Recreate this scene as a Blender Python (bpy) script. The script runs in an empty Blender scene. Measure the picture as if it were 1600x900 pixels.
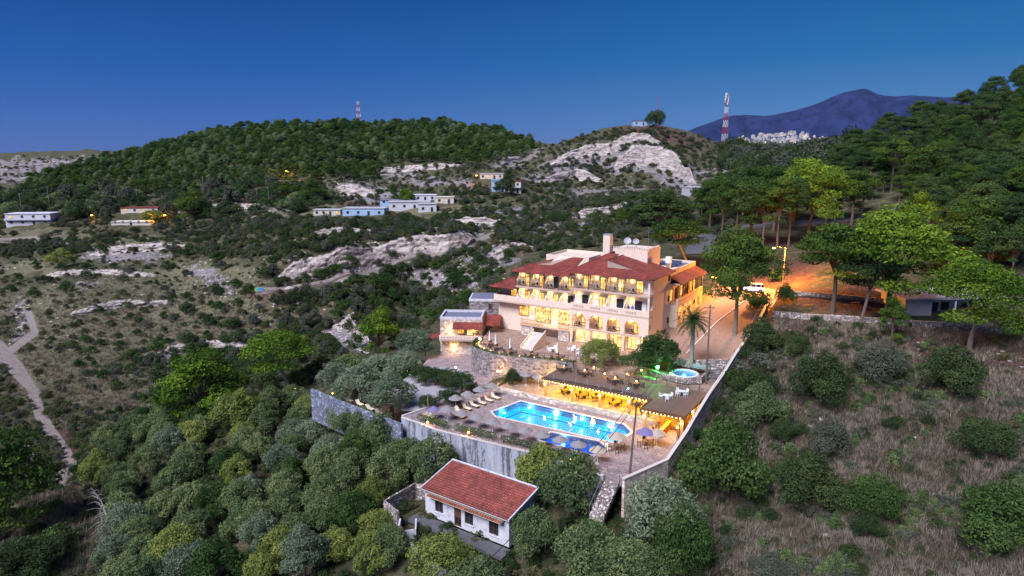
import bpy, math, random
import numpy as np
from mathutils import Vector, Matrix
from mathutils.geometry import tessellate_polygon
random.seed(7); rng = np.random.default_rng(7)
S = bpy.context.scene
C = S.collection
R = math.radians
PI = math.pi
# ------------------------------------------------------------------ camera
F, PITCH, HC = 1050.0, R(11.04), 38.0            # focal length in photo pixels, tilt down, height above the pool deck
cd = bpy.data.cameras.new('camera'); cam = bpy.data.objects.new('camera', cd); C.objects.link(cam)
cam.location = (0, 0, HC); cam.rotation_euler = (PI/2-PITCH, 0, 0)
cd.sensor_width = 36; cd.lens = 36*F/1600; cd.clip_start = 1; cd.clip_end = 30000
S.camera = cam
# ------------------------------------------------------------------ sky, afterglow, exposure
w = bpy.data.worlds.new('World'); S.world = w; w.use_nodes = True
nt = w.node_tree; nt.nodes.clear()
def N(t, kind, **kw):
    n = t.nodes.new(kind)
    for k, v in kw.items():
        if k in n.inputs.keys(): n.inputs[k].default_value = v
        else: setattr(n, k, v)
    return n
def ramp(t, fac, stops, interp='LINEAR'):
    n = t.nodes.new('ShaderNodeValToRGB'); cr = n.color_ramp; cr.interpolation = interp
    while len(cr.elements) < len(stops): cr.elements.new(.5)
    for e, (p, c) in zip(cr.elements, stops):
        e.position = p; e.color = (c[0], c[1], c[2], 1) if hasattr(c, '__len__') else (c, c, c, 1)
    t.links.new(fac, n.inputs[0]); return n.outputs[0]
def srgb(r, g, b):
    return tuple(((c/255)/12.92 if c/255 <= .04045 else ((c/255+.055)/1.055)**2.4) for c in (r, g, b))
tc = N(nt, 'ShaderNodeTexCoord'); sx = N(nt, 'ShaderNodeSeparateXYZ'); nt.links.new(tc.outputs['Generated'], sx.inputs[0])
m1 = N(nt, 'ShaderNodeMapRange'); m1.inputs['From Min'].default_value = -.05; m1.inputs['From Max'].default_value = .95
nt.links.new(sx.outputs['Z'], m1.inputs['Value'])
SKL = [(0, srgb(84, 96, 144)), (.05, srgb(74, 98, 152)), (.10, srgb(50, 90, 154)), (.17, srgb(26, 80, 148)), (.3, srgb(6, 58, 118)), (1, srgb(8, 48, 108))]
SKR = [(0, srgb(104, 112, 148)), (.05, srgb(98, 120, 160)), (.10, srgb(74, 116, 164)), (.18, srgb(34, 98, 154)), (.3, srgb(10, 76, 134)), (1, srgb(8, 48, 108))]
ca = ramp(nt, m1.outputs[0], SKL); cb = ramp(nt, m1.outputs[0], SKR)
m2 = N(nt, 'ShaderNodeMapRange'); m2.inputs['From Min'].default_value = -.45; m2.inputs['From Max'].default_value = .55
m2.interpolation_type = 'SMOOTHSTEP'
nt.links.new(sx.outputs['X'], m2.inputs['Value'])
mx = N(nt, 'ShaderNodeMix', data_type='RGBA'); nt.links.new(m2.outputs[0], mx.inputs[0]); nt.links.new(ca, mx.inputs[6]); nt.links.new(cb, mx.inputs[7])
bg = N(nt, 'ShaderNodeBackground'); bg.inputs[1].default_value = .62
nt.links.new(mx.outputs[2], bg.inputs[0]); wo = N(nt, 'ShaderNodeOutputWorld'); nt.links.new(bg.outputs[0], wo.inputs[0])
sd = bpy.data.lights.new('afterglow', 'SUN'); sd.energy = 3.1; sd.angle = R(30); sd.color = (.90, .88, 1.0)
sun = bpy.data.objects.new('afterglow', sd); C.objects.link(sun)
sun.rotation_euler = Vector((-.45, -.6, .86)).to_track_quat('Z', 'Y').to_euler()
S.view_settings.view_transform = 'Standard'; S.view_settings.look = 'None'; S.view_settings.gamma = 1; S.view_settings.exposure = 1.08
S.render.engine = 'CYCLES'
cy = S.cycles; cy.max_bounces = 5; cy.diffuse_bounces = 3; cy.glossy_bounces = 2; cy.transmission_bounces = 4; cy.transparent_max_bounces = 8
cy.sample_clamp_indirect = 4; cy.use_denoising = True; cy.volume_step_rate = 1
try: cy.denoiser = 'OPENIMAGEDENOISE'
except Exception: pass
# ------------------------------------------------------------------ picking helpers
def W(x, y, z):
    u = (x-800)/F; v = (450-y)/F
    dy = math.cos(PITCH)+v*math.sin(PITCH); dz = -math.sin(PITCH)+v*math.cos(PITCH)
    t = (z-HC)/dz
    return Vector((u*t, dy*t, z))
def WD(x, y, D):
    u = (x-800)/F; v = (450-y)/F
    dy = math.cos(PITCH)+v*math.sin(PITCH); dz = -math.sin(PITCH)+v*math.cos(PITCH)
    t = D/dy
    return Vector((u*t, D, HC+dz*t))
def proj(X, Y, Z):
    Z = Z-HC; zc = Y*math.cos(PITCH)-Z*math.sin(PITCH); yc = Y*math.sin(PITCH)+Z*math.cos(PITCH)
    return 800+F*X/zc, 450-F*yc/zc, zc
R0 = R(-32); ca0, sa0 = math.cos(R0), math.sin(R0)
def PF(a, b, z=0):                                # the hotel grounds share one direction: a along the facade, b towards the back
    return Vector((a*ca0-b*sa0, 100+a*sa0+b*ca0, z))
def toPF(X, Y):
    Y = Y-100; return X*ca0+Y*sa0, -X*sa0+Y*ca0
# ------------------------------------------------------------------ objects
def tag(o, label=None, cat=None, group=None, kind=None):
    if label: o['label'] = label
    if cat: o['category'] = cat
    if group: o['group'] = group
    if kind: o['kind'] = kind
    return o
def thing(name, label, cat, loc=(0, 0, 0), rz=0, group=None, sc=1):
    o = bpy.data.objects.new(name, None); C.objects.link(o)
    o.location = loc; o.rotation_euler = (0, 0, rz); o.scale = (sc, sc, sc); o.empty_display_size = .3
    return tag(o, label, cat, group)
def link(name, me, parent=None, loc=None, rz=None):
    o = bpy.data.objects.new(name, me); C.objects.link(o)
    if parent is not None: o.parent = parent
    if loc is not None: o.location = loc
    if rz is not None: o.rotation_euler = (0, 0, rz)
    return o
def copy_tree(o, parent=None):
    c = o.copy(); C.objects.link(c); c.parent = parent
    for ch in KIDS(o): copy_tree(ch, c)
    return c
_k = {}
def KIDS(o):
    if o.name not in _k: _k[o.name] = list(o.children)
    return _k[o.name]
def mesh_np(name, co, faces4=None, faces3=None, mat=None, smooth=False):
    me = bpy.data.meshes.new(name); me.vertices.add(len(co)); me.vertices.foreach_set('co', np.asarray(co, np.float32).ravel())
    parts = []; starts = []; n = 0
    tot = []
    if faces4 is not None and len(faces4): parts.append(np.asarray(faces4, np.int32).ravel()); starts.append(n+4*np.arange(len(faces4))); n += 4*len(faces4); tot += [4]*len(faces4)
    if faces3 is not None and len(faces3): parts.append(np.asarray(faces3, np.int32).ravel()); starts.append(n+3*np.arange(len(faces3))); n += 3*len(faces3)
    me.loops.add(n); me.loops.foreach_set('vertex_index', np.concatenate(parts)); st = np.concatenate(starts).astype(np.int32)
    me.polygons.add(len(st)); me.polygons.foreach_set('loop_start', st)
    if smooth: me.polygons.foreach_set('use_smooth', np.ones(len(st), bool))
    me.update(calc_edges=True); me.validate()
    if mat: me.materials.append(mat)
    return me
class MB:
    def __init__(s): s.v = []; s.f = []; s.m = Matrix.Identity(4)
    def add(s, vs, fs):
        n = len(s.v); s.v += [tuple(s.m @ Vector(p)) for p in vs]; s.f += [tuple(i+n for i in f) for f in fs]; return s
    def box(s, x0, x1, y0, y1, z0, z1):
        vs = [(x, y, z) for z in (z0, z1) for y in (y0, y1) for x in (x0, x1)]
        return s.add(vs, [(0, 2, 3, 1), (4, 5, 7, 6), (0, 1, 5, 4), (2, 6, 7, 3), (0, 4, 6, 2), (1, 3, 7, 5)])
    def obox(s, p, size, rz=0, rx=0, ry=0):
        old = s.m; s.m = old @ Matrix.Translation(p) @ Matrix.Rotation(rz, 4, 'Z') @ Matrix.Rotation(ry, 4, 'Y') @ Matrix.Rotation(rx, 4, 'X')
        a, b, c = (k/2 for k in size); s.box(-a, a, -b, b, -c, c); s.m = old; return s
    def prism(s, poly, z0, z1):
        n = len(poly); A = sum(poly[i][0]*poly[(i+1) % n][1]-poly[(i+1) % n][0]*poly[i][1] for i in range(n))
        if A < 0: poly = poly[::-1]
        g = (lambda z, p: z(p) if callable(z) else z)
        vs = [(p[0], p[1], g(z0, p)) for p in poly]+[(p[0], p[1], g(z1, p)) for p in poly]
        return s.add(vs, [tuple(range(n))[::-1], tuple(range(n, 2*n))]+[(i, (i+1) % n, n+(i+1) % n, n+i) for i in range(n)])
    def holed(s, outer, holes, t, z0=0.0, skirt=None):   # flat sheet in XY with holes, thickness t downward
        loops = [outer]+holes; pts = [p for l in loops for p in l]
        tr = tessellate_polygon([[Vector((p[0], p[1], 0)) for p in l] for l in loops])
        n = len(pts); vs = [(p[0], p[1], z0) for p in pts]+[(p[0], p[1], z0-t) for p in pts]; fs = []
        for a, b, c in tr:
            (x1, y1), (x2, y2), (x3, y3) = pts[a], pts[b], pts[c]
            if (x2-x1)*(y3-y1)-(x3-x1)*(y2-y1) < 0: a, c = c, a
            fs += [(a, b, c), (n+c, n+b, n+a)]
        k = 0
        for l in loops:
            m = len(l)
            for i in range(m): fs.append((k+i, k+(i+1) % m, n+k+(i+1) % m, n+k+i))
            k += m
        return s.add(vs, fs)
    def tube(s, pts, rr, n=6, cap=True):
        pts = [Vector(p) for p in pts]
        if not hasattr(rr, '__len__'): rr = [rr]*len(pts)
        vs = []; prev = None
        for i, p in enumerate(pts):
            d = (pts[min(i+1, len(pts)-1)]-pts[max(i-1, 0)]).normalized()
            a = d.orthogonal().normalized() if prev is None else (prev-d*prev.dot(d)).normalized(); prev = a
            b = d.cross(a)
            vs += [tuple(p+(a*math.cos(2*PI*k/n)+b*math.sin(2*PI*k/n))*rr[i]) for k in range(n)]
        fs = [(i*n+k, i*n+(k+1) % n, (i+1)*n+(k+1) % n, (i+1)*n+k) for i in range(len(pts)-1) for k in range(n)]
        if cap: fs += [tuple(range(n))[::-1], tuple(range((len(pts)-1)*n, len(pts)*n))]
        return s.add(vs, fs)
    def cyl(s, x, y, z0, z1, r, n=12, r2=None):
        return s.tube([(x, y, z0), (x, y, z1)], [r, r if r2 is None else r2], n)
    def lathe(s, prof, n=16, c=(0, 0)):
        vs = [(c[0]+r*math.cos(2*PI*k/n), c[1]+r*math.sin(2*PI*k/n), z) for r, z in prof for k in range(n)]
        return s.add(vs, [(i*n+k, i*n+(k+1) % n, (i+1)*n+(k+1) % n, (i+1)*n+k) for i in range(len(prof)-1) for k in range(n)])
    def mesh(s, name, mat, smooth=False):
        me = bpy.data.meshes.new(name); me.from_pydata(s.v, [], s.f); me.update()
        if mat: me.materials.append(mat)
        if smooth: me.polygons.foreach_set('use_smooth', [True]*len(me.polygons))
        return me
    def build(s, name, mat, parent=None, smooth=False, loc=None, rz=None):
        return link(name, s.mesh(name, mat, smooth), parent, loc, rz)
# ------------------------------------------------------------------ materials
M = {}
def mat(name, col, rough=.8, noise=None, bump=0, scale=3.0, metal=0, emit=None, es=0, trans=0, stain=None, coat=0):
    """noise = second colour mixed in by noise; stain = (colour, scale, threshold)"""
    m = bpy.data.materials.new(name); m.use_nodes = True; t = m.node_tree; b = t.nodes['Principled BSDF']
    b.inputs['Base Color'].default_value = (*col, 1); b.inputs['Roughness'].default_value = rough; b.inputs['Metallic'].default_value = metal
    b.inputs['Specular IOR Level'].default_value = .25
    geo = N(t, 'ShaderNodeNewGeometry')
    out = None
    if noise:
        n = N(t, 'ShaderNodeTexNoise', Scale=scale, Detail=6.0, Roughness=.65); t.links.new(geo.outputs['Position'], n.inputs['Vector'])
        out = ramp(t, n.outputs[0], [(.36, col), (.64, noise)]); t.links.new(out, b.inputs['Base Color'])
    if stain:
        n2 = N(t, 'ShaderNodeTexNoise', Scale=stain[1], Detail=5.0, Roughness=.7); t.links.new(geo.outputs['Position'], n2.inputs['Vector'])
        f = ramp(t, n2.outputs[0], [(stain[2], 0), (min(1, stain[2]+.12), 1)])
        x = N(t, 'ShaderNodeMix', data_type='RGBA'); t.links.new(f, x.inputs[0])
        if out: t.links.new(out, x.inputs[6])
        else: x.inputs[6].default_value = (*col, 1)
        x.inputs[7].default_value = (*stain[0], 1); t.links.new(x.outputs[2], b.inputs['Base Color'])
    if bump:
        n3 = N(t, 'ShaderNodeTexNoise', Scale=scale*3, Detail=5.0); t.links.new(geo.outputs['Position'], n3.inputs['Vector'])
        bp = N(t, 'ShaderNodeBump', Distance=bump); t.links.new(n3.outputs[0], bp.inputs['Height']); t.links.new(bp.outputs[0], b.inputs['Normal'])
    if emit: b.inputs['Emission Color'].default_value = (*emit, 1); b.inputs['Emission Strength'].default_value = es
    if coat: b.inputs['Coat Weight'].default_value = coat
    M[name] = m; return m
mat('plaster', (.72, .585, .48), .85, (.65, .52, .42), .01, 1.5, stain=((.45, .33, .26), .7, .62))
mat('plaster_in', (.8, .76, .70), .85)
mat('render_grey', (.20, .22, .28), .9, (.13, .145, .19), .02, 1.2, stain=((.07, .075, .09), .9, .58))
mat('white_plaster', (.60, .60, .63), .9, (.48, .48, .52), .02, 2, stain=((.33, .33, .36), 1.1, .55))
mat('cream_wall', (.6, .56, .48), .9, (.5, .46, .4), .02, 1)
mat('grey_wall', (.42, .42, .44), .9, (.36, .36, .38), .02, 1)
mat('blue_wall', (.32, .46, .62), .8, (.27, .4, .56), .01, 1)
mat('trim', (.5, .36, .28), .8)
mat('perforation_shade', (.10, .06, .05), .9)  # dark tone standing in for the shade inside small holes
mat('dark_metal', (.035, .03, .03), .5, metal=.5)
mat('grey_metal', (.3, .3, .32), .5, metal=.7)
mat('frame_wood', (.10, .05, .03), .6)
mat('wood', (.30, .16, .08), .7, (.22, .11, .05), .01, 6)
mat('honey_wood', (.45, .26, .11), .7, (.36, .2, .08), .01, 6)
mat('pole_wood', (.16, .13, .11), .9, (.1, .08, .07), .02, 8)
mat('deck_wood', (.17, .11, .085), .7, (.12, .08, .06), .01, 5)


mat('drive', (.30, .215, .17), .85, (.24, .165, .125), .02, 2, stain=((.22, .15, .12), .5, .56))
mat('asphalt', (.11, .11, .125), .85, (.08, .08, .09), .02, 1.2)
mat('dusty_road', (.24, .20, .18), .95, (.15, .125, .11), .04, .8)
mat('gravel', (.34, .32, .36), .95, (.32, .31, .33), .05, 3)
mat('pool_tile', (.05, .42, .75), .3, (.04, .36, .68), 0, 4)
mat('pool_line', (.01, .05, .22), .3)
mat('coping', (.55, .50, .46), .7)
mat('tub_white', (.6, .6, .62), .5)
mat('pool_tile_deep', (.02, .15, .62), .3, (.015, .12, .55), 0, 4)
mat('cloth_grey', (.25, .235, .235), .9, (.20, .185, .19), .01, 5)
mat('cloth_tan', (.42, .36, .28), .9, (.36, .30, .23), .01, 5)
mat('cloth_blue', (.17, .15, .30), .9)
mat('cushion', (.72, .66, .52), .9)
mat('rattan', (.045, .035, .035), .8)
mat('white_paint', (.75, .75, .78), .5)
mat('umbrella_white', (.72, .70, .68), .8)
mat('red_wall', (.6, .05, .03), .7)
mat('car_paint', (.78, .78, .8), .25, coat=.6)
mat('black_glass', (.02, .02, .025), .1)
mat('tyre', (.02, .02, .02), .9)
mat('skin', (.5, .33, .25), .7)
mat('cloth_navy', (.05, .06, .16), .9)
mat('cloth_purple', (.2, .12, .28), .9)
mat('bin_blue', (.05, .35, .55), .6)
mat('bin_green', (.25, .5, .1), .6)
mat('solar', (.04, .06, .12), .15)
mat('roof_membrane', (.17, .18, .24), .8, (.13, .14, .2), 0, 1)
mat('tower_red', (.42, .035, .03), .6)
mat('tower_white', (.7, .7, .7), .6)
mat('bark', (.15, .115, .09), .95, (.09, .07, .055), .05, 5)
mat('bark_pale', (.28, .24, .21), .95, (.2, .17, .15), .05, 5)
mat('deadwood', (.38, .34, .34), .9)
mat('bulb', (1, .8, .4), .5, emit=(1, .62, .2), es=14)
mat('bulb_orange', (1, .5, .1), .5, emit=(1, .33, .03), es=26)
mat('bulb_white', (1, .9, .7), .5, emit=(1, .85, .6), es=10)
mat('bulb_green', (.1, 1, .2), .5, emit=(.05, 1, .15), es=22)
mat('pool_light', (1, 1, 1), .5, emit=(.75, .9, 1), es=7)
mat('umb_teal', (.03, .35, .4), .8)
mat('mountain', (.016, .026, .095), .95, (.003, .007, .035), 0, .009)  # blue of the distant haze put into the mountain's base colour
mat('hay', (.4, .32, .2), .95)
def brick_like(name, c1, c2, mortar, sx, sy, bumpd=.04, rnd=True):
    """rubble masonry: voronoi cells, recessed pale joints"""
    m = bpy.data.materials.new(name); m.use_nodes = True; t = m.node_tree; b = t.nodes['Principled BSDF']; b.inputs['Roughness'].default_value = .92
    b.inputs['Specular IOR Level'].default_value = .2
    geo = N(t, 'ShaderNodeNewGeometry'); mp = N(t, 'ShaderNodeMapping'); mp.inputs['Scale'].default_value = (sx, sx, sy)
    t.links.new(geo.outputs['Position'], mp.inputs['Vector'])
    v = N(t, 'ShaderNodeTexVoronoi', Scale=1.0); t.links.new(mp.outputs[0], v.inputs['Vector'])
    v2 = N(t, 'ShaderNodeTexVoronoi', Scale=1.0, feature='DISTANCE_TO_EDGE'); t.links.new(mp.outputs[0], v2.inputs['Vector'])
    sp = N(t, 'ShaderNodeSeparateColor'); t.links.new(v.outputs['Color'], sp.inputs[0])
    cc = ramp(t, sp.outputs[0], [(0, c1), (.55, c2), (.9, tuple(min(1, k*1.7) for k in c2))])
    e = ramp(t, v2.outputs['Distance'], [(.02, 0), (.09, 1)])
    x = N(t, 'ShaderNodeMix', data_type='RGBA'); t.links.new(e, x.inputs[0]); x.inputs[6].default_value = (*mortar, 1); t.links.new(cc, x.inputs[7])
    t.links.new(x.outputs[2], b.inputs['Base Color'])
    bp = N(t, 'ShaderNodeBump', Distance=bumpd); t.links.new(e, bp.inputs['Height']); t.links.new(bp.outputs[0], b.inputs['Normal'])
    M[name] = m; return m
brick_like('stone', (.10, .09, .095), (.22, .19, .19), (.28, .25, .25), 2.2, 3.0)
brick_like('stone_pale', (.34, .28, .24), (.48, .40, .34), (.5, .43, .37), 1.8, 2.6)
brick_like('rough_stone', (.2, .17, .16), (.42, .37, .34), (.12, .10, .09), 2.5, 3.2, .08)
brick_like('blue_block', (.13, .145, .19), (.19, .21, .27), (.09, .10, .13), 1.6, 2.6, .03)
def tiles(name, c1, c2, rx, rz_):
    m = bpy.data.materials.new(name); m.use_nodes = True; t = m.node_tree; b = t.nodes['Principled BSDF']; b.inputs['Roughness'].default_value = .85
    tc = N(t, 'ShaderNodeTexCoord')
    n = N(t, 'ShaderNodeTexNoise', Scale=3.0, Detail=6.0, Roughness=.8); t.links.new(tc.outputs['Object'], n.inputs['Vector'])
    cc = ramp(t, n.outputs[0], [(.32, c1), (.68, c2)])
    n2 = N(t, 'ShaderNodeTexNoise', Scale=.5, Detail=3.0); t.links.new(tc.outputs['Object'], n2.inputs['Vector'])
    d = ramp(t, n2.outputs[0], [(.35, .7), (.65, 1.1)])
    x = N(t, 'ShaderNodeMix', data_type='RGBA', blend_type='MULTIPLY'); x.inputs[0].default_value = 1; t.links.new(cc, x.inputs[6]); t.links.new(d, x.inputs[7])
    t.links.new(x.outputs[2], b.inputs['Base Color'])
    wv = N(t, 'ShaderNodeTexWave', Scale=1.6); t.links.new(tc.outputs['Object'], wv.inputs['Vector'])
    wv.inputs['Distortion'].default_value = .5
    bp = N(t, 'ShaderNodeBump', Distance=.08 if rx else .0); t.links.new(wv.outputs['Fac'], bp.inputs['Height']); t.links.new(bp.outputs[0], b.inputs['Normal'])
    M[name] = m
tiles('terracotta', (.25, .045, .034), (.42, .09, .062), 1, 1)
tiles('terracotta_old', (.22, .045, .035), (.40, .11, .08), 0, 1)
def tile_joint_shade(mname, w_, h_):                    # shade of the gaps between roof tiles painted as dark lines; tint varies by tile
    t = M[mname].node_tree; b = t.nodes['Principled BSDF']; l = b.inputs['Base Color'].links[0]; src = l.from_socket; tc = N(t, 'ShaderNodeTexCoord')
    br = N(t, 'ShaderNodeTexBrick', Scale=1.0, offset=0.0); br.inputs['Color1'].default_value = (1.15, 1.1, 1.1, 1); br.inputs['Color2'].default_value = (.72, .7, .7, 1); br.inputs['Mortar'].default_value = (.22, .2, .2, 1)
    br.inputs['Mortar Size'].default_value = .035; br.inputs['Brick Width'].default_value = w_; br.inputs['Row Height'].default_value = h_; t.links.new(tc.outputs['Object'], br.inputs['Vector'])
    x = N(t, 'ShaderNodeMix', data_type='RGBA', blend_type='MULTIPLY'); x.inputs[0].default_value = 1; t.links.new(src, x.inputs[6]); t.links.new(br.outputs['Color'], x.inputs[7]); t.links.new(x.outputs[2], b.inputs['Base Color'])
tile_joint_shade('terracotta_old', .33, .42)
tile_joint_shade('terracotta', .4, .6)
def stained(name):                                # lime-washed retaining wall with damp streaks running down
    m = bpy.data.materials.new(name); m.use_nodes = True; t = m.node_tree; b = t.nodes['Principled BSDF']; b.inputs['Roughness'].default_value = .9
    geo = N(t, 'ShaderNodeNewGeometry'); mp = N(t, 'ShaderNodeMapping'); mp.inputs['Scale'].default_value = (.9, .9, .12); t.links.new(geo.outputs['Position'], mp.inputs['Vector'])
    n = N(t, 'ShaderNodeTexNoise', Scale=1.0, Detail=5.0, Roughness=.7); t.links.new(mp.outputs[0], n.inputs['Vector'])
    n2 = N(t, 'ShaderNodeTexNoise', Scale=3.0, Detail=4.0); t.links.new(geo.outputs['Position'], n2.inputs['Vector'])
    a = N(t, 'ShaderNodeMath', operation='MULTIPLY_ADD'); t.links.new(n2.outputs[0], a.inputs[0]); a.inputs[1].default_value = .25; t.links.new(n.outputs[0], a.inputs[2])
    cc = ramp(t, a.outputs[0], [(.46, (.40, .42, .47)), (.64, (.30, .32, .37)), (.70, (.12, .13, .15)), (.8, (.08, .09, .10))])
    t.links.new(cc, b.inputs['Base Color']); M[name] = m
stained('limewash')
def water(name, col):
    m = bpy.data.materials.new(name); m.use_nodes = True; t = m.node_tree; t.nodes.clear()
    gl = N(t, 'ShaderNodeBsdfGlossy', Roughness=.04); tr = N(t, 'ShaderNodeBsdfTransparent'); tr.inputs[0].default_value = (*col, 1)
    fr = N(t, 'ShaderNodeFresnel', IOR=1.33); ms = N(t, 'ShaderNodeMixShader'); o = N(t, 'ShaderNodeOutputMaterial')
    geo = N(t, 'ShaderNodeNewGeometry'); n = N(t, 'ShaderNodeTexNoise', Scale=1.6, Detail=3.0); t.links.new(geo.outputs['Position'], n.inputs['Vector'])
    bp = N(t, 'ShaderNodeBump', Distance=.05); bp.inputs['Strength'].default_value = .5; t.links.new(n.outputs[0], bp.inputs['Height'])
    t.links.new(bp.outputs[0], gl.inputs['Normal']); t.links.new(bp.outputs[0], fr.inputs['Normal'])
    t.links.new(fr.outputs[0], ms.inputs[0]); t.links.new(tr.outputs[0], ms.inputs[1]); t.links.new(gl.outputs[0], ms.inputs[2]); t.links.new(ms.outputs[0], o.inputs[0]); M[name] = m
water('water', (.75, .93, 1))
def glow_pane(name, c1, c2, st, sc=1.5):          # lit window: uneven warm room light behind it
    m = bpy.data.materials.new(name); m.use_nodes = True; t = m.node_tree; b = t.nodes['Principled BSDF']
    geo = N(t, 'ShaderNodeNewGeometry'); n = N(t, 'ShaderNodeTexNoise', Scale=sc, Detail=3.0, Roughness=.6); t.links.new(geo.outputs['Position'], n.inputs['Vector'])
    cc = ramp(t, n.outputs[0], [(.38, c1), (.62, c2)]); t.links.new(cc, b.inputs['Emission Color']); b.inputs['Emission Strength'].default_value = st
    b.inputs['Base Color'].default_value = (.05, .04, .03, 1); b.inputs['Roughness'].default_value = .15; M[name] = m
glow_pane('pane_lit', (.55, .22, .03), (1, .68, .22), .85, 1.2)
glow_pane('pane_bright', (.62, .30, .06), (1, .78, .38), .85, 1.6)
glow_pane('pane_restaurant', (.30, .11, .02), (1, .72, .28), 1.0, 1.8)
mat('pane_dark', (.03, .035, .05), .08)
def foliage(name, c1, c2, c3, tr=.25):
    m = bpy.data.materials.new(name); m.use_nodes = True; t = m.node_tree; t.nodes.clear(); o = N(t, 'ShaderNodeOutputMaterial')
    at = N(t, 'ShaderNodeAttribute', attribute_name='tint'); oi = N(t, 'ShaderNodeObjectInfo')
    a = N(t, 'ShaderNodeMath', operation='MULTIPLY_ADD'); t.links.new(oi.outputs['Random'], a.inputs[0]); a.inputs[1].default_value = .4; t.links.new(at.outputs['Fac'], a.inputs[2])
    s = N(t, 'ShaderNodeMath', operation='SUBTRACT'); t.links.new(a.outputs[0], s.inputs[0]); s.inputs[1].default_value = .2
    cc = ramp(t, s.outputs[0], [(0, c1), (.5, c2), (1, c3)])
    d = N(t, 'ShaderNodeBsdfDiffuse'); tl = N(t, 'ShaderNodeBsdfTranslucent'); t.links.new(cc, d.inputs[0]); t.links.new(cc, tl.inputs[0])
    ms = N(t, 'ShaderNodeMixShader'); ms.inputs[0].default_value = tr; t.links.new(d.outputs[0], ms.inputs[1]); t.links.new(tl.outputs[0], ms.inputs[2])
    t.links.new(ms.outputs[0], o.inputs[0]); M[name] = m
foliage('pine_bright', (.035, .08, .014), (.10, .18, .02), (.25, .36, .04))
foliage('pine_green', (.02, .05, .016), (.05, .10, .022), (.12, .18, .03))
foliage('pine_dark', (.02, .048, .02), (.045, .088, .028), (.10, .145, .04))
foliage('olive_green', (.06, .10, .045), (.12, .175, .07), (.24, .29, .12))
foliage('olive_silver', (.08, .12, .075), (.15, .20, .12), (.27, .33, .20))
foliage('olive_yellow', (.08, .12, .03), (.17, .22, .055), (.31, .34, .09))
foliage('shrub_dark', (.022, .042, .02), (.05, .08, .03), (.10, .135, .05))
foliage('shrub_grey', (.06, .075, .055), (.10, .115, .08), (.16, .17, .12))
foliage('laurel', (.02, .045, .016), (.042, .088, .024), (.10, .16, .045))
foliage('scrub', (.04, .055, .025), (.09, .10, .045), (.19, .17, .08))
foliage('straw', (.16, .135, .095), (.29, .25, .18), (.46, .41, .30))
foliage('straw_pale', (.26, .22, .17), (.40, .35, .27), (.56, .50, .40))
foliage('palm_green', (.03, .07, .02), (.06, .11, .03), (.12, .17, .05))

def paved(name, c1, c2, joint, w_, h_):
    m = bpy.data.materials.new(name); m.use_nodes = True; t = m.node_tree; b = t.nodes['Principled BSDF']; b.inputs['Roughness'].default_value = .75; b.inputs['Specular IOR Level'].default_value = .2
    tc = N(t, 'ShaderNodeTexCoord'); br = N(t, 'ShaderNodeTexBrick', Scale=1.0); br.inputs['Color1'].default_value = (*c1, 1); br.inputs['Color2'].default_value = (*c2, 1); br.inputs['Mortar'].default_value = (*joint, 1)
    br.inputs['Mortar Size'].default_value = .03; br.inputs['Brick Width'].default_value = w_; br.inputs['Row Height'].default_value = h_; t.links.new(tc.outputs['Object'], br.inputs['Vector'])
    n = N(t, 'ShaderNodeTexNoise', Scale=.8, Detail=7.0, Roughness=.75); t.links.new(tc.outputs['Object'], n.inputs['Vector']); d = ramp(t, n.outputs[0], [(.35, .62), (.62, 1.1)])
    x = N(t, 'ShaderNodeMix', data_type='RGBA', blend_type='MULTIPLY'); x.inputs[0].default_value = 1; t.links.new(br.outputs['Color'], x.inputs[6]); t.links.new(d, x.inputs[7]); t.links.new(x.outputs[2], b.inputs['Base Color'])
    bp = N(t, 'ShaderNodeBump', Distance=.02); t.links.new(br.outputs['Fac'], bp.inputs['Height']); bp.invert = True; t.links.new(bp.outputs[0], b.inputs['Normal']); M[name] = m
paved('paving', (.38, .30, .30), (.29, .235, .245), (.17, .14, .15), .9, .6)
paved('terrace_tile', (.40, .285, .225), (.31, .22, .18), (.2, .15, .13), .6, .6)

def cliff_mat():
    m = bpy.data.materials.new('cliff_rock'); m.use_nodes = True; t = m.node_tree; b = t.nodes['Principled BSDF']; b.inputs['Roughness'].default_value = .95; b.inputs['Specular IOR Level'].default_value = .1
    geo = N(t, 'ShaderNodeNewGeometry'); mp = N(t, 'ShaderNodeMapping'); mp.inputs['Scale'].default_value = (.22, .22, .9); t.links.new(geo.outputs['Position'], mp.inputs['Vector'])
    n = N(t, 'ShaderNodeTexNoise', Scale=1.0, Detail=9.0, Roughness=.8); t.links.new(mp.outputs[0], n.inputs['Vector'])
    n2 = N(t, 'ShaderNodeTexNoise', Scale=1.3, Detail=7.0, Roughness=.8); t.links.new(geo.outputs['Position'], n2.inputs['Vector'])
    c = ramp(t, n.outputs[0], [(.36, (.10, .085, .08)), (.44, (.34, .29, .25)), (.52, (.52, .46, .43)), (.64, (.62, .56, .51))]); d = ramp(t, n2.outputs[0], [(.38, .22), (.46, 1)])
    x = N(t, 'ShaderNodeMix', data_type='RGBA', blend_type='MULTIPLY'); x.inputs[0].default_value = 1; t.links.new(c, x.inputs[6]); t.links.new(d, x.inputs[7]); t.links.new(x.outputs[2], b.inputs['Base Color'])
    bp = N(t, 'ShaderNodeBump', Distance=.5); t.links.new(n2.outputs[0], bp.inputs['Height']); t.links.new(bp.outputs[0], b.inputs['Normal']); M['cliff_rock'] = m
cliff_mat()
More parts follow.
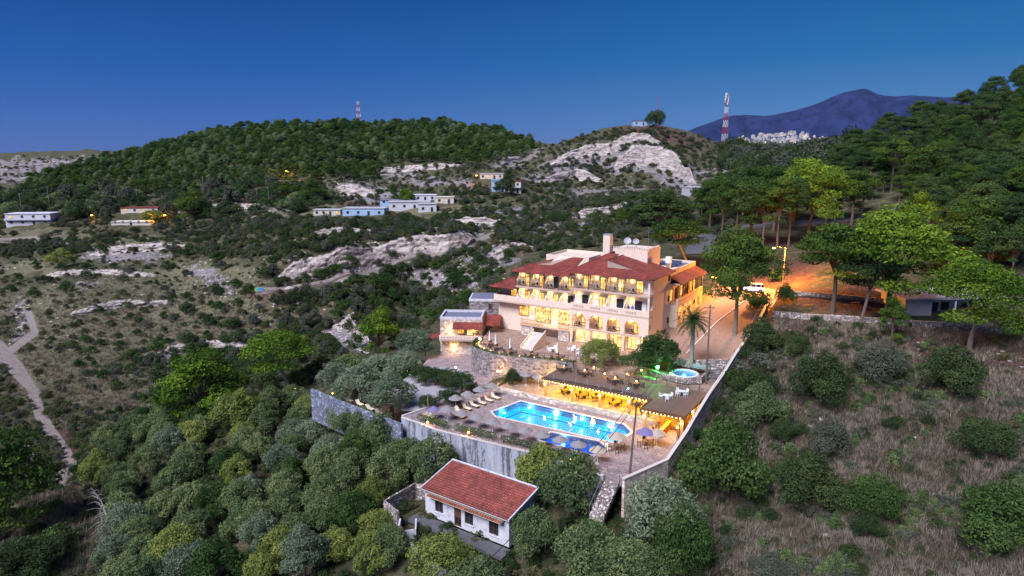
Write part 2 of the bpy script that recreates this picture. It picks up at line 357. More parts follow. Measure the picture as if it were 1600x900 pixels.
# ------------------------------------------------------------------ terrain: heights from measured points
def vnoise(x, y, seed=0):
    xi = np.floor(x).astype(np.int64); yi = np.floor(y).astype(np.int64); fx = x-xi; fy = y-yi
    def h(a, b):
        n = (a*374761393+b*668265263+seed*1442695041) & 0xffffffff
        n = ((n ^ (n >> 13))*1274126177) & 0xffffffff
        return ((n ^ (n >> 16)) & 0xffff)/65535.0
    u = fx*fx*(3-2*fx); v = fy*fy*(3-2*fy)
    return (h(xi, yi)*(1-u)+h(xi+1, yi)*u)*(1-v)+(h(xi, yi+1)*(1-u)+h(xi+1, yi+1)*u)*v
def fbm(x, y, o=4, seed=0):
    s = 0; a = .5
    for i in range(o): s = s+a*vnoise(x, y, seed+i); x = x*2.03+7.1; y = y*2.03+3.7; a *= .5
    return s
cpz = [(-400, 900, -14), (0, 900, -14), (200, 900, -14), (400, 900, -12), (600, 900, -9), (800, 890, -7.5), (1000, 900, -6), (1200, 900, -5), (1400, 900, -3), (1600, 900, -1), (2000, 900, 2),
 (0, 800, -15), (200, 780, -15), (400, 760, -12), (600, 740, -8), (740, 770, -6.3), (664, 830, -6.6), (840, 870, -6.6), (940, 800, -4.5), (1100, 760, -3), (1300, 760, -1), (1600, 760, 2), (-300, 760, -15), (1900, 760, 4),
 (60, 700, -17), (200, 700, -15.5), (400, 680, -11), (540, 650, -8), (-200, 650, -18), (60, 620, -17.5), (200, 600, -17), (350, 600, -15), (450, 590, -12), (1060, 740, -1.5),
 (1110, 650, 1), (1200, 620, 3), (1400, 620, 5), (1600, 620, 7), (1210, 525, 8), (1400, 525, 9.3), (1600, 550, 10), (1850, 560, 11), (1300, 570, 6.5), (1500, 570, 8),
 (20, 540, -17), (150, 520, -16), (300, 520, -15.5), (450, 520, -15), (560, 540, -14), (-300, 540, -16), (20, 465, -14), (110, 470, -11), (180, 440, -9), (250, 460, -12), (260, 415, -6), (410, 456, -6), (400, 500, -13), (560, 428, -2), (640, 470, -12), (560, 480, -10), (700, 398, 3), (640, 410, 0), (500, 500, -13),
 (480, 400, 3), (620, 370, 6), (740, 350, 7),
 (0, 410, -8), (120, 425, -8), (200, 400, -5), (150, 375, -1), (50, 355, 3), (-300, 400, -6), (300, 400, -3), (330, 370, 2), (400, 340, 7), (600, 337, 10), (250, 345, 5), (720, 330, 12),
 (600, 625, -1.2), (550, 600, -1.6), (700, 590, -.3), (560, 580, -3), (640, 570, -1.5), (750, 640, -1), (950, 700, -1), (640, 545, -6), (690, 520, -6), (760, 500, -4), (1000, 560, 3.9), (900, 520, 4), (1130, 530, 6.9), (1110, 470, 8.6), (1180, 455, 10), (1200, 430, 10.5), (1085, 395, 12),
 (1200, 365, 15), (1350, 348, 18), (1420, 322, 23), (1300, 400, 15), (1300, 470, 11.5), (1500, 455, 13), (1600, 460, 14), (1800, 470, 15), (1500, 400, 18), (1600, 400, 20), (740, 470, -4)]
cpd = [(400, 292, 430), (100, 295, 430), (0, 300, 470), (-300, 310, 470), (600, 285, 430), (800, 265, 430), (760, 300, 360), (900, 318, 330),
 (230, 240, 640), (320, 216, 640), (420, 201, 640), (560, 198, 650), (680, 199, 650), (780, 211, 620), (845, 238, 560), (130, 262, 600), (40, 280, 620), (300, 255, 520), (500, 240, 520), (700, 240, 520), (150, 285, 480),
 (230, 252, 800), (420, 232, 850), (560, 230, 850), (680, 230, 850), (780, 238, 820), (845, 243, 760),
 (0, 242, 1050), (150, 236, 1050), (60, 268, 800), (-300, 262, 900), (300, 244, 1050), (0, 250, 1500), (300, 252, 1500), (600, 250, 1500), (-400, 270, 1500),
 (860, 232, 520), (900, 216, 520), (960, 199, 520), (1020, 195, 530), (1060, 202, 520), (1095, 218, 510), (1140, 240, 500), (900, 245, 455), (960, 228, 460), (1050, 235, 460), (920, 285, 415), (1000, 262, 425), (1085, 292, 385), (1040, 265, 420), (850, 275, 420), (1095, 262, 440), (960, 305, 345), (1040, 320, 310), (840, 330, 310), (900, 350, 270), (820, 370, 255), (980, 345, 270),
 (900, 238, 700), (1020, 236, 700), (1100, 245, 640), (880, 250, 1500), (1100, 250, 1100),
 (1200, 246, 560), (1200, 262, 420), (1150, 275, 380), (1150, 310, 290), (1060, 370, 240), (1240, 240, 1200), (1300, 235, 1200), (1200, 238, 1500), (1200, 226, 2800), (1100, 230, 2800), (1300, 224, 2800), (1400, 230, 2800), (1200, 222, 4200), (1350, 222, 4200), (1050, 236, 4200), (1500, 222, 4200), (700, 246, 4200), (300, 250, 4200), (0, 250, 4200), (-500, 252, 4200), (1700, 222, 4200), (700, 247, 8000), (0, 250, 8000), (1200, 225, 8000), (1600, 225, 8000), (2000, 225, 8000), (-500, 250, 8000), (2200, 230, 4200),
 (1290, 272, 300), (1330, 240, 330), (1390, 215, 330), (1450, 190, 330), (1530, 160, 310), (1600, 143, 300), (1750, 120, 300), (2100, 110, 300), (1250, 300, 270), (1350, 290, 245), (1450, 300, 210), (1600, 300, 175), (1600, 210, 230), (1480, 240, 260), (1800, 300, 180), (1800, 200, 240), (2100, 300, 200),
 (1600, 200, 450), (1450, 225, 470), (1350, 240, 480), (1800, 180, 450), (1500, 235, 700), (1800, 230, 700)]
pts = [W(x, y, z) for x, y, z in cpz]+[WD(x, y, D) for x, y, D in cpd]
pts += [Vector((X, Y, z)) for X, Y, z in [(-60, 50, -15), (0, 50, -9), (60, 50, 0), (0, 20, -10), (-30, 20, -14), (40, 20, -2), (-20, 55, -12), (20, 55, -6)]]
P = np.array([[p.x/p.y*1.6, math.log(p.y), p.z] for p in pts])
def kern(r2): return np.where(r2 > 1e-12, r2*np.log(np.maximum(r2, 1e-12)), 0)
n = len(P); A = np.zeros((n+3, n+3)); d2 = (P[:, None, 0]-P[None, :, 0])**2+(P[:, None, 1]-P[None, :, 1])**2
scl = 1+np.maximum(0, P[:, 1]-6)*40
A[:n, :n] = kern(d2)+np.eye(n)*2e-4; A[:n, n] = 1; A[:n, n+1:n+3] = P[:, :2]; A[n, :n] = 1; A[n+1:n+3, :n] = P[:, :2].T
# interpolate elevation angle (z relative to the eye over distance): keeps far hills and near slopes on one scale
elev = (P[:, 2]-HC)/np.exp(P[:, 1])
rhs = np.zeros(n+3); rhs[:n] = elev; sol = np.linalg.solve(A, rhs)
def tps(sx_, t):
    out = np.zeros(sx_.shape); q = np.stack([sx_.ravel()*1.6, t.ravel()], 1); o = np.zeros(len(q))
    for i in range(0, len(q), 40000):
        b = q[i:i+40000]; d = (b[:, None, 0]-P[None, :, 0])**2+(b[:, None, 1]-P[None, :, 1])**2
        o[i:i+40000] = kern(d) @ sol[:n]+sol[n]+b @ sol[n+1:]
    return o.reshape(sx_.shape)
sg = np.concatenate([np.linspace(-1.7, -.86, 40, False), np.linspace(-.86, .86, 620, False), np.linspace(.86, 1.7, 41)])
tg = np.concatenate([np.linspace(math.log(15), math.log(58), 24, False), np.linspace(math.log(58), math.log(180), 240, False), np.linspace(math.log(180), math.log(720), 270, False), np.linspace(math.log(720), math.log(9000), 60)])
cs = np.linspace(-1.7, 1.7, 171); ct = np.linspace(math.log(15), math.log(9000), 240)      # coarse solve, then fine bilinear
gs, gt = np.meshgrid(cs, ct); coarse = tps(gs, gt)
def bil(G, xs, ys, x, y):
    fx = np.clip((x-xs[0])/(xs[1]-xs[0]), 0, len(xs)-1.001); fy = np.clip((y-ys[0])/(ys[1]-ys[0]), 0, len(ys)-1.001)
    i = fx.astype(int); j = fy.astype(int); u = fx-i; v = fy-j
    return (G[j, i]*(1-u)+G[j, i+1]*u)*(1-v)+(G[j+1, i]*(1-u)+G[j+1, i+1]*u)*v
def npproj(X, Y, Z):
    Z = Z-HC; zc = np.maximum(Y*math.cos(PITCH)-Z*math.sin(PITCH), 1); yc = Y*math.sin(PITCH)+Z*math.cos(PITCH)
    return 800+F*X/zc, 450-F*yc/zc
def seg_d(px, py, line):
    d = np.full(np.shape(px), 1e9)
    for (x0, y0), (x1, y1) in zip(line[:-1], line[1:]):
        dx, dy = x1-x0, y1-y0; t = np.clip(((px-x0)*dx+(py-y0)*dy)/(dx*dx+dy*dy), 0, 1)
        d = np.minimum(d, np.hypot(px-x0-t*dx, py-y0-t*dy))
    return d
def blob(px, py, x, y, rx, ry, rot=0):
    c, s = math.cos(R(rot)), math.sin(R(rot)); u = (px-x)*c+(py-y)*s; v = -(px-x)*s+(py-y)*c
    return np.clip(1.6-1.0*np.hypot(u/rx, v/ry), 0, 1)
ROCK = [(975, 238, 70, 11, 3), (900, 254, 55, 13, -6), (1045, 266, 42, 24, 28), (1075, 285, 20, 10, 20), (985, 260, 70, 8, 4), (850, 280, 40, 7, 0), (930, 302, 60, 7, -5), (985, 340, 90, 7, -18), (880, 355, 60, 9, -10),
 (600, 405, 120, 9, -13), (690, 385, 60, 10, -16), (800, 330, 50, 9, 0), (560, 300, 50, 12, 5), (620, 272, 50, 5, -4), (690, 285, 60, 7, 3), (215, 396, 70, 11, -6), (60, 258, 120, 9, -2), (30, 278, 60, 6, 0), (390, 326, 60, 8, 0),
 (545, 525, 34, 16, 20), (560, 395, 40, 8, 10), (30, 500, 10, 36, 8), (130, 445, 20, 5, -20), (330, 435, 40, 12, 30), (700, 440, 50, 14, 0), (1100, 272, 30, 6, -12), (1160, 268, 30, 5, 10),
 (1240, 560, 28, 10, 0), (1130, 590, 22, 9, 0), (40, 720, 8, 40, 10), (245, 560, 24, 12, 0), (470, 395, 20, 5, 0), (1500, 515, 80, 4, 6), (1380, 508, 30, 4, 4), (760, 395, 40, 20, 0), (660, 425, 22, 12, 30), (800, 250, 30, 8, -20)]
GRASS = [(150, 370, 160, 9, 2), (170, 455, 75, 26, -14), (60, 478, 60, 28, 0), (1150, 860, 60, 20, 0), (1480, 740, 90, 20, 10), (1300, 860, 70, 16, 0), (200, 500, 160, 40, -10), (340, 520, 90, 30, 0), (100, 560, 80, 40, 0), (180, 620, 60, 30, 0), (40, 420, 70, 8, 0), (330, 480, 80, 14, 0), (255, 540, 50, 16, 0), (390, 440, 30, 14, 0), (360, 470, 60, 12, 0), (260, 590, 60, 16, 0), (110, 480, 60, 24, 0), (320, 430, 90, 20, 0),
 (1420, 650, 110, 30, 10), (1300, 700, 100, 18, 10), (1560, 660, 60, 22, 0), (1350, 790, 70, 18, 0), (1540, 860, 90, 24, 20), (1200, 820, 60, 20, 0), (1430, 870, 80, 20, 0), (1200, 580, 50, 18, 0), (1500, 640, 80, 24, 0), (1250, 630, 40, 14, 0), (60, 800, 60, 30, -20), (130, 860, 70, 26, -20), (470, 330, 60, 8, 0), (690, 330, 60, 6, 0), (40, 600, 30, 16, 0), (1120, 800, 40, 16, 0), (1330, 600, 70, 18, 0)]
SOIL = [(1400, 530, 210, 24, 4), (1250, 520, 50, 20, 0), (1500, 565, 120, 14, 4), (1330, 470, 130, 16, 0), (1220, 430, 60, 24, 0), (340, 478, 60, 10, 0), (270, 480, 60, 12, 0), (430, 462, 60, 10, 0), (1180, 375, 90, 12, 0), (380, 258, 20, 4, 0), (620, 320, 80, 8, 0), (350, 285, 40, 10, 0), (380, 300, 60, 10, 0), (610, 645, 60, 12, 20), (1030, 210, 70, 12, 10), (100, 700, 50, 30, 0), (1200, 275, 60, 6, 0), (790, 380, 30, 10, 0), (1080, 560, 40, 40, 0)]
PATHS = [([(0, 540), (30, 575), (55, 615), (62, 650), (90, 690), (112, 722), (95, 745)], 7), ([(400, 456), (470, 449), (560, 430), (650, 402), (700, 394), (770, 366)], 3), ([(60, 372), (0, 376)], 3), ([(0, 560), (40, 600)], 5), ([(45, 490), (55, 520), (20, 545)], 5)]
CLIFFS = [([(432, 447), (452, 443), (520, 430), (580, 418), (620, 409), (660, 397), (700, 392), (748, 376)], 4.8, 1), ([(696, 356), (740, 360), (790, 352)], 4, 1), ([(505, 308), (550, 309), (592, 305)], 6.5, 1), ([(585, 269), (650, 267), (720, 262)], 3.5, 1), ([(858, 262), (920, 250), (990, 239), (1042, 246)], 6, 1), ([(955, 272), (1010, 262), (1050, 272), (1088, 292)], 12, 1), ([(835, 290), (900, 283), (945, 287)], 5, 1), ([(320, 332), (390, 331), (445, 326)], 3, 1), ([(140, 405), (210, 398), (290, 388)], 2.6, 1), ([(470, 398), (560, 388), (640, 374)], 2.2, 1), ([(110, 500), (200, 478), (275, 470)], 1.3, 1), ([(60, 440), (160, 430), (245, 436)], 1.2, 1), ([(240, 562), (330, 547), (405, 549)], 1.2, 1), ([(520, 520), (548, 516), (580, 540)], 3, 1), ([(760, 412), (800, 396), (840, 388)], 3, 1), ([(880, 345), (950, 338), (1050, 322)], 3, 1), ([(0, 268), (70, 262), (150, 254)], 5, 1)]
PLAT = []                                          # (polygon in grounds coordinates, level)
PLAT += [([(-10.8, -13.4), (-9.3, -5.5), (-6, 5.6), (-5, 12), (28, 12), (28, -14.9), (22.5, -14.6), (12.7, -13.6), (-3.5, -14.3)], -2.2)]
PLAT += [([(-16.6, 13.8), (-14.2, 10.6), (-9.1, 8.3), (-5.2, 8.9), (-.3, 10.2), (4, 10.9), (28, 10.9), (28, 22), (13, 24), (13, 38), (-17, 38), (-18, 24)], 3.6)]
def in_poly(a, b, poly, grow=0):
    inside = np.zeros(np.shape(a), bool); k = len(poly); cx = sum(p[0] for p in poly)/k; cy_ = sum(p[1] for p in poly)/k
    pl = [(p[0]+grow*np.sign(p[0]-cx), p[1]+grow*np.sign(p[1]-cy_)) for p in poly] if grow else poly
    for i in range(k):
        x0, y0 = pl[i]; x1, y1 = pl[(i+1) % k]
        if y0 == y1: continue
        c = ((y0 > b) != (y1 > b)) & (a < (x1-x0)*(b-y0)/(y1-y0)+x0); inside ^= c
    return inside
CL = []
for line, h, _ in CLIFFS:
    L = []
    for (x, y) in line:
        lo, hi = 100., 900.                        # the base distance from the smooth ground
        for D in np.exp(np.linspace(math.log(90), math.log(900), 700)):
            p = WD(x, y, D); e = HC+D*bil(coarse, cs, ct, np.array(p.x/p.y), np.array(math.log(D)))
            if p.z <= e: break
        L.append((p.x/p.y, math.log(D)))
    CL.append((np.array(L), h))
def height(X, Y, fine=True):
    X = np.asarray(X, float); Y = np.maximum(np.asarray(Y, float), 15.01); s = X/Y; t = np.log(Y)
    z = HC+Y*bil(coarse, cs, ct, s, t)
    for L, h in CL:                                # rock steps: a cliff at the line, sloping back to the old level behind it
        tl = np.interp(s, L[:, 0], L[:, 1]); tap = np.clip((s-L[0, 0])/.03, 0, 1)*np.clip((L[-1, 0]-s)/.03, 0, 1)
        dd = (t-tl)*np.exp(tl); st = np.clip((dd-2.2)/1.2, 0, 1)
        z = z+h*tap*st*np.clip(1-(dd-6)/45, 0, 1)
    if fine:
        amp = np.clip((Y-60)/200, .25, 3.2)
        z = z+(fbm(X/14, Y/14, 5, 11)-.48)*2.2*amp*np.clip(1-(t-7), 0, 1)
        z = z+(fbm(X/60, Y/60, 3, 21)-.45)*np.clip((Y-160)/100, 0, 1)*4*np.clip(1-(t-7.2), 0, 1)
    a, b = toPF(X, Y)
    near = (np.abs(a) < 60) & (b < 80) & (b > -30)
    for poly, lv in PLAT:
        ins = near & in_poly(a, b, poly); z = np.where(ins, np.minimum(z, lv), z)
    # drive and car park: an even ramp
    ramp_z = 4.3+np.clip((b-20)/38, 0, 1)*5.4
    on = np.clip(1-np.maximum(np.abs(a-20.5)-7.3, 0)/1.2, 0, 1)*np.clip(1-np.maximum(np.abs(b-43)-24, 0)/8, 0, 1)
    z = z*(1-on)+ramp_z*on
    # garden left of the pool stands just under its paths
    on2 = np.clip(1-np.maximum(np.abs(a+17)-7.5, 0)/2, 0, 1)*np.clip(1-np.maximum(np.abs(b-5)-9, 0)/3, 0, 1)
    z = z*(1-on2)+(-.15)*on2
    return z
def hgt(x, y): return float(height(np.array([x]), np.array([y]))[0])
_Ds = np.exp(np.linspace(math.log(50), math.log(3000), 900))
def hit(px, py, near=50, far=3000):
    u = (px-800)/F; v = (450-py)/F; dy = math.cos(PITCH)+v*math.sin(PITCH); dz = -math.sin(PITCH)+v*math.cos(PITCH)
    Ds = _Ds[(_Ds >= near) & (_Ds <= far)]; zz = HC+dz/dy*Ds; hh = height(Ds*u/dy, Ds)
    k = np.nonzero(zz <= hh)[0]
    if not len(k): return None
    i = k[0]
    if i == 0: D = Ds[0]
    else:
        f0 = zz[i-1]-hh[i-1]; f1 = zz[i]-hh[i]; D = Ds[i-1]+(Ds[i]-Ds[i-1])*f0/(f0-f1)
    return Vector((u/dy*D, D, hgt(u/dy*D, D)))
# the ground sheet
GS, GT = np.meshgrid(sg, tg); GY = np.exp(GT); GX = GS*GY; GZ = height(GX, GY)
ppx, ppy = npproj(GX, GY, GZ)
wob = (fbm(GX/9, GY/9, 4, 31)-.48)
wpx = ppx+wob*60; wpy = ppy+(fbm(GX/7, GY/7, 4, 41)-.48)*30
def cover(blobs):
    m = np.zeros(GX.shape)
    for bb in blobs: m = np.maximum(m, blob(wpx, wpy, *bb))
    return m
cr, cg, cso = cover(ROCK), cover(GRASS), cover(SOIL)
# steep ground shows bare rock in the hills
dzx = np.gradient(GZ, axis=1)/np.maximum(np.abs(np.gradient(GX, axis=1)), .01); dzy = np.gradient(GZ, axis=0)/np.maximum(np.gradient(GY, axis=0), .01)
slope = np.hypot(dzx, dzy); cr = np.maximum(cr, np.clip((slope-.95)*1.3, 0, 1)*(GY > 190)*(GY < 700))
cp = np.zeros(GX.shape)
for line, wd in PATHS: cp = np.maximum(cp, np.clip(1.6-seg_d(ppx, ppy, line)/wd, 0, 1))
cols = np.stack([cr, cg, cso, cp], -1).astype(np.float32)
nr, nc = GX.shape; idx = np.arange(nr*nc).reshape(nr, nc)
qd = np.stack([idx[:-1, :-1], idx[:-1, 1:], idx[1:, 1:], idx[1:, :-1]], -1).reshape(-1, 4)
me = mesh_np('ground', np.stack([GX, GY, GZ], -1).reshape(-1, 3), qd, smooth=True)
at = me.attributes.new('cover', 'FLOAT_COLOR', 'POINT'); at.data.foreach_set('color', cols.reshape(-1, 4).ravel())
def ground_mat():
    m = bpy.data.materials.new('ground'); m.use_nodes = True; t = m.node_tree; b = t.nodes['Principled BSDF']; b.inputs['Roughness'].default_value = .97; b.inputs['Specular IOR Level'].default_value = .1
    geo = N(t, 'ShaderNodeNewGeometry'); at = N(t, 'ShaderNodeAttribute', attribute_name='cover'); sp = N(t, 'ShaderNodeSeparateColor'); t.links.new(at.outputs['Color'], sp.inputs[0])
    def noi(sc, det=6, ro=.65):
        n = N(t, 'ShaderNodeTexNoise', Scale=sc, Detail=float(det), Roughness=ro); t.links.new(geo.outputs['Position'], n.inputs['Vector']); return n.outputs[0]
    def mix(f, a, c):
        x = N(t, 'ShaderNodeMix', data_type='RGBA'); t.links.new(f, x.inputs[0])
        for k, s_ in ((6, a), (7, c)):
            if hasattr(s_, '__len__'): x.inputs[k].default_value = (*s_, 1)
            else: t.links.new(s_, x.inputs[k])
        return x.outputs[2]
    fine = noi(1.7, 7, .75); mid = noi(.35, 6, .7); big = noi(.09, 8, .8)
    def thr(mask, lo, hi):
        a = N(t, 'ShaderNodeMath', operation='MULTIPLY_ADD'); t.links.new(big, a.inputs[0]); a.inputs[1].default_value = 2.2; t.links.new(mask, a.inputs[2])
        a2 = N(t, 'ShaderNodeMath', operation='MULTIPLY_ADD'); t.links.new(fine, a2.inputs[0]); a2.inputs[1].default_value = 1.9; t.links.new(a.outputs[0], a2.inputs[2])
        a3 = N(t, 'ShaderNodeMath', operation='MULTIPLY'); t.links.new(a2.outputs[0], a3.inputs[0]); a3.inputs[1].default_value = .3
        return ramp(t, a3.outputs[0], [(lo*.3, 0), (hi*.3, 1)])
    base = ramp(t, mid, [(.35, (.045, .055, .025)), (.5, (.085, .085, .045)), (.62, (.15, .125, .08)), (.7, (.22, .18, .13))])
    specks = ramp(t, fine, [(.60, 0), (.66, 1)]); base = mix(specks, base, (.24, .20, .18))
    grass = ramp(t, fine, [(.32, (.06, .045, .035)), (.5, (.16, .155, .088)), (.68, (.36, .33, .21))])
    soil = ramp(t, fine, [(.35, (.06, .035, .03)), (.55, (.13, .078, .062)), (.68, (.28, .21, .18))])
    rock = ramp(t, fine, [(.3, (.06, .05, .045)), (.42, (.27, .24, .24)), (.6, (.50, .46, .46))])
    mp = N(t, 'ShaderNodeMapping'); mp.inputs['Scale'].default_value = (.05, .05, .75); t.links.new(geo.outputs['Position'], mp.inputs['Vector']); sn = N(t, 'ShaderNodeTexNoise', Scale=1.0, Detail=8.0, Roughness=.8); t.links.new(mp.outputs[0], sn.inputs['Vector'])
    st = ramp(t, sn.outputs[0], [(.38, .22), (.45, .85), (.50, .35), (.53, 1.05), (.60, .45), (.64, 1)]); xx = N(t, 'ShaderNodeMix', data_type='RGBA', blend_type='MULTIPLY'); xx.inputs[0].default_value = 1; t.links.new(rock, xx.inputs[6]); t.links.new(st, xx.inputs[7]); rock = xx.outputs[2]
    path = ramp(t, fine, [(.3, (.2, .17, .15)), (.65, (.38, .33, .3))])
    c = mix(thr(sp.outputs[2], 2.45, 2.75), base, soil)
    c = mix(thr(sp.outputs[1], 2.4, 2.75), c, grass)
    c = mix(thr(sp.outputs[0], 2.62, 2.75), c, rock)
    c = mix(ramp(t, at.outputs['Alpha'], [(.35, 0), (.6, 1)]), c, path)
    t.links.new(c, b.inputs['Base Color'])
    ms = N(t, 'ShaderNodeMath', operation='MULTIPLY_ADD'); t.links.new(mid, ms.inputs[0]); ms.inputs[1].default_value = 1.5; t.links.new(fine, ms.inputs[2])
    bp = N(t, 'ShaderNodeBump', Distance=.9); bp.inputs['Strength'].default_value = .9; t.links.new(ms.outputs[0], bp.inputs['Height']); t.links.new(bp.outputs[0], b.inputs['Normal'])
    return m
me.materials.append(ground_mat()); g = link('ground', me); tag(g, 'rocky scrub-covered valley and hills round the hotel', kind='structure')
# far blue mountain beyond the village
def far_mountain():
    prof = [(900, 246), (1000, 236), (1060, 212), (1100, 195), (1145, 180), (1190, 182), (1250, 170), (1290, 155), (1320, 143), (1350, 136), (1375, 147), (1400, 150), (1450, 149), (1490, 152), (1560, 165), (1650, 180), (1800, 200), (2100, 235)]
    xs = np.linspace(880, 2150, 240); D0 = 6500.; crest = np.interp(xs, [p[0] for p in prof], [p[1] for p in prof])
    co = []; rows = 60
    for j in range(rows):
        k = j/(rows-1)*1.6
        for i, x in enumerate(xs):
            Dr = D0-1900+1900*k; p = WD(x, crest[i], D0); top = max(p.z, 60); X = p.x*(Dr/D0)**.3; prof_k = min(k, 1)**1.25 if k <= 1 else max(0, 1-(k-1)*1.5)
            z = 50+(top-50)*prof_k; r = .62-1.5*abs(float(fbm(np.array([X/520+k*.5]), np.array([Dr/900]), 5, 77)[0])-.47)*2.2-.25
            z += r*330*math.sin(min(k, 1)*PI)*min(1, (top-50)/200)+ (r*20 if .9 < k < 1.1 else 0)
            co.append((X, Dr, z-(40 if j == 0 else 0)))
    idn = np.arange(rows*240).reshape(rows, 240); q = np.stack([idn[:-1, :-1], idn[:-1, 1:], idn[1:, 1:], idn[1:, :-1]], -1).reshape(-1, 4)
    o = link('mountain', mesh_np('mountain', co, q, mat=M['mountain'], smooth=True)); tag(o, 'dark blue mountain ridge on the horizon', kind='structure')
far_mountain()
# lookup: for every photo pixel cell, how far the first ground lies (used to sow plants where the photo shows them)
HX = np.arange(-300, 1960, 3.0); HY = np.arange(150, 1090, 3.0); _hx, _hy = np.meshgrid(HX, HY)
_u = (_hx-800)/F; _v = (450-_hy)/F; _dy = math.cos(PITCH)+_v*math.sin(PITCH); _sl = (-math.sin(PITCH)+_v*math.cos(PITCH))/_dy
HD = np.full(_hx.shape, np.nan); _s = _u/_dy
for D in np.exp(np.linspace(math.log(50), math.log(2800), 330)):
    todo = np.isnan(HD)
    if not todo.any(): break
    sd_ = _s[todo]; e = bil(coarse, cs, ct, sd_, np.full(sd_.shape, math.log(D))); HD_t = HD[todo]; HD_t[_sl[todo] <= e] = D*.996; HD[todo] = HD_t
HOUSES = [(45, 352, 66), (70, 341, 40), (218, 333, 56), (205, 352, 60), (511, 337, 42), (568, 337, 66), (640, 327, 64), (668, 331, 28), (659, 314, 44), (694, 318, 30), (612, 320, 36), (780, 300, 22), (804, 302, 20), (768, 280, 36), (452, 290, 34), (1000, 197, 22), (1098, 305, 40), (1500, 500, 200)]
def hits(px, py, near=50, far=3000):
    keep = np.ones(len(px), bool)
    for hx_, hy_, hw_ in HOUSES: keep &= ~((np.abs(px-hx_) < hw_*.5+4) & (py > hy_-8) & (py < hy_+13))
    for line, wd in PATHS: keep &= seg_d(px, py, line) > wd*1.25+2
    px = np.where(keep, px, -250)
    j = np.clip(np.round((py-HY[0])/3).astype(int), 0, len(HY)-1); i = np.clip(np.round((px-HX[0])/3).astype(int), 0, len(HX)-1)
    D = HD[j, i]*(1+rng.uniform(-.006, .006, len(px))); ok = keep & ~np.isnan(D) & (D > near) & (D < far); D = D[ok]
    u = (px[ok]-800)/F; v = (450-py[ok])/F; X = u/(math.cos(PITCH)+v*math.sin(PITCH))*D
    return np.stack([X, D, height(X, D)], 1), ok
def in_px_n(poly, n):
    xs = [p[0] for p in poly]; ys = [p[1] for p in poly]; out = np.zeros((0, 2))
    while len(out) < n:
        q = np.stack([rng.uniform(min(xs), max(xs), n), rng.uniform(min(ys), max(ys), n)], 1); out = np.concatenate([out, q[in_poly(q[:, 0], q[:, 1], poly)]])
    return out[:n, 0], out[:n, 1]

def cliffs():
    for ci, (L, h) in enumerate(CL):
        n_ = max(24, int(abs(L[-1, 0]-L[0, 0])*math.exp(L[:, 1].mean())/.55)); rows = 16
        ss = np.linspace(L[0, 0], L[-1, 0], n_); tl = np.interp(ss, L[:, 0], L[:, 1]); u = np.linspace(0, 1, n_)
        tap = np.clip(u/.08, 0, 1)*np.clip((1-u)/.08, 0, 1); D0 = np.exp(tl); X0 = ss*D0
        hh = h*tap*(.35+1.3*fbm(X0/9, D0*0+ci*3.1, 3, 91)); zb = height(X0, D0-.5)-.8; zt = np.maximum(height(X0*(1+4.5/D0), D0+4.5), zb+1)+.15
        top = np.maximum(zt, zb+hh*.8); co = []
        for k in range(rows+1):
            f = k/rows; z = zb+(top-zb)*f
            r = fbm(X0/4.5+ci, z/.9, 4, 93); r2 = np.round(fbm(X0/5+ci*5, z/2.6, 3, 97)*6)/6
            back = f*.5+np.floor(f*4.6+r2*1.2)*.42-(r-.5)*1.7-(r2-.5)*1.5-(fbm(X0/.9+ci, z/.8, 3, 99)-.45)*1.1
            if k == rows: back = back+2.2
            if k == 0: back = back-.6
            D = D0+back; co.append(np.stack([ss*D, D, z+(0 if k < rows else -.1)], 1))
        co = np.concatenate(co); co[:, 0] += rng.normal(size=len(co))*.12; co[:, 2] += rng.normal(size=len(co))*.1
        idn = np.arange((rows+1)*n_).reshape(rows+1, n_); q = np.stack([idn[:-1, :-1], idn[:-1, 1:], idn[1:, 1:], idn[1:, :-1]], -1).reshape(-1, 4)
        tag(link('cliff', mesh_np('cliff', co, q, mat=M['cliff_rock'])), kind='structure')
cliffs()
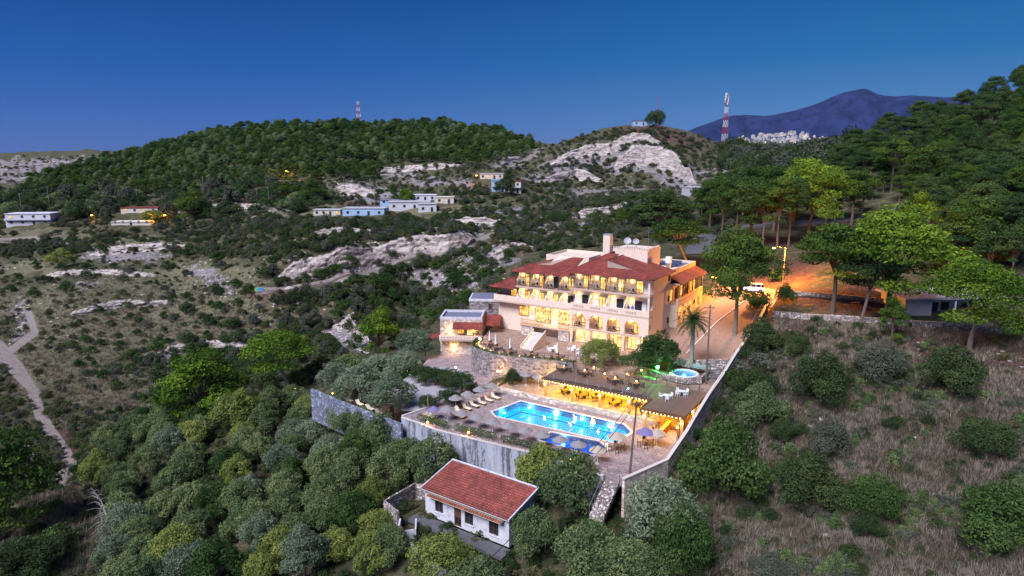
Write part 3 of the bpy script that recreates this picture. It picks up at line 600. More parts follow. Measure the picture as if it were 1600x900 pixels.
# ------------------------------------------------------------------ plants
def leaf_mesh(name, lobes, n, size, mat_, flat=0.0, aspect=.55, jit=.55, seed=1, up=.25):
    """thousands of small leaf-sized faces spread over the outer volume of the lobes; flat > 0 thins each lobe's underside"""
    r = np.random.default_rng(seed); L = np.array([l[:6] for l in lobes], float)
    area = (L[:, 3]*L[:, 4]+L[:, 4]*L[:, 5]+L[:, 3]*L[:, 5]); k = r.choice(len(L), n, p=area/area.sum())
    d = r.normal(size=(n, 3)); d[:, 2] += up; d /= np.linalg.norm(d, axis=1)[:, None]
    if flat: d[:, 2] = np.where(d[:, 2] < 0, d[:, 2]*(1-flat), d[:, 2])
    bump = 1+.16*np.sin(d[:, 0]*7+k)*np.cos(d[:, 1]*6+k*2)+.12*np.sin(d[:, 2]*9+k*3)
    rad = (r.uniform(.62, 1.05, n)**.6)*bump; p = L[k, :3]+d*L[k, 3:6]*rad[:, None]
    nr_ = d/np.maximum(L[k, 3:6], .05); nr_ /= np.linalg.norm(nr_, axis=1)[:, None]; nr_ = nr_+r.normal(size=(n, 3))*jit; nr_ /= np.linalg.norm(nr_, axis=1)[:, None]
    a = np.cross(nr_, r.normal(size=(n, 3))); a /= np.linalg.norm(a, axis=1)[:, None]; b = np.cross(nr_, a)
    s = size*r.uniform(.6, 1.25, n); a *= s[:, None]*.5; b *= s[:, None]*.5*aspect
    co = np.stack([p-a, p-b*.9, p+a, p+b*.9], 1).reshape(-1, 3); f = np.arange(4*n).reshape(-1, 4)
    me = mesh_np(name, co, f, mat=mat_)
    lt = r.uniform(.25, .75, len(L)); t_ = np.clip(lt[k]+r.normal(size=n)*.16, 0, 1); at = me.attributes.new('tint', 'FLOAT', 'FACE'); at.data.foreach_set('value', t_.astype(np.float32))
    return me
def limbs(rnd, lobes, base_r, h0, lean=(0, 0), forks=None, n=6, wig=.35):
    """trunk to h0, then a limb to every lobe"""
    m = MB(); top = Vector((lean[0], lean[1], h0)); mid = Vector((lean[0]*.45+rnd.uniform(-.2, .2), lean[1]*.45, h0*.5))
    m.tube([(0, 0, -.6), (0, 0, .1), mid, top], [base_r*1.25, base_r, base_r*.8, base_r*.65], n)
    for l in lobes:
        e = Vector(l[:3]); md = top.lerp(e, .5)+Vector((rnd.uniform(-1, 1), rnd.uniform(-1, 1), -.3))*wig
        m.tube([top-Vector((0, 0, .2)), md, e], [base_r*.42, base_r*.26, base_r*.1], 4, cap=False)
    return m
def pine_proto(seed, h=10, w=7, dens=1.0, flatness=.45, bare=.45, lean=0):
    rnd = random.Random(seed); lb = []; lx, ly = lean*h*.3, lean*h*.1
    nl = 24
    for i in range(nl):
        an = i*2.4+rnd.uniform(-.4, .4); q = math.sqrt((i+.4)/nl); rr = w*.5*q*.78; zz = h*(bare+.08)+(h*(1-bare)-1.0)*(1-q*q*.7)*rnd.uniform(.55, 1)
        s = w*rnd.uniform(.10, .185); lb.append((lx+rr*math.cos(an), ly+rr*math.sin(an), zz, s*1.2, s*1.2, s*(1-flatness)*rnd.uniform(.9, 1.3)))
    for i in range(5):
        an = rnd.uniform(0, 6.3); rr = w*.36*rnd.uniform(.5, 1.1); s = w*rnd.uniform(.09, .14); lb.append((lx*.8+rr*math.cos(an), ly+rr*math.sin(an), h*(bare+rnd.uniform(-.06, .12)), s*1.4, s*1.4, s*.6))
    cr_ = leaf_mesh('crown', lb, int(8500*dens), .34, M['pine_green'], flat=.35, aspect=.5, seed=seed, jit=.5)
    tk = limbs(rnd, lb[:12], .035*h**.9*.9, h*bare*.9, (lx, ly)).mesh('trunk', M['bark'], True)
    return cr_, tk
def olive_proto(seed, h=5.5, w=6.5, n=8500):
    rnd = random.Random(seed); lb = []
    for i in range(19):
        an = i*2.4+rnd.uniform(-.5, .5); q = math.sqrt((i+.5)/19); rr = w*.5*q*.8; zz = h*.38+(h*.62-.6)*(1-q*q*.8)*rnd.uniform(.7, 1.05)
        s = w*rnd.uniform(.10, .17); lb.append((rr*math.cos(an), rr*math.sin(an), zz, s, s, s*rnd.uniform(.85, 1.15)))
    for i in range(8):
        an = rnd.uniform(0, 6.3); rr = w*.42*rnd.uniform(.6, 1.05); s = w*rnd.uniform(.08, .12); lb.append((rr*math.cos(an), rr*math.sin(an), h*rnd.uniform(.22, .5), s, s, s))
    cr_ = leaf_mesh('crown', lb, n, .30, M['olive_green'], aspect=.45, seed=seed, jit=.75)
    tk = limbs(rnd, lb[:9], .24, h*.28, (rnd.uniform(-.3, .3), 0)).mesh('trunk', M['bark'], True)
    return cr_, tk
def bush_proto(seed, w=3.0, h=2.0, n=1500, size=.24):
    rnd = random.Random(seed); lb = []
    for i in range(14):
        an = i*2.4+rnd.uniform(-.5, .5); q = math.sqrt(i/14.); rr = w*.5*q*rnd.uniform(.6, .95); s = w*rnd.uniform(.10, .23); lb.append((rr*math.cos(an), rr*math.sin(an), h*(.35+.35*(1-q*q))*rnd.uniform(.8, 1.2), s, s, s*h/w*1.25))
    return leaf_mesh('foliage', lb, n, size, M['shrub_dark'], aspect=.55, seed=seed, jit=.7), limbs(rnd, lb[:5], .07, .35, n=5, wig=.15).mesh('stem', M['bark'], True)
PINE = [pine_proto(11, 10, 7.5), pine_proto(12, 11, 8.5, flatness=.55, bare=.5), pine_proto(13, 9.5, 6.5, flatness=.3, bare=.32), pine_proto(14, 10, 8, flatness=.5, bare=.5, lean=.5)]
DENSE = [pine_proto(15, 9, 7.5, 1.2, .15, .12), pine_proto(16, 9, 6.5, 1.1, .1, .15)]
UMB = [pine_proto(17, 12.5, 10.5, 2.2, .3, .40), pine_proto(18, 12, 11, 2.1, .32, .36, lean=-.1)]
OLIVE = [olive_proto(21), olive_proto(22, 5, 7), olive_proto(23, 6.2, 6.2), olive_proto(24, 4.8, 5.8)]
BUSH = [bush_proto(31), bush_proto(32, 3.2, 1.6), bush_proto(33, 2.6, 2.4), bush_proto(34, 3.4, 2.1)]
BIGBUSH = [bush_proto(35, 6, 4.4, 11000, .22), bush_proto(36, 6.4, 3.9, 11000, .21)]
n_tree = 0
def plant(name, proto, p, rz, sc, mat_, label, cat, group=None, szz=1.0, tn=('crown', 'trunk'), bark=None):
    """one tree or bush: an Empty on the ground with crown and trunk under it, meshes shared between alike ones"""
    t = thing(name, label, cat, p, rz, group); t.scale = (sc, sc, sc*szz)
    c = link(tn[0], proto[0], t); c.material_slots[0].link = 'OBJECT'; c.material_slots[0].material = M[mat_]
    k = link(tn[1], proto[1], t)
    if bark: k.material_slots[0].link = 'OBJECT'; k.material_slots[0].material = M[bark]
    return t
PH = {id(PINE[0]): (10, 7.5), id(PINE[1]): (11, 8.5), id(PINE[2]): (9.5, 6.5), id(PINE[3]): (10, 8), id(DENSE[0]): (9, 7.5), id(DENSE[1]): (9, 6.5), id(UMB[0]): (12.5, 10.5), id(UMB[1]): (12, 11),
      id(OLIVE[0]): (5.5, 6.5), id(OLIVE[1]): (5, 7), id(OLIVE[2]): (6.2, 6.2), id(OLIVE[3]): (4.8, 5.8), id(BUSH[0]): (2, 3), id(BUSH[1]): (1.6, 3.2), id(BUSH[2]): (2.4, 2.6), id(BUSH[3]): (2.1, 3.4), id(BIGBUSH[0]): (4.4, 6), id(BIGBUSH[1]): (3.9, 6.4)}
def at_px(name, proto, bx, by, wpx, hpx, mat_, label, cat='tree', group=None, z=None, tn=('crown', 'trunk'), bark=None, rz=None):
    """base seen at photo pixel (bx, by); wpx, hpx = how wide and tall it stands in the photo"""
    p = W(bx, by, z) if z is not None else hit(bx, by)
    if p is None: return None
    zc = proj(p.x, p.y, p.z)[2]; h0, w0 = PH[id(proto)]; sc = wpx*zc/F/w0*.98; szz = (hpx*zc/F/h0)/sc/.97
    return plant(name, proto, (p.x, p.y, p.z), random.uniform(0, 6.28) if rz is None else rz, sc, mat_, label, cat, group, szz, tn, bark)
# ---- single trees that stand out
A_ = at_px
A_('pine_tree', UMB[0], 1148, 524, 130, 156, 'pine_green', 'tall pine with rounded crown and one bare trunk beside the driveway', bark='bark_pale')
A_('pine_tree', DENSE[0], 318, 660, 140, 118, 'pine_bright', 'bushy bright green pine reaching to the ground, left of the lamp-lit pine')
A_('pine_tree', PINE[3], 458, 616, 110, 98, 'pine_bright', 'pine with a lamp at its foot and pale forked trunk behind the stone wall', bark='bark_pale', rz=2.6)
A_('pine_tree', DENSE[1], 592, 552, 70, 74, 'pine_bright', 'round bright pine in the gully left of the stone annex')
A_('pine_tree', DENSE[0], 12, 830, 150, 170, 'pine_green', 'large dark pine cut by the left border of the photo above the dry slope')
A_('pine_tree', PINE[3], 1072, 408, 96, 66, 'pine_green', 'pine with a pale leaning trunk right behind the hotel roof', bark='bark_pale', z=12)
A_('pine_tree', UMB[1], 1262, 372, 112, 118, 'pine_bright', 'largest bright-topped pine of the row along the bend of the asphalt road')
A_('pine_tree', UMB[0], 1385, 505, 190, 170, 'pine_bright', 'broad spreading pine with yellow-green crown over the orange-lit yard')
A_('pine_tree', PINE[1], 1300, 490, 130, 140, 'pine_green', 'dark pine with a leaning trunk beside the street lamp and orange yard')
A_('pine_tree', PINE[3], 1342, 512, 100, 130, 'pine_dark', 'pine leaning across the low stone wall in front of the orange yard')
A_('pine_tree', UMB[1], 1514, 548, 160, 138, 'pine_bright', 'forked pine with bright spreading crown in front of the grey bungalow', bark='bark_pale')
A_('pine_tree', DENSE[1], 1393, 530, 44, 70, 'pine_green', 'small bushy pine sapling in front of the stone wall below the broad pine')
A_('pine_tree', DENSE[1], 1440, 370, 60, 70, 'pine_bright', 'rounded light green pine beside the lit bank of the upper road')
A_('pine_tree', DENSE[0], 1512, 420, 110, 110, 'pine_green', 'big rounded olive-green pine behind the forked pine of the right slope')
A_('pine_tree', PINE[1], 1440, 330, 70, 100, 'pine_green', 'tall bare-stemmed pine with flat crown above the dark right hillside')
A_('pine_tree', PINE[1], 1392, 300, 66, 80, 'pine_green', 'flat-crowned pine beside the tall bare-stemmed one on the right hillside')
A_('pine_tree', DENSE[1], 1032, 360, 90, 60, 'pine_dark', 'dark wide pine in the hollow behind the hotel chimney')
for i, (x, y, w_, h_) in enumerate([(1128, 372, 60, 92), (1150, 378, 62, 95), (1172, 384, 70, 100), (1192, 388, 60, 98), (1214, 388, 66, 110), (1232, 384, 60, 108), (1208, 362, 70, 100), (1180, 352, 70, 90), (1240, 350, 80, 92), (1290, 352, 86, 88), (1330, 352, 80, 84), (1160, 345, 70, 80), (1108, 362, 66, 80)]):
    A_('pine_tree', PINE[i % 3], x, y, w_, h_, ['pine_green', 'pine_green', 'pine_dark'][i % 3], ['leftmost front pine', 'second front pine', 'third front pine', 'fourth front pine', 'fifth front pine', 'sixth front pine', 'middle rear pine', 'left rear pine', 'right rear pine', 'first pine right of the brightest crown', 'last pine at the right end', 'rearmost left pine', 'outermost left pine'][i]+' of the slender-trunked row above the road bend', group='pines above the road bend')
# hill of pines to the right
def spread(poly, n, gap, tries=40, near=50, far=3000):
    """points on the ground under a patch of the photo, gap metres apart"""
    out = []; arr = np.zeros((n, 2)); x, y = in_px_n(poly, n*min(tries, 25)); P_, ok = hits(x, y, near, far)
    for p in P_:
        k_ = len(out)
        if k_ >= n: break
        g_ = gap(Vector(p)) if callable(gap) else gap
        if not k_ or ((arr[:k_, 0]-p[0])**2+(arr[:k_, 1]-p[1])**2).min() > g_*g_: arr[k_] = p[:2]; out.append(Vector(p))
    return out
hillR = [(1290, 285), (1340, 240), (1420, 205), (1500, 175), (1598, 150), (1700, 130), (1700, 440), (1560, 430), (1480, 440), (1420, 300)]
for i, p in enumerate(spread(hillR, 205, lambda p: 4.6 if p.y < 210 else 6.2)):
    pr_ = [PINE[0], PINE[1], DENSE[1], PINE[2], DENSE[0]][i % 5]
    s_ = random.uniform(.85, 1.25)*(1.0 if p.y < 200 else 1.1)
    mc = random.choice(['pine_dark', 'pine_dark', 'pine_green', 'pine_dark']); qx, qy, _ = proj(p[0], p[1], p[2]+6)
    plant('pine_tree', pr_, p, random.uniform(0, 6.3), s_, mc, ('lighter green' if mc == 'pine_green' else 'dark green')+(' flat-crowned' if i % 5 == 1 else ' bushy' if i % 5 in (2, 4) else ' round-crowned')+' pine '+('on the crest of' if qy < 190 else 'halfway up' if qy < 290 else 'at the foot of')+' the wooded hill '+('toward the blue mountain' if qx < 1420 else 'at the right side'), 'tree', 'pines of the right hill')
midR = [(950, 372), (990, 330), (1100, 320), (1100, 300), (1200, 285), (1300, 275), (1310, 330), (1200, 330), (1100, 362)]
for i, p in enumerate(spread(midR, 38, 7, near=150)):
    plant('pine_tree', [PINE[0], DENSE[1], PINE[2]][i % 3], p, random.uniform(0, 6.3), random.uniform(.8, 1.1), random.choice(['pine_dark', 'pine_green', 'shrub_dark']), 'dark pine in the hollow between the hotel and the antenna hill', 'tree', 'pines in the hollow behind the hotel')
for i, p in enumerate(spread([(1310, 285), (1425, 285), (1480, 330), (1440, 343), (1330, 338), (1300, 300)], 16, 6, near=150)):
    plant('pine_tree', [PINE[0], DENSE[1], PINE[1]][i % 3], p, random.uniform(0, 6.3), random.uniform(.75, 1.0), 'pine_green', 'mid-green pine on the open slope above the upper road', 'tree', 'pines above the upper road')
# wooded hill: beyond the individual trees it is one wood
forest_src = (PINE[0], PINE[2])
hillL = [(150, 262), (230, 240), (320, 218), (420, 203), (560, 200), (680, 200), (780, 212), (838, 236), (800, 254), (700, 262), (600, 268), (590, 285), (500, 284), (400, 288), (300, 300), (200, 300), (60, 300), (40, 292)]
def gn_scatter(name, pts_, scl_, rot_, srcs, label, mat_=None, tilt=None):
    """one countless mass: points that carry turn and size, with a real plant of the scene set on each"""
    me = bpy.data.meshes.new(name); me.vertices.add(len(pts_)); me.vertices.foreach_set('co', np.asarray([tuple(p) for p in pts_], np.float32).ravel())
    a = me.attributes.new('psc', 'FLOAT', 'POINT'); a.data.foreach_set('value', np.asarray(scl_, np.float32))
    a = me.attributes.new('prot', 'FLOAT_VECTOR', 'POINT'); r3 = np.zeros((len(pts_), 3), np.float32); r3[:, 2] = rot_
    if tilt is not None: r3[:, :2] = tilt
    a.data.foreach_set('vector', r3.ravel())
    a = me.attributes.new('pick', 'INT', 'POINT'); a.data.foreach_set('value', rng.integers(0, len(srcs), len(pts_)).astype(np.int32))
    o = link(name, me); ng = bpy.data.node_groups.new(name, 'GeometryNodeTree')
    ng.interface.new_socket('Geometry', in_out='INPUT', socket_type='NodeSocketGeometry'); ng.interface.new_socket('Geometry', in_out='OUTPUT', socket_type='NodeSocketGeometry')
    gi = ng.nodes.new('NodeGroupInput'); go = ng.nodes.new('NodeGroupOutput'); jn = ng.nodes.new('GeometryNodeJoinGeometry')
    def named(nm, ty):
        n_ = ng.nodes.new('GeometryNodeInputNamedAttribute'); n_.data_type = ty; n_.inputs['Name'].default_value = nm; return n_.outputs['Attribute']
    pk = named('pick', 'INT'); sc_ = named('psc', 'FLOAT'); rt = named('prot', 'FLOAT_VECTOR')
    for i, s in enumerate(srcs):
        ob = ng.nodes.new('GeometryNodeObjectInfo'); ob.inputs['Object'].default_value = s; ob.inputs['As Instance'].default_value = False; ob.transform_space = 'ORIGINAL'
        cm = ng.nodes.new('FunctionNodeCompare'); cm.data_type = 'INT'; cm.operation = 'EQUAL'; ng.links.new(pk, cm.inputs[2]); cm.inputs[3].default_value = i
        ins = ng.nodes.new('GeometryNodeInstanceOnPoints'); src = ob.outputs['Geometry']
        if mat_:
            sm = ng.nodes.new('GeometryNodeSetMaterial'); sm.inputs['Material'].default_value = M[mat_[i % len(mat_)]]; ng.links.new(src, sm.inputs['Geometry']); src = sm.outputs[0]
        ng.links.new(gi.outputs[0], ins.inputs['Points']); ng.links.new(cm.outputs[0], ins.inputs['Selection']); ng.links.new(src, ins.inputs['Instance'])
        ng.links.new(rt, ins.inputs['Rotation']); ng.links.new(sc_, ins.inputs['Scale']); ng.links.new(ins.outputs[0], jn.inputs[0])
    ng.links.new(jn.outputs[0], go.inputs[0]); md = o.modifiers.new('scatter', 'NODES'); md.node_group = ng
    return tag(o, label, None, None, 'stuff')
def first_part(name, idx=0):
    c = [o for o in C.objects if o.name.startswith(name)]
    return c[idx]
def crown_of(mesh_):
    for o in C.objects:
        if o.type == 'MESH' and o.data is mesh_: return o
def spread_fast(poly, n, near=150, far=1500, dens=None):
    x, y = in_px_n(poly, n*3 if dens else n)
    if dens: k_ = rng.random(len(x)) < dens(x, y); x, y = x[k_][:n], y[k_][:n]
    P_, ok = hits(x, y, near, far); return [Vector(p) for p in P_]
def bmax(bl, x, y): return np.max([blob(x, y, *b) for b in bl], axis=0)
ps = spread(hillL, 2100, 4.2, tries=12, near=300, far=900)
# trees along the skyline
for x in np.linspace(190, 842, 60):
    yy = np.interp(x, [190, 230, 320, 420, 560, 680, 780, 842], [246, 238, 214, 200, 197, 198, 210, 234]); p = hit(x, yy+3, 300, 900)
    if p is not None: ps.append(p)
gn_scatter('pine_forest', ps, [random.uniform(.5, 1.15)*(1 if p.y > 480 else .8) for p in ps], [random.uniform(0, 6.3) for _ in ps], [crown_of(PINE[0][0]), crown_of(PINE[2][0]), crown_of(DENSE[0][0])], 'pine wood covering the long flat-topped hill', ['pine_green', 'olive_green', 'pine_green'])
# ---- olives and garden trees
O_ = lambda *a, **k: at_px('olive_tree', *a, **k)
O_(OLIVE[2], 676, 764, 92, 84, 'olive_green', 'large olive tree standing against the streaked white wall behind the tiled cottage')
O_(OLIVE[0], 596, 715, 76, 72, 'olive_green', 'olive tree at the outer corner of the pool deck wall')
O_(OLIVE[1], 528, 612, 70, 44, 'olive_silver', 'leftmost grey olive tree behind the loungers at the long boundary wall', z=-1.5)
O_(OLIVE[0], 562, 626, 84, 56, 'olive_silver', 'second olive from the left behind the long boundary wall', z=-1.3)
O_(OLIVE[2], 612, 645, 84, 62, 'olive_silver', 'nearest olive behind the long boundary wall, beside the deck corner', z=-1.0)
O_(OLIVE[3], 590, 598, 70, 42, 'olive_silver', 'olive in the middle of the garden behind the loungers under the trees', z=-1.0)
O_(OLIVE[1], 648, 562, 66, 46, 'olive_silver', 'olive tree left of the stone annex at the edge of the gravel garden', z=-.5)
O_(OLIVE[3], 636, 588, 56, 40, 'olive_silver', 'olive with a green garden lamp under it on the gravel', z=-.3)
O_(OLIVE[3], 545, 590, 60, 36, 'olive_green', 'olive farthest back in the garden left of the gravel', z=-1.6)
grove = [(150, 690), (250, 650), (350, 640), (470, 640), (560, 665), (640, 730), (600, 790), (610, 900), (300, 940), (160, 930), (200, 840), (140, 760)]
gp = [(330, 690), (395, 672), (275, 715), (220, 745), (168, 760)]
k = 0
for i, p in enumerate(spread(grove, 84, 3.5)):
    w_ = random.uniform(.75, 1.1)
    mc = random.choice(['olive_green', 'olive_green', 'olive_yellow', 'olive_green', 'olive_silver', 'olive_green', 'laurel', 'olive_green']); qx, qy, _ = proj(*p)
    plant('olive_tree', OLIVE[i % 4], p, random.uniform(0, 6.3), w_, mc, {'olive_green': 'grey-green', 'olive_yellow': 'yellowish', 'olive_silver': 'silvery', 'laurel': 'dark green'}[mc]+' olive tree '+('at the upper edge of' if qy < 690 else 'in the middle of' if qy < 790 else 'in the lower part of')+' the dense grove, '+('toward the dead tree' if qx < 330 else 'toward the tiled cottage' if qx > 480 else 'in its centre'), 'tree', 'olives of the dense grove')
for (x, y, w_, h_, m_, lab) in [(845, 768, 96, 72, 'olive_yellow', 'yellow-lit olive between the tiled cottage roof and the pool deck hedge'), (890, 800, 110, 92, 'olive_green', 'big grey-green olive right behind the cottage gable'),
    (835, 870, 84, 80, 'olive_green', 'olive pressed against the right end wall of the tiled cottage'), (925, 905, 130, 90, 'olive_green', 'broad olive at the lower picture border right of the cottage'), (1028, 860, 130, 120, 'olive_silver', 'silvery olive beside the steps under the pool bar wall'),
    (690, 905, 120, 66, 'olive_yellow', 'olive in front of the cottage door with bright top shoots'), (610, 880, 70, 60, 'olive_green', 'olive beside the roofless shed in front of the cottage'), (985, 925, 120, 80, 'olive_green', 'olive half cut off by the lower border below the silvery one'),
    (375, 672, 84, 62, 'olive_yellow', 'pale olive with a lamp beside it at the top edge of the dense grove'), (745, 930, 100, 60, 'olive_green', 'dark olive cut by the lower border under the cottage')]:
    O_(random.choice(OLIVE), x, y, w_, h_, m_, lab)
B_ = lambda pr, x, y, w_, h_, m_, lab, **k: at_px('shrub', pr, x, y, w_, h_, m_, lab, 'shrub', tn=('foliage', 'stem'), **k)
for a in [(BIGBUSH[0], 1285, 632, 96, 78, 'shrub_dark', 'big round dark bush in the middle of the dry field'), (BIGBUSH[1], 1376, 594, 84, 58, 'shrub_grey', 'rounded grey-green bush nearest below the sapling pine'), (BIGBUSH[0], 1490, 616, 96, 72, 'shrub_dark', 'dark round bush below the forked pine'),
    (BIGBUSH[0], 1186, 668, 86, 70, 'olive_green', 'light-topped bush beside the perimeter wall in the dry field'), (BIGBUSH[1], 1292, 714, 66, 58, 'shrub_grey', 'blue-grey bush in the centre of the dry field'), (BIGBUSH[0], 1130, 786, 140, 128, 'laurel', 'tall dark evergreen bush against the pool bar side wall'),
    (BIGBUSH[0], 1265, 792, 110, 84, 'shrub_dark', 'dark bush left of the bright green trailing bush'), (BIGBUSH[1], 1365, 806, 100, 62, 'laurel', 'bright green low bush in the lower field'), (BIGBUSH[1], 1560, 850, 160, 90, 'laurel', 'spreading bush cut by the right border near the lower corner'),
    (BIGBUSH[1], 1545, 706, 110, 46, 'shrub_dark', 'flat dark bush at the right edge of the dry field'), (BIGBUSH[0], 1188, 548, 60, 50, 'shrub_dark', 'dark bush tucked behind the bend of the perimeter wall'), (BIGBUSH[1], 1245, 556, 42, 34, 'shrub_dark', 'small dark bush just below the corner of the two field walls'),
    (BIGBUSH[1], 1060, 890, 120, 100, 'laurel', 'leafy green bush at the lower border below the silvery olive'), (BIGBUSH[1], 1225, 690, 50, 34, 'shrub_dark', 'small dark bush right beside the light-topped one'), (BUSH[0], 88, 858, 60, 40, 'laurel', 'single round green bush on the dry bank at the lower left'),
    (BIGBUSH[0], 1000, 890, 60, 50, 'laurel', 'green bush between the two olives under the pool bar steps'), (BIGBUSH[1], 1355, 840, 60, 34, 'shrub_dark', 'low dark bush below the bright green one'), (BIGBUSH[0], 30, 905, 130, 60, 'shrub_dark', 'dark bush in the lower left corner'), (BIGBUSH[0], 1205, 905, 70, 36, 'shrub_grey', 'pale grey bush at the lower border of the dry field'),
    (BIGBUSH[1], 1180, 620, 70, 44, 'shrub_dark', 'tangled dark bush outside the middle of the perimeter wall')]: B_(*a)
zones = [([(1062, 735), (1080, 690), (1100, 655), (1148, 590), (1190, 520), (1216, 532), (1180, 606), (1125, 690), (1095, 740)], 20, 3.2, 'tangled shrub growing against the outside of the perimeter wall', 'shrubs along the perimeter wall', 1.25),
 ([(60, 640), (130, 640), (250, 700), (200, 760), (120, 760), (140, 680)], 14, 3.2, 'dark round bush beside the track at the lower left', 'bushes by the lower track', .8),
 ([(120, 480), (250, 440), (420, 470), (420, 560), (250, 640), (100, 600)], 88, 3.9, 'small round shrub dotted on the left valley terraces', 'shrubs on the left terraces', 1.0),
 ([(0, 440), (80, 400), (240, 400), (320, 370), (450, 350), (450, 420), (280, 430), (0, 480)], 30, 9, 'dark shrub on the slope below the left houses', 'shrubs below the left houses', 1.7),
 ([(200, 560), (520, 480), (700, 430), (760, 450), (740, 500), (600, 520), (480, 600), (420, 650), (240, 660)], 46, 5.4, 'dark shrub filling the gully left of the hotel', 'shrubs of the gully', 1.5),
 ([(560, 450), (640, 425), (700, 400), (760, 385), (775, 470), (740, 470), (690, 500), (600, 520)], 34, 5.5, 'big dark evergreen shrub on the slope right behind the stone annex', 'evergreens behind the stone annex', 2.1),
 ([(440, 350), (760, 330), (900, 300), (1060, 320), (940, 372), (800, 400), (600, 385)], 32, 10, 'shrub among the pale rocks of the slope behind the hotel', 'shrubs on the rocky slope', 1.6)]
for poly, n_, gap, lab, grp, s0 in zones:
    for i, p in enumerate(spread(poly, n_, gap, tries=14)):
        plant('shrub', BUSH[i % 4], p, random.uniform(0, 6.3), s0*random.uniform(.7, 1.25), random.choice(['shrub_dark', 'shrub_dark', 'shrub_grey', 'laurel', 'pine_dark']), lab, 'shrub', grp, tn=('foliage', 'stem'))
for i, (x, y, w_, h_) in enumerate([(532, 664, 60, 46), (574, 684, 64, 48), (497, 646, 50, 34)]): O_(OLIVE[i], x, y, w_, h_, 'olive_green', ['olive in front of the middle of the left boundary wall', 'olive in front of the right part of the left boundary wall', 'olive at the left end of the boundary wall, outside it'][i])
# ---- countless low growth
bs = [crown_of(b[0]) for b in BUSH]
def mass(name, poly, n_, lo, hi, mats, label, srcs=bs, near=50, far=1500, dens=None):
    q = spread_fast(poly, n_, near, far, dens)
    gn_scatter(name, [p-Vector((0, 0, .1)) for p in q], [random.uniform(lo, hi) for _ in q], [random.uniform(0, 6.3) for _ in q], srcs, label, mats)
def not_open(x, y):
    return 1-.78*np.minimum(1, bmax(GRASS+ROCK[10:]+SOIL[:4], x, y)*1.5)
def not_rock(x, y): return 1-.55*np.minimum(1, 1.3*bmax(ROCK+GRASS, x, y))
mass('valley_scrub', [(-270, 400), (450, 330), (760, 400), (760, 470), (640, 540), (560, 560), (480, 610), (360, 680), (200, 720), (-270, 800)], 4290, .25, .9, ['scrub', 'shrub_dark', 'shrub_grey', 'scrub'], 'low scrub covering the left valley slopes', near=90, far=420, dens=not_open)
mass('slope_thicket', [(200, 560), (300, 480), (440, 400), (520, 350), (760, 335), (900, 310), (1060, 330), (940, 380), (770, 470), (700, 500), (600, 520), (480, 600), (240, 650)], 429, .9, 2.0, ['shrub_dark', 'pine_dark', 'shrub_grey', 'shrub_dark'], 'thickets of dark evergreens on the slopes left of and behind the hotel', near=120, far=420, dens=not_open)
mass('hill_scrub', [(-270, 300), (400, 290), (600, 275), (800, 255), (860, 228), (1010, 195), (1100, 215), (1180, 250), (1290, 270), (1100, 380), (940, 380), (760, 400), (440, 400), (-270, 400)], 6760, .35, 1.5, ['scrub', 'shrub_dark', 'shrub_grey', 'shrub_dark'], 'low scrub on the rocky hills behind the hotel', near=220, far=900, dens=not_rock)
mass('valley_wood', [(-270, 300), (60, 300), (400, 290), (520, 300), (520, 330), (300, 345), (180, 345), (-270, 345)], 273, 2.0, 4.2, ['shrub_dark', 'olive_green', 'shrub_grey', 'pine_dark'], 'belt of mixed trees round the far houses', near=260, far=700)
mass('rear_scrub', [(-270, 260), (200, 240), (190, 300), (-270, 310)], 338, .6, 2, ['scrub', 'shrub_dark'], 'sparse scrub on the distant stony plateau', near=400, far=1200)
mass('far_wood', [(1140, 240), (1200, 232), (1290, 232), (1330, 236), (1290, 285), (1180, 290), (1130, 262)], 546, 2.5, 6, ['shrub_dark', 'pine_dark', 'shrub_grey'], 'wooded plain between the antenna hill and the far village', near=280, far=2400)
mass('field_weeds', [(1060, 740), (1120, 620), (1210, 500), (1900, 560), (1900, 1060), (1040, 1060)], 1170, .12, .5, ['scrub', 'shrub_grey', 'shrub_dark', 'scrub'], 'low weeds in the dry field right of the wall', near=55, far=160)
mass('grove_undergrowth', [(-270, 760), (150, 640), (470, 630), (640, 680), (900, 740), (1100, 700), (1100, 1060), (-270, 1060)], 1950, .25, .8, ['scrub', 'shrub_dark', 'shrub_dark', 'shrub_dark'], 'undergrowth beneath the olives', near=55, far=170)
# tufts of straw
def tuft(seed):
    r_ = random.Random(seed); m = MB()
    for i in range(16):
        an = r_.uniform(0, 6.3); l = r_.uniform(.35, .8); o = Vector((r_.uniform(-.22, .22), r_.uniform(-.22, .22), -.05)); tip = o+Vector((math.cos(an)*l*.6, math.sin(an)*l*.6, l)); sd_ = Vector((-math.sin(an), math.cos(an), 0))*.035
        m.add([o-sd_, o+sd_, tip], [(0, 1, 2)])
    return m.mesh('tuft', M['straw'])
tf = []
for i, (x, y) in enumerate([(1240, 860), (1420, 700)]):
    o = link('grass_tuft', tuft(50+i)); o.location = hit(x, y); o.scale = (2, 2, 2); tf.append(o)
    tag(o, ['dry straw tuft near the lower border of the dry field', 'dry straw tuft in the middle of the field below the big round bush'][i], 'grass tuft')
def g_dens(x, y): return .25+.75*np.minimum(1, 1.3*bmax(GRASS, x, y))
def patchy(s_, lo, hi):
    return lambda x, y: np.clip((fbm(x/38+s_, y/17+s_, 4, 71)-lo)/(hi-lo), 0, 1)
FLD = [(1060, 740), (1120, 620), (1210, 500), (1900, 540), (1900, 1060), (1040, 1060)]
mass('dry_grass', FLD, 28600, .5, 1.5, ['straw'], 'dry grass of the field right of the wall', tf, near=55, far=170, dens=g_dens)
mass('pale_grass', FLD, 17000, .6, 1.9, ['straw_pale'], 'pale bleached grass in patches on the field right of the wall', tf, near=55, far=170, dens=patchy(3, .44, .58))
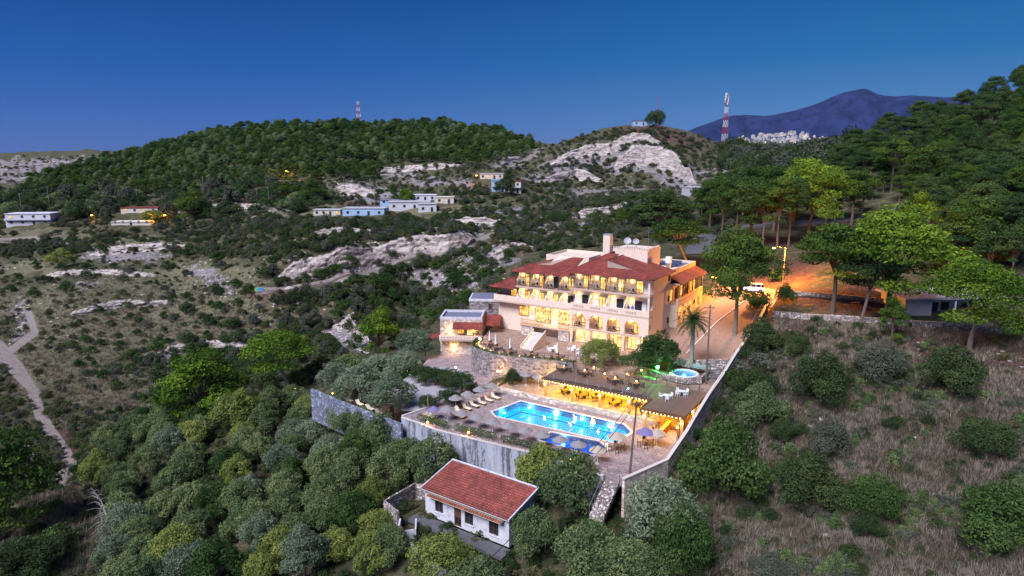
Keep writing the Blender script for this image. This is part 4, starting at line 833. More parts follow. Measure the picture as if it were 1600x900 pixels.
mass('green_weeds', FLD, 1690, .2, .75, ['shrub_grey', 'scrub', 'olive_green', 'shrub_dark'], 'grey-green weeds in patches on the dry field', near=55, far=160, dens=patchy(9, .5, .6))
mass('bank_weeds', [(-270, 760), (150, 760), (220, 1060), (-270, 1060)], 650, .2, .7, ['shrub_grey', 'scrub'], 'weeds on the dry bank at the lower left', near=55, far=160, dens=patchy(5, .45, .6))
mass('straw_grass', [(-270, 480), (120, 430), (400, 430), (450, 560), (260, 660), (160, 760), (200, 1060), (-270, 1060)], 11700, .6, 2.0, ['straw'], 'dry grass on the left valley banks', tf, near=60, far=320, dens=g_dens)
# rocks
def boulder(seed):
    r_ = np.random.default_rng(seed); m = MB(); 
    import bmesh
    bm = bmesh.new(); bmesh.ops.create_icosphere(bm, subdivisions=1, radius=.5)
    for v in bm.verts:
        c = v.co.normalized(); k_ = .75+.5*float(fbm(np.array([c.x*1.7+seed]), np.array([c.y*1.7+c.z*2.3]), 3, seed)[0]); v.co = Vector((round(c.x*3.2*k_)/3.2*.5+c.x*.22, round(c.y*3*k_)/3*.42+c.y*.2, c.z*k_*.42))
    me = bpy.data.meshes.new('boulder'); bm.to_mesh(me); bm.free(); me.materials.append(M['limestone']); return me
mat('limestone', (.30, .27, .25), .95, (.46, .42, .39), .05, 1.5)
bo = []
for i, (x, y, s_, lab) in enumerate([(1292, 838, 1.1, 'pale block of stone lying in the lower dry field'), (60, 720, 1.6, 'pale boulder beside the lower left track'), (452, 452, 2.5, 'pale boulder at the start of the cliff path')]):
    o = link('boulder', boulder(60+i)); o.location = hit(x, y); o.scale = (s_,)*3; tag(o, lab, 'boulder'); bo.append(o)
def r_dens(x, y): return .06+.94*np.minimum(1, 1.2*bmax(ROCK, x, y))
mass('loose_rocks', [(0, 235), (200, 235), (420, 290), (780, 250), (860, 232), (1000, 200), (1120, 230), (1180, 270), (1080, 330), (940, 380), (760, 470), (600, 560), (300, 470), (0, 560)], 4200, .2, 1.1, ['limestone'], 'pale limestone rubble strewn over the slopes', bo, near=90, far=1100, dens=r_dens)
mass('field_stones', [(1120, 620), (1210, 500), (1640, 520), (1640, 900), (1100, 900)], 500, .2, .7, ['limestone'], 'small stones scattered on the dry field', bo, near=55, far=160)
# ------------------------------------------------------------------ the hotel grounds
def PT(name, label, cat, a, b, z=0, rz=0, group=None): return thing(name, label, cat, PF(a, b, z), R0+rz, group)
def lamp(p, energy, col=(1, .55, .18), r=.12):
    l = bpy.data.lights.new('lamp_light', 'POINT'); l.energy = energy; l.color = col; l.shadow_soft_size = r
    o = bpy.data.objects.new('lamp_light', l); C.objects.link(o); o.location = p; return o
def wall_run(name, pts_, th, z0f, z1f, mat_, label, cat='wall', cap=None):
    """a wall along points in grounds coordinates; z0f/z1f = foot and top per point"""
    t = thing(name, label, cat, PF(pts_[0][0], pts_[0][1], z0f[0]), 0); o0 = t.location.copy(); m = MB(); n_ = len(pts_)
    dirs = []
    for i in range(n_):
        d = Vector(pts_[min(i+1, n_-1)])-Vector(pts_[max(i-1, 0)]); d.normalize(); dirs.append(Vector((-d.y, d.x)))
    def ring(i, e, za, zb):
        p = Vector(pts_[i]); q = [p+dirs[i]*(th/2+e), p-dirs[i]*(th/2+e)]
        return [tuple(PF(q[0].x, q[0].y, za)-o0), tuple(PF(q[1].x, q[1].y, za)-o0), tuple(PF(q[1].x, q[1].y, zb)-o0), tuple(PF(q[0].x, q[0].y, zb)-o0)]
    def strip(mb, e, zaf, zbf):
        vs = []; fs = []
        for i in range(n_): vs += ring(i, e, zaf(i), zbf(i))
        for i in range(n_-1):
            for k in range(4): fs.append((4*i+k, 4*i+(k+1) % 4, 4*i+4+(k+1) % 4, 4*i+4+k))
        fs += [(3, 2, 1, 0), (4*n_-4, 4*n_-3, 4*n_-2, 4*n_-1)]; mb.add(vs, fs)
    strip(m, 0, lambda i: z0f[i], lambda i: z1f[i]); m.build('masonry', M[mat_], t)
    if cap:
        c = MB(); strip(c, .05, lambda i: z1f[i]+.003, lambda i: z1f[i]+.12); c.build('coping', M[cap], t)
    return t
def arcp(pts_, n=4):                                # smooth a polyline (Catmull-Rom)
    out = []
    for i in range(len(pts_)-1):
        p0, p1, p2, p3 = (Vector(pts_[max(0, min(len(pts_)-1, k))]) for k in (i-1, i, i+1, i+2))
        for j in range(n):
            t = j/n; out.append(tuple(.5*((2*p1)+(p2-p0)*t+(2*p0-5*p1+4*p2-p3)*t*t+(3*p1-p0-3*p2+p3)*t**3)))
    return out+[tuple(pts_[-1])]
# ---- pool deck
POOL = [(.6, 1.7), (18.1, 1.5), (20.1, -.5), (19.8, -5.0), (9.9, -5.2), (.8, -5.7), (-.8, -4.4), (.1, -.6)]
KID = [(10.6, -6.5), (17.4, -5.75), (19.5, -7.2), (18.9, -10.1), (10.4, -9.7)]
DECK = [(-10.8, -13.4), (-9.3, -5.5), (-6, 5.2), (-5.6, 3.2), (24.6, 3.2), (27.8, 3.2), (27.8, -6.5), (25.2, -14.6), (22.5, -14.6), (12.7, -13.6), (-3.5, -14.3)]
m = MB().holed(DECK, [POOL, KID], .9, 0); o = m.build('pool_deck', M['paving']); o.location = PF(0, 0, 0); o.rotation_euler[2] = R0; tag(o, kind='structure')
def offset_poly(poly, d):
    n_ = len(poly); out = []; A_r = sum(poly[i][0]*poly[(i+1) % n_][1]-poly[(i+1) % n_][0]*poly[i][1] for i in range(n_)); sg_ = -1 if A_r > 0 else 1
    for i in range(n_):
        p0, p1, p2 = Vector(poly[i-1]), Vector(poly[i]), Vector(poly[(i+1) % n_]); d1 = (p1-p0).normalized(); d2 = (p2-p1).normalized()
        n1 = Vector((-d1.y, d1.x))*sg_; n2 = Vector((-d2.y, d2.x))*sg_; b = (n1+n2); b = b/max(.4, b.dot(n1)); out.append(tuple(p1+b*d))
    return out
def pool(name, poly, depth, tile, label, lights, line=True):
    t = thing(name, label, 'pool', PF(0, 0, -depth), R0); D_ = depth
    bs_ = MB(); n_ = len(poly); vs = [(p[0], p[1], 0) for p in poly]+[(p[0], p[1], D_-.07) for p in poly]
    bs_.add(vs, [tuple(range(n_))]+[(i, (i+1) % n_, n_+(i+1) % n_, n_+i) for i in range(n_)]); bs_.build('basin', M[tile], t)
    cp_ = MB().holed(offset_poly(poly, .32), [offset_poly(poly, -.02)], .07, D_+.045); cp_.build('coping', M['coping'], t)
    wt = MB(); q = offset_poly(poly, -.01); wt.add([(p[0], p[1], D_-.10) for p in q], [tuple(range(n_)) if sum(q[i][0]*q[(i+1) % n_][1]-q[(i+1) % n_][0]*q[i][1] for i in range(n_)) > 0 else tuple(range(n_))[::-1]]); wt.build('water', M['water'], t)
    if line:
        l = MB().holed(offset_poly(poly, -.55), [offset_poly(poly, -.85)], .01, .03); l.build('lane_line', M['pool_line'], t)
        l = MB().holed(offset_poly(poly, -.0), [offset_poly(poly, -.04)], .12, D_-.12); l.build('tile_band', M['pool_line'], t)
    for (a, b) in lights:
        lm = MB(); lm.lathe([(0, -.02), (.16, 0), (.16, .05), (0, .07)], 10); k_ = lm.build('underwater_light', M['pool_light'], t, loc=(a, b, .35 if D_ < 1 else .8))
        lamp(PF(a, b, (-D_+.55) if D_ < 1 else -.5), 130 if D_ > 1 else 60, (.25, .8, 1), .2)
    return t
pool('swimming_pool', POOL, 1.5, 'pool_tile', 'large turquoise lit swimming pool with dark lane line', [(2.4, 1.3), (7, 1.3), (11.5, 1.3), (16, 1.2), (19.6, -2.4), (.2, -2.5), (4, -5.2), (8, -5.0), (13, -4.85), (17, -4.75)])
pool('wading_pool', KID, .8, 'pool_tile_deep', 'small deep blue wading pool in front of the large one', [(12.5, -6.6), (12.5, -9.5), (18.6, -9.6)], False)
def lounger(flat=False):
    t = thing('sun_lounger', None, None); m = MB()
    m.box(-.32, .32, -.95, .25, .30, .34)
    for x in (-.28, .28): m.box(x-.025, x+.025, -.95, .3, .26, .298)
    m.build('frame', M['wood'], t)
    for x in (-.27, .27):
        for y in (-.85, .15): MB().box(x-.03, x+.03, y-.03, y+.03, 0, .258).build('leg', M['wood'], t)
    MB().box(-.3, .3, -.93, .22, .343, .41).build('cushion', M['cushion'], t)
    MB().obox((0, .47, .60), (.6, .07, .72), rx=R(-38) if not flat else R(-80)).build('backrest', M['cushion'], t)
    return t
def parasol(matn, r=1.1, h=2.35, rise=.5):
    t = thing('parasol', None, None); MB().cyl(0, 0, 0, h, .03, 8).build('pole', M['white_paint'], t)
    MB().lathe([(.0, .10), (.2, .09), (.26, .02), (.26, 0), (0, 0)], 12).build('base', M['grey_wall'], t)
    n_ = 12; m = MB(); rings = [(.02, h+.12), (r*.35, h-.04), (r*.7, h-rise*.62), (r, h-rise)]
    m.lathe(rings, n_); m.lathe([(k_[0], k_[1]-.03) for k_ in rings[::-1]], n_); m.lathe([(r, h-rise), (r, h-rise-.03)], n_)
    m.build('canopy', M[matn], t, loc=None); return t
def put(src, first, loc, rz, label, cat, group=None, sc=1):
    """the first use moves the thing itself, later ones are copies of it and its parts"""
    o = src if first[0] else copy_tree(src); first[0] = False
    o.location = loc; o.rotation_euler = (0, 0, rz); o.scale = (sc, sc, sc); tag(o, label, cat, group); return o
LG, lf = lounger(), [True]
for i in range(6):
    a, b = -5.3-.28*i+1.9, .3-1.55*i
    put(LG, lf, PF(a, b, .002), R0+R(80), ['sun lounger farthest from the camera in the row beside the parasols', 'second sun lounger from the far end of the cushioned row', 'third sun lounger from the far end of the cushioned row', 'fourth sun lounger from the far end of the cushioned row', 'fifth sun lounger from the far end of the cushioned row', 'nearest sun lounger of the cushioned row beside the grey parasols'][i], 'sun lounger', 'cushioned sun loungers in a row')
for i in range(2): put(LG, lf, PF(-3.0-1.3*i, -9.3, .002), R0+R(170), ['white lounger lying by the second parasol of the front row', 'white lounger half under the first parasol of the front row'][i], 'sun lounger')
PS, pf_ = parasol('cloth_grey'), [True]
for i, (a, b) in enumerate([(-4.4, .8), (-5, -1.7), (-5.4, -4.4), (-5.9, -6.8)]):
    put(PS, pf_, PF(a, b, .002), R0, ['grey parasol at the far end of the lounger row', 'second grey parasol from the far end over the loungers', 'third grey parasol from the far end over the loungers', 'nearest grey parasol of the lounger row'][i], 'parasol', 'parasols over the lounger row')
ordn = ['first', 'second', 'third', 'fourth', 'fifth', 'sixth', 'seventh', 'eighth', 'ninth', 'last']
for i in range(10):
    a = -4.2+2.72*i; o = put(PS, pf_, PF(a, -11.15-.11*i, .002), R0+.3*i, f'{ordn[i]} grey parasol of the long front row, counted from the deck corner with the mast', 'parasol', 'parasols along the front hedge')
    if i == 9:
        for ch in KIDS(o):
            if ch.name.startswith('canopy'): ch.material_slots[0].link = 'OBJECT'; ch.material_slots[0].material = M['cloth_tan']; ch['label'] = 'tan canopy'
def recol(o, m_):
    for ch in KIDS(o):
        if ch.name.startswith('canopy'): ch.material_slots[0].link = 'OBJECT'; ch.material_slots[0].material = M[m_]
recol(put(PS, pf_, PF(-6.3, -11.6, .002), R0, 'dark purple folded-looking parasol beside the mast at the deck corner', 'parasol', sc=.85), 'cloth_blue')
recol(put(PS, pf_, PF(20.9, -7.6, .002), R0, 'wide tan parasol over the nearest bar table', 'parasol', sc=1.15), 'cloth_tan')
recol(put(PS, pf_, PF(23.6, -4.3, .002), R0, 'blue-purple parasol beside the bar counter', 'parasol', sc=1.15), 'cloth_blue')
recol(put(PS, pf_, PF(24.9, -3.6, .002), R0, 'cream parasol half hidden behind the blue-purple one', 'parasol', sc=1.1), 'cloth_tan')
for i, (a, b) in enumerate([(-2, 7.6), (.4, 7.6)]): put(PS, pf_, PF(a, b, .4), R0, ['dim parasol on the raised stone bed left of the restaurant', 'dim parasol on the raised stone bed next to the restaurant corner'][i], 'parasol')
# ---- deck walls, hedge, fence
fr = [(-10.8, -13.55), (-7.5, -13.9), (-3.5, -14.5), (4, -14.2), (12.7, -13.8), (19, -14.4), (22.4, -14.8)]
wall_run('deck_retaining_wall', fr, .3, [-7, -7.2, -7.4, -7.4, -7.2, -6.5, -5], [.02]*7, 'limewash', 'long white retaining wall with dark damp streaks under the front of the pool deck', cap='coping')
wall_run('corner_wall', [(-10.95, -13.3), (-9.45, -5.5)], .3, [-7, -5], [.25, .25], 'white_plaster', 'white wall on the left end of the pool deck below the mast')
def hedge(a0, a1, b0, b1, label, h=1.15):
    t = PT('hedge', label, 'hedge', a0, b0, 0); r_ = random.Random(int(a0*10)); L_ = math.hypot(a1-a0, b1-b0); n_ = int(L_/.5)
    lb = [((a1-a0)*(i+.5)/n_, (b1-b0)*(i+.5)/n_+r_.uniform(-.06, .06), h*.55, .48, .5, h*.48*r_.uniform(.8, 1.15)) for i in range(n_)]
    link('foliage', leaf_mesh('hedge_leaves', lb, int(L_*330), .17, M['pine_green'], seed=5, jit=.8), t); s_ = MB()
    for l in lb[::2]: s_.cyl(l[0], l[1], 0, .35, .03, 5)
    s_.build('stem', M['bark'], t)
hedge(-7.9, -2.2, -13.1, -13.4, 'clipped hedge along the deck edge from the mast to the first gap')
hedge(-1.2, 5.6, -13.3, -13.1, 'clipped hedge in the middle of the deck edge between two lamps')
hedge(6.6, 12.8, -13.1, -12.95, 'clipped hedge along the deck edge beside the wading pool')
hedge(13.8, 20.4, -13.0, -13.7, 'clipped hedge at the deck edge next to the steps')
t = PT('wire_fence', 'thin wire fence with posts on the coping of the streaked wall', 'fence', -8, -14, 0)
for i in range(12):
    a = -.0+2.1*i; q = -13.9-(-14)+(-.55 if a < 8 else -.2) - (.3 if a > 21 else 0); MB().cyl(a, q, -.2, 1.15, .025, 6).build('post', M['grey_metal'], t)
for z_ in (.35, .7, 1.08): MB().tube([(0, -.55, z_), (8, -.55, z_), (20, -.2, z_), (23, -.2, z_)], .008, 4).build('wire', M['grey_metal'], t)
# lamp bollards glowing inside the hedge
def bulb_thing(name, label, cat, p, h, en, kind='bulb', r=.16, col=(1, .52, .15), group=None, globes=1):
    t = thing(name, label, cat, p, 0, group); MB().cyl(0, 0, -.3, h, .045, 8, .035).build('post', M['dark_metal'], t)
    for g_ in range(globes):
        dx = (g_-(globes-1)/2)*.55; dy = .0
        if globes > 1: MB().tube([(0, 0, h-.25), (dx, 0, h-.12)], .02, 5).build('arm', M['dark_metal'], t)
        b_ = MB().lathe([(.01, h+r*2), (r*.7, h+r*1.7), (r, h+r), (r*.7, h+r*.3), (.04, h)], 10).build('globe', M[kind], t, True, loc=(dx, dy, 0))
        MB().lathe([(0, h+r*2.4), (r*.9, h+r*1.95), (r*.5, h+r*1.9)], 8).build('cap', M['dark_metal'], b_)
    lamp(Vector(p)+Vector((0, 0, h+r+.02)), en, col, r*1.05); return t
def bt(label, a, b, z, h, en, kind='bulb', r=.12, **k): return bulb_thing('garden_lamp', label, 'lamp', PF(a, b, z), h, en, kind, r, **k)
bt('glowing garden lamp in the first gap of the front hedge', -5.6, -13.95, 0, .45, 170, 'bulb_orange')
bt('glowing garden lamp in the second gap of the front hedge', 1.5, -13.8, 0, .45, 170, 'bulb_orange')
bt('glowing garden lamp among the hedge near the steps', 17.4, -13.9, 0, .45, 170, 'bulb_orange')
bt('round yellow lamp at the edge of the bar tables beside the utility pole', 19.9, -8.5, 0, 1.1, 130)
bulb_thing('path_lamp', 'single-globe lamp post at the gravel garden corner', 'lamp', PF(-14.2, 4.4, 0), 2.2, 150, group='lamp posts of the lower path')
bulb_thing('path_lamp', 'twin-globe lamp post at the foot of the curved wall', 'lamp', PF(-6.7, 6.6, 0), 2.2, 170, globes=2)
bulb_thing('garden_lamp', 'orange lamp at the foot of the forked pine by the stone wall', 'lamp', hit(462, 612)+Vector((0, 0, .2)), .3, 160, 'bulb_orange', .14, (1, .42, .06))
bulb_thing('garden_lamp', 'small orange lamp in the olives by the low stone wall', 'lamp', hit(420, 655), 1.6, 60, 'bulb_orange', .12, (1, .42, .06))
# ---- restaurant under the wooden deck
t = PT('restaurant', 'open restaurant with honey-coloured posts under a dark wooden roof deck', 'building', 2, 4, .4)
L_ = lambda a, b, z: (a-2, b-4, z-.4)
def bxl(m, a0, a1, b0, b1, z0, z1, o=(2, 4, .4)): return m.box(a0-o[0], a1-o[0], b0-o[1], b1-o[1], z0-o[2], z1-o[2])
bxl(MB(), -5.4, 27.6, 3.65, 10.75, -.6, .4).build('floor', M['terrace_tile'], t)
bxl(MB(), 2.6, 27.6, 10.78, 11.15, -.3, 3.5).build('rear_wall', M['stone_pale'], t)
rf = bxl(MB(), 3.3, 21.5, 3.75, 10.75, 3.52, 3.8); bxl(rf, 21.5, 27.55, -.3, 10.75, 3.52, 3.8); rf.build('roof_deck', M['deck_wood'], t)
ed = bxl(MB(), 3.25, 21.45, 3.6, 3.745, 3.4, 3.86); bxl(ed, 21.35, 27.6, -.45, -.305, 3.4, 3.86); bxl(ed, 21.3, 21.45, -.3, 3.6, 3.4, 3.86); ed.build('fascia', M['frame_wood'], t)
for i in range(31): bxl(MB(), 3.6+.57*i, 3.68+.57*i, 3.9, 10.7, 3.36, 3.518).build('rafter', M['honey_wood'], t)
for i, (a, b) in enumerate([(3.7+4.72*k_, 4.15) for k_ in range(4)]+[(21.9, -.1), (27.1, -.1), (23.2, 3.1), (27.1, 5)]):
    bxl(MB(), a-.17, a+.17, b-.17, b+.17, .1 if b > 3.5 else -.0, 3.515).build('post', M['honey_wood'], t)
    g_ = MB().lathe([(.0, .28), (.10, .24), (.13, .1), (.05, 0), (0, 0)], 8).build('wall_lamp', M['bulb'], t, loc=L_(a, b-.32, 2.6)); lamp(PF(a, b-.42, 2.75), 110, (1, .5, .12), .12)
for i in range(6): lamp(PF(3.9+3.3*i, 7.4, 3.1), 620, (1, .56, .04), .3)
for i in range(3): lamp(PF(23.5+1.4*i, 2.4, 3.0), 260, (1, .5, .03), .25)
m = MB()
for i in range(34): bxl(m, 3.6+.53*i, 3.68+.53*i, 3.54, 3.597, 3.42, 3.5)
for i in range(11): bxl(m, 21.6+.53*i, 21.68+.53*i, -.51, -.453, 3.42, 3.5)
sl_o = m.build('strip_lights', M['bulb'], t); sl_o['kind'] = 'stuff'
bxl(MB(), 3, 20.5, 10.2, 10.6, .4, .9).build('bench', M['stone_pale'], t)
for k_ in range(6): MB().lathe([(0, .16), (.11, .12), (.12, .04), (0, 0)], 8).build('ceiling_lamp', M['bulb'], t, loc=L_(3.9+3.3*k_, 7.4, 3.28))
wall_run('low_stone_wall', [(-5.9, 5.3), (-5.5, 3.6), (0, 3.4), (10, 3.42), (17, 3.45), (23.0, 3.3)], .35, [-.5]*6, [.75, .8, .85, .85, .85, .85], 'stone_pale', 'low rubble stone wall between the pool and the restaurant')
# bar in the corner
t = PT('bar_counter', 'orange-lit bar counter with red back panels under the roof corner', 'bar', 25.2, 1.5, 0)
MB().box(-1.2, -.75, -1.6, 2.2, 0, 1.08).build('counter', M['wood'], t); MB().box(-1.28, -.65, -1.7, 2.3, 1.083, 1.14).build('counter_top', M['honey_wood'], t)
MB().box(1.3, 1.5, -1.6, 2.6, 0, 2.6).build('back_shelf', M['honey_wood'], t)
for k_ in range(3): MB().box(1.1, 1.29, -1.3+1.25*k_, -.4+1.25*k_, 1.3, 2.3).build('red_panel', M['red_wall'], t)
MB().box(1.95, 2.2, -1.9, -1.5, .2, 3.3).build('end_post', M['honey_wood'], t)
for k_ in range(8): MB().cyl(1.15, -1.2+.45*k_, .95, 1.25, .045, 6).build('bottle', M['pane_dark'], t)
bulb_thing('table_lamp', 'red lantern beside the bar end post', 'lantern', PF(27.0, -1.6, .4), 2.1, 30, 'bulb_orange', .15, (1, .1, .03))
def chair(matn='rattan', seat=.45, tall=False):
    t = thing('chair', None, None); MB().box(-.24, .24, -.24, .24, seat-.05, seat).build('seat', M[matn], t)
    MB().obox((0, .25, seat+.24), (.46, .05, .48), rx=R(-8)).build('backrest', M[matn], t)
    for x in (-.2, .2):
        for y in (-.2, .2): MB().box(x-.02, x+.02, y-.02, y+.02, 0, seat-.052).build('leg', M[matn], t)
    if not tall:
        for x in (-.25, .25): MB().box(x-.03, x+.03, -.22, .22, seat+.17, seat+.21).build('armrest', M[matn], t)
    return t
def table(matn='wood', h=.73, w=.8):
    t = thing('table', None, None); MB().box(-w/2, w/2, -w/2, w/2, h-.04, h).build('table_top', M[matn], t); MB().cyl(0, 0, .03, h-.042, .04, 8).build('leg', M['dark_metal'], t); MB().cyl(0, 0, 0, .03, .22, 10).build('foot', M['dark_metal'], t); return t
CH, cf = chair(), [True]; CW, cwf = chair('white_paint'), [True]; BS, bf = chair('frame_wood', .75, True), [True]
TB, tf_ = table(), [True]; TW, twf = table('white_paint'), [True]; HT, hf = table('honey_wood', 1.05, .75), [True]
def dining(a, b, z, n_, where, grp, C_=(CH, cf), T_=(TB, tf_), rad=.78, ph=.4):
    put(T_[0], T_[1], PF(a, b, z), R0, f'table {where}', 'table', grp[0])
    for k_ in range(n_):
        an = ph+2*PI*k_/n_; put(C_[0], C_[1], PF(a+rad*math.cos(an), b+rad*math.sin(an), z), R0+an-PI/2, f'chair at the table {where}'.replace('table with white chairs', 'white table'), 'chair', f'chairs {where}')
for i, (a, b, w_) in enumerate([(5.8, 7.6, 'left of the restaurant under the deck'), (8.8, 6.9, 'beside the second honey-coloured post'), (11.3, 7.5, 'in the middle of the restaurant'), (14.6, 6.6, 'beside the third honey-coloured post'), (17.2, 8.4, 'at the rear stone wall of the restaurant'), (19.8, 6.2, 'at the right end of the restaurant')]):
    dining(a, b, .403, 4, w_, ('restaurant tables under the deck',), ph=PI/4)
for i, (a, b, w_) in enumerate([(20.9, -7.6, 'under the wide tan parasol'), (23.6, -4.3, 'under the blue-purple parasol')]):
    o = put(HT, hf, PF(a, b-.0, .003), R0, f'high wooden table {w_}', 'table')
    for k_ in range(4): an = .5+PI/2*k_; put(BS, bf, PF(a+.8*math.cos(an), b+.8*math.sin(an), .003), R0+an-PI/2, f'dark bar stool {w_}', 'stool', f'bar stools {w_}')
for k_ in range(3): put(BS, bf, PF(23.3, .2+1.0*k_, .003), R0+PI/2, 'dark bar stool standing at the bar counter', 'stool', 'stools at the bar counter')
# ---- roof deck: railing, seats, table lamps
def railing(pts3, label, mat_='dark_metal', h=1.0, step=1.7, bars=3, group=None):
    t = thing('railing', label, 'railing', pts3[0], 0, group); o0 = Vector(pts3[0]); 
    for p, q in zip(pts3[:-1], pts3[1:]):
        p, q = Vector(p)-o0, Vector(q)-o0; n_ = max(1, round((q-p).length/step))
        for i in range(n_+(1 if q == Vector(pts3[-1])-o0 else 0)):
            c = p.lerp(q, i/n_); MB().box(c.x-.03, c.x+.03, c.y-.03, c.y+.03, c.z, c.z+h).build('post', M[mat_], t)
    for k_ in range(bars): 
        z_ = h*(1-.36*k_) if k_ else h+.03; MB().tube([Vector(p)-o0+Vector((0, 0, z_)) for p in pts3], .03 if k_ == 0 else .015, 4).build('rail', M[mat_], t)
    return t
railing([PF(4, 10.6, 3.8), PF(11, 10.6, 3.8)], 'dark railing behind the left half of the roof deck')
railing([PF(14.5, 10.6, 3.8), PF(26.2, 10.6, 3.8)], 'dark railing behind the white chairs of the roof deck')
t = PT('glass_balustrade', 'clear glass balustrade along the front edge of the roof deck', 'balustrade', 3.4, 3.7, 3.8)
gm = bpy.data.materials.new('clear_glass'); gm.use_nodes = True; gt_ = gm.node_tree; gt_.nodes.clear()
_a = N(gt_, 'ShaderNodeBsdfTransparent'); _b = N(gt_, 'ShaderNodeBsdfGlossy', Roughness=.05); _f = N(gt_, 'ShaderNodeFresnel', IOR=1.45); _m = N(gt_, 'ShaderNodeMixShader'); _o = N(gt_, 'ShaderNodeOutputMaterial')
gt_.links.new(_f.outputs[0], _m.inputs[0]); gt_.links.new(_a.outputs[0], _m.inputs[1]); gt_.links.new(_b.outputs[0], _m.inputs[2]); gt_.links.new(_m.outputs[0], _o.inputs[0]); M['clear_glass'] = gm
for k_ in range(9):
    MB().box(.05+1.93*k_, 1.9+1.93*k_, 0, .012, .003, 1.0).build('glass_pane', gm, t); MB().box(1.9+1.93*k_, 1.97+1.93*k_, -.03, .04, .003, 1.05).build('post', M['grey_metal'], t)
sofa_names = ['at the left end of the roof deck', 'second from the left on the roof deck', 'in the middle of the roof deck', 'right of the middle of the roof deck']
for i, (a, b) in enumerate([(4.8, 8.2), (8.6, 8.1), (14.2, 7.2), (17.6, 7.3)]):
    dining(a, b, 3.803, 4, sofa_names[i], ('tables on the roof deck',), rad=.95, ph=.2)
    bulb_thing('table_lamp', f'small glowing lamp on the table {sofa_names[i]}', 'lamp', PF(a, b, 4.54), .14, 26, 'bulb', .09)
bulb_thing('garden_lamp', 'yellow lamp at the foot of the terrace tree behind the roof deck', 'lamp', PF(11.4, 9.6, 3.8), .3, 60, 'bulb', .13)
for i, (a, b, w_) in enumerate([(23.2, 4.6, 'nearer the front corner of the roof deck'), (24.6, 7.4, 'by the railing of the roof deck')]):
    dining(a, b, 3.803, 3 if i == 0 else 4, 'with white chairs '+w_, ('white tables of the roof deck',), (CW, cwf), (TW, twf), ph=1.0)
# ---- upper terrace and curved wall
CW_ = arcp([(-17.2, 16.5), (-16.6, 13.6), (-15.2, 11.0), (-12.9, 9.4), (-9.1, 8.4), (-5.2, 8.8), (-.3, 10.0), (2.0, 10.75), (5, 11.2)])
zs = len(CW_)
wall_run('curved_stone_wall', CW_, .6, [-.8]*zs, [4.62]*zs, 'stone', 'tall curved rubble stone wall under the hotel terrace')
TER = CW_+[(5.3, 11.2), (27.6, 11.2), (27.6, 21), (14, 24), (11.7, 26), (-20, 27), (-20.5, 24), (-18.5, 19)]
m = MB().holed([(p[0], p[1]+.25) for p in TER], [], .5, 4.0); o = m.build('hotel_terrace', M['terrace_tile']); o.location = PF(0, 0, 0); o.rotation_euler[2] = R0; tag(o, kind='structure')
railing([PF(p[0]+.2, p[1]+.5, 4.5) for p in CW_[8::2]]+[PF(9.5, 11.5, 4.5)], 'dark railing following the curved terrace edge', step=1.4)
t = PT('planting_strip', 'low planting with small lights along the curved terrace edge', 'planting', -16.3, 14, 4.5)
lb = [(p[0]+16.3+.1, p[1]-14+.1, .22, .34, .34, .26) for p in CW_[3:] for _ in (0,)]+[((p[0]+q[0])/2+16.4, (p[1]+q[1])/2-13.9, .2, .3, .3, .25) for p, q in zip(CW_[3:-1], CW_[4:])]
link('foliage', leaf_mesh('strip_leaves', lb, 5200, .16, M['pine_green'], seed=6, jit=.9), t)
for i, p in enumerate(CW_[4:-1:2]):
    MB().lathe([(0, .13), (.05, .1), (.05, 0), (0, 0)], 6).build('spot_light', M['bulb'], t, loc=(p[0]+16.3+.75, p[1]-14+.75, .1)); lamp(PF(p[0]+.8, p[1]+.8, 4.75), 14, (1, .6, .2), .06)
bulb_thing('terrace_lamp', 'bright yellow lamp on the left tip of the curved terrace', 'lamp', PF(-14.8, 12.6, 4.5), .8, 150, 'bulb', .2)
def closed_umbrella():
    t = thing('closed_umbrella', None, None); MB().cyl(0, 0, 0, 2.9, .035, 8).build('pole', M['wood'], t); MB().lathe([(0, .1), (.28, .08), (.3, 0), (0, 0)], 10).build('base', M['dark_metal'], t)
    MB().lathe([(.0, 3.05), (.06, 3.0), (.13, 2.2), (.2, 1.3), (.17, 1.15), (.05, 1.12)], 9).build('folded_cloth', M['umbrella_white'], t); return t
CU, cuf = closed_umbrella(), [True]
for i, (a, b, w_) in enumerate([(-13.2, 13.4, 'farthest left on the curved terrace'), (-10.9, 11.9, 'second from the left on the curved terrace'), (-7.4, 11.2, 'before the foot of the terrace stairs'), (-3.4, 11.6, 'right of the terrace stairs'), (1.0, 12.9, 'nearest to the white terrace tables'), (6.0, 14.2, 'left of the terrace tree')]):
    put(CU, cuf, PF(a, b, 4.003), R0, f'closed white umbrella {w_}', 'umbrella', 'closed umbrellas of the terrace')
    dining(a+.1, b-.0, 4.003, 4, f'by the closed umbrella {w_}', ('dark tables of the terrace',), rad=.95, ph=.5)
for i, (a, b, w_) in enumerate([(-1.9, 16.6, 'near the stairs'), (1.2, 18.6, 'in the shade of the hotel facade'), (3.6, 17.2, 'in front of the lit ground floor'), (6.6, 18.4, 'before the bright windows'), (9.2, 17.6, 'at the right of the bright windows')]):
    dining(a, b, 4.003, 4, f'with white chairs {w_}', ('white tables before the hotel',), (CW, cwf), (TW, twf), ph=.3*i)
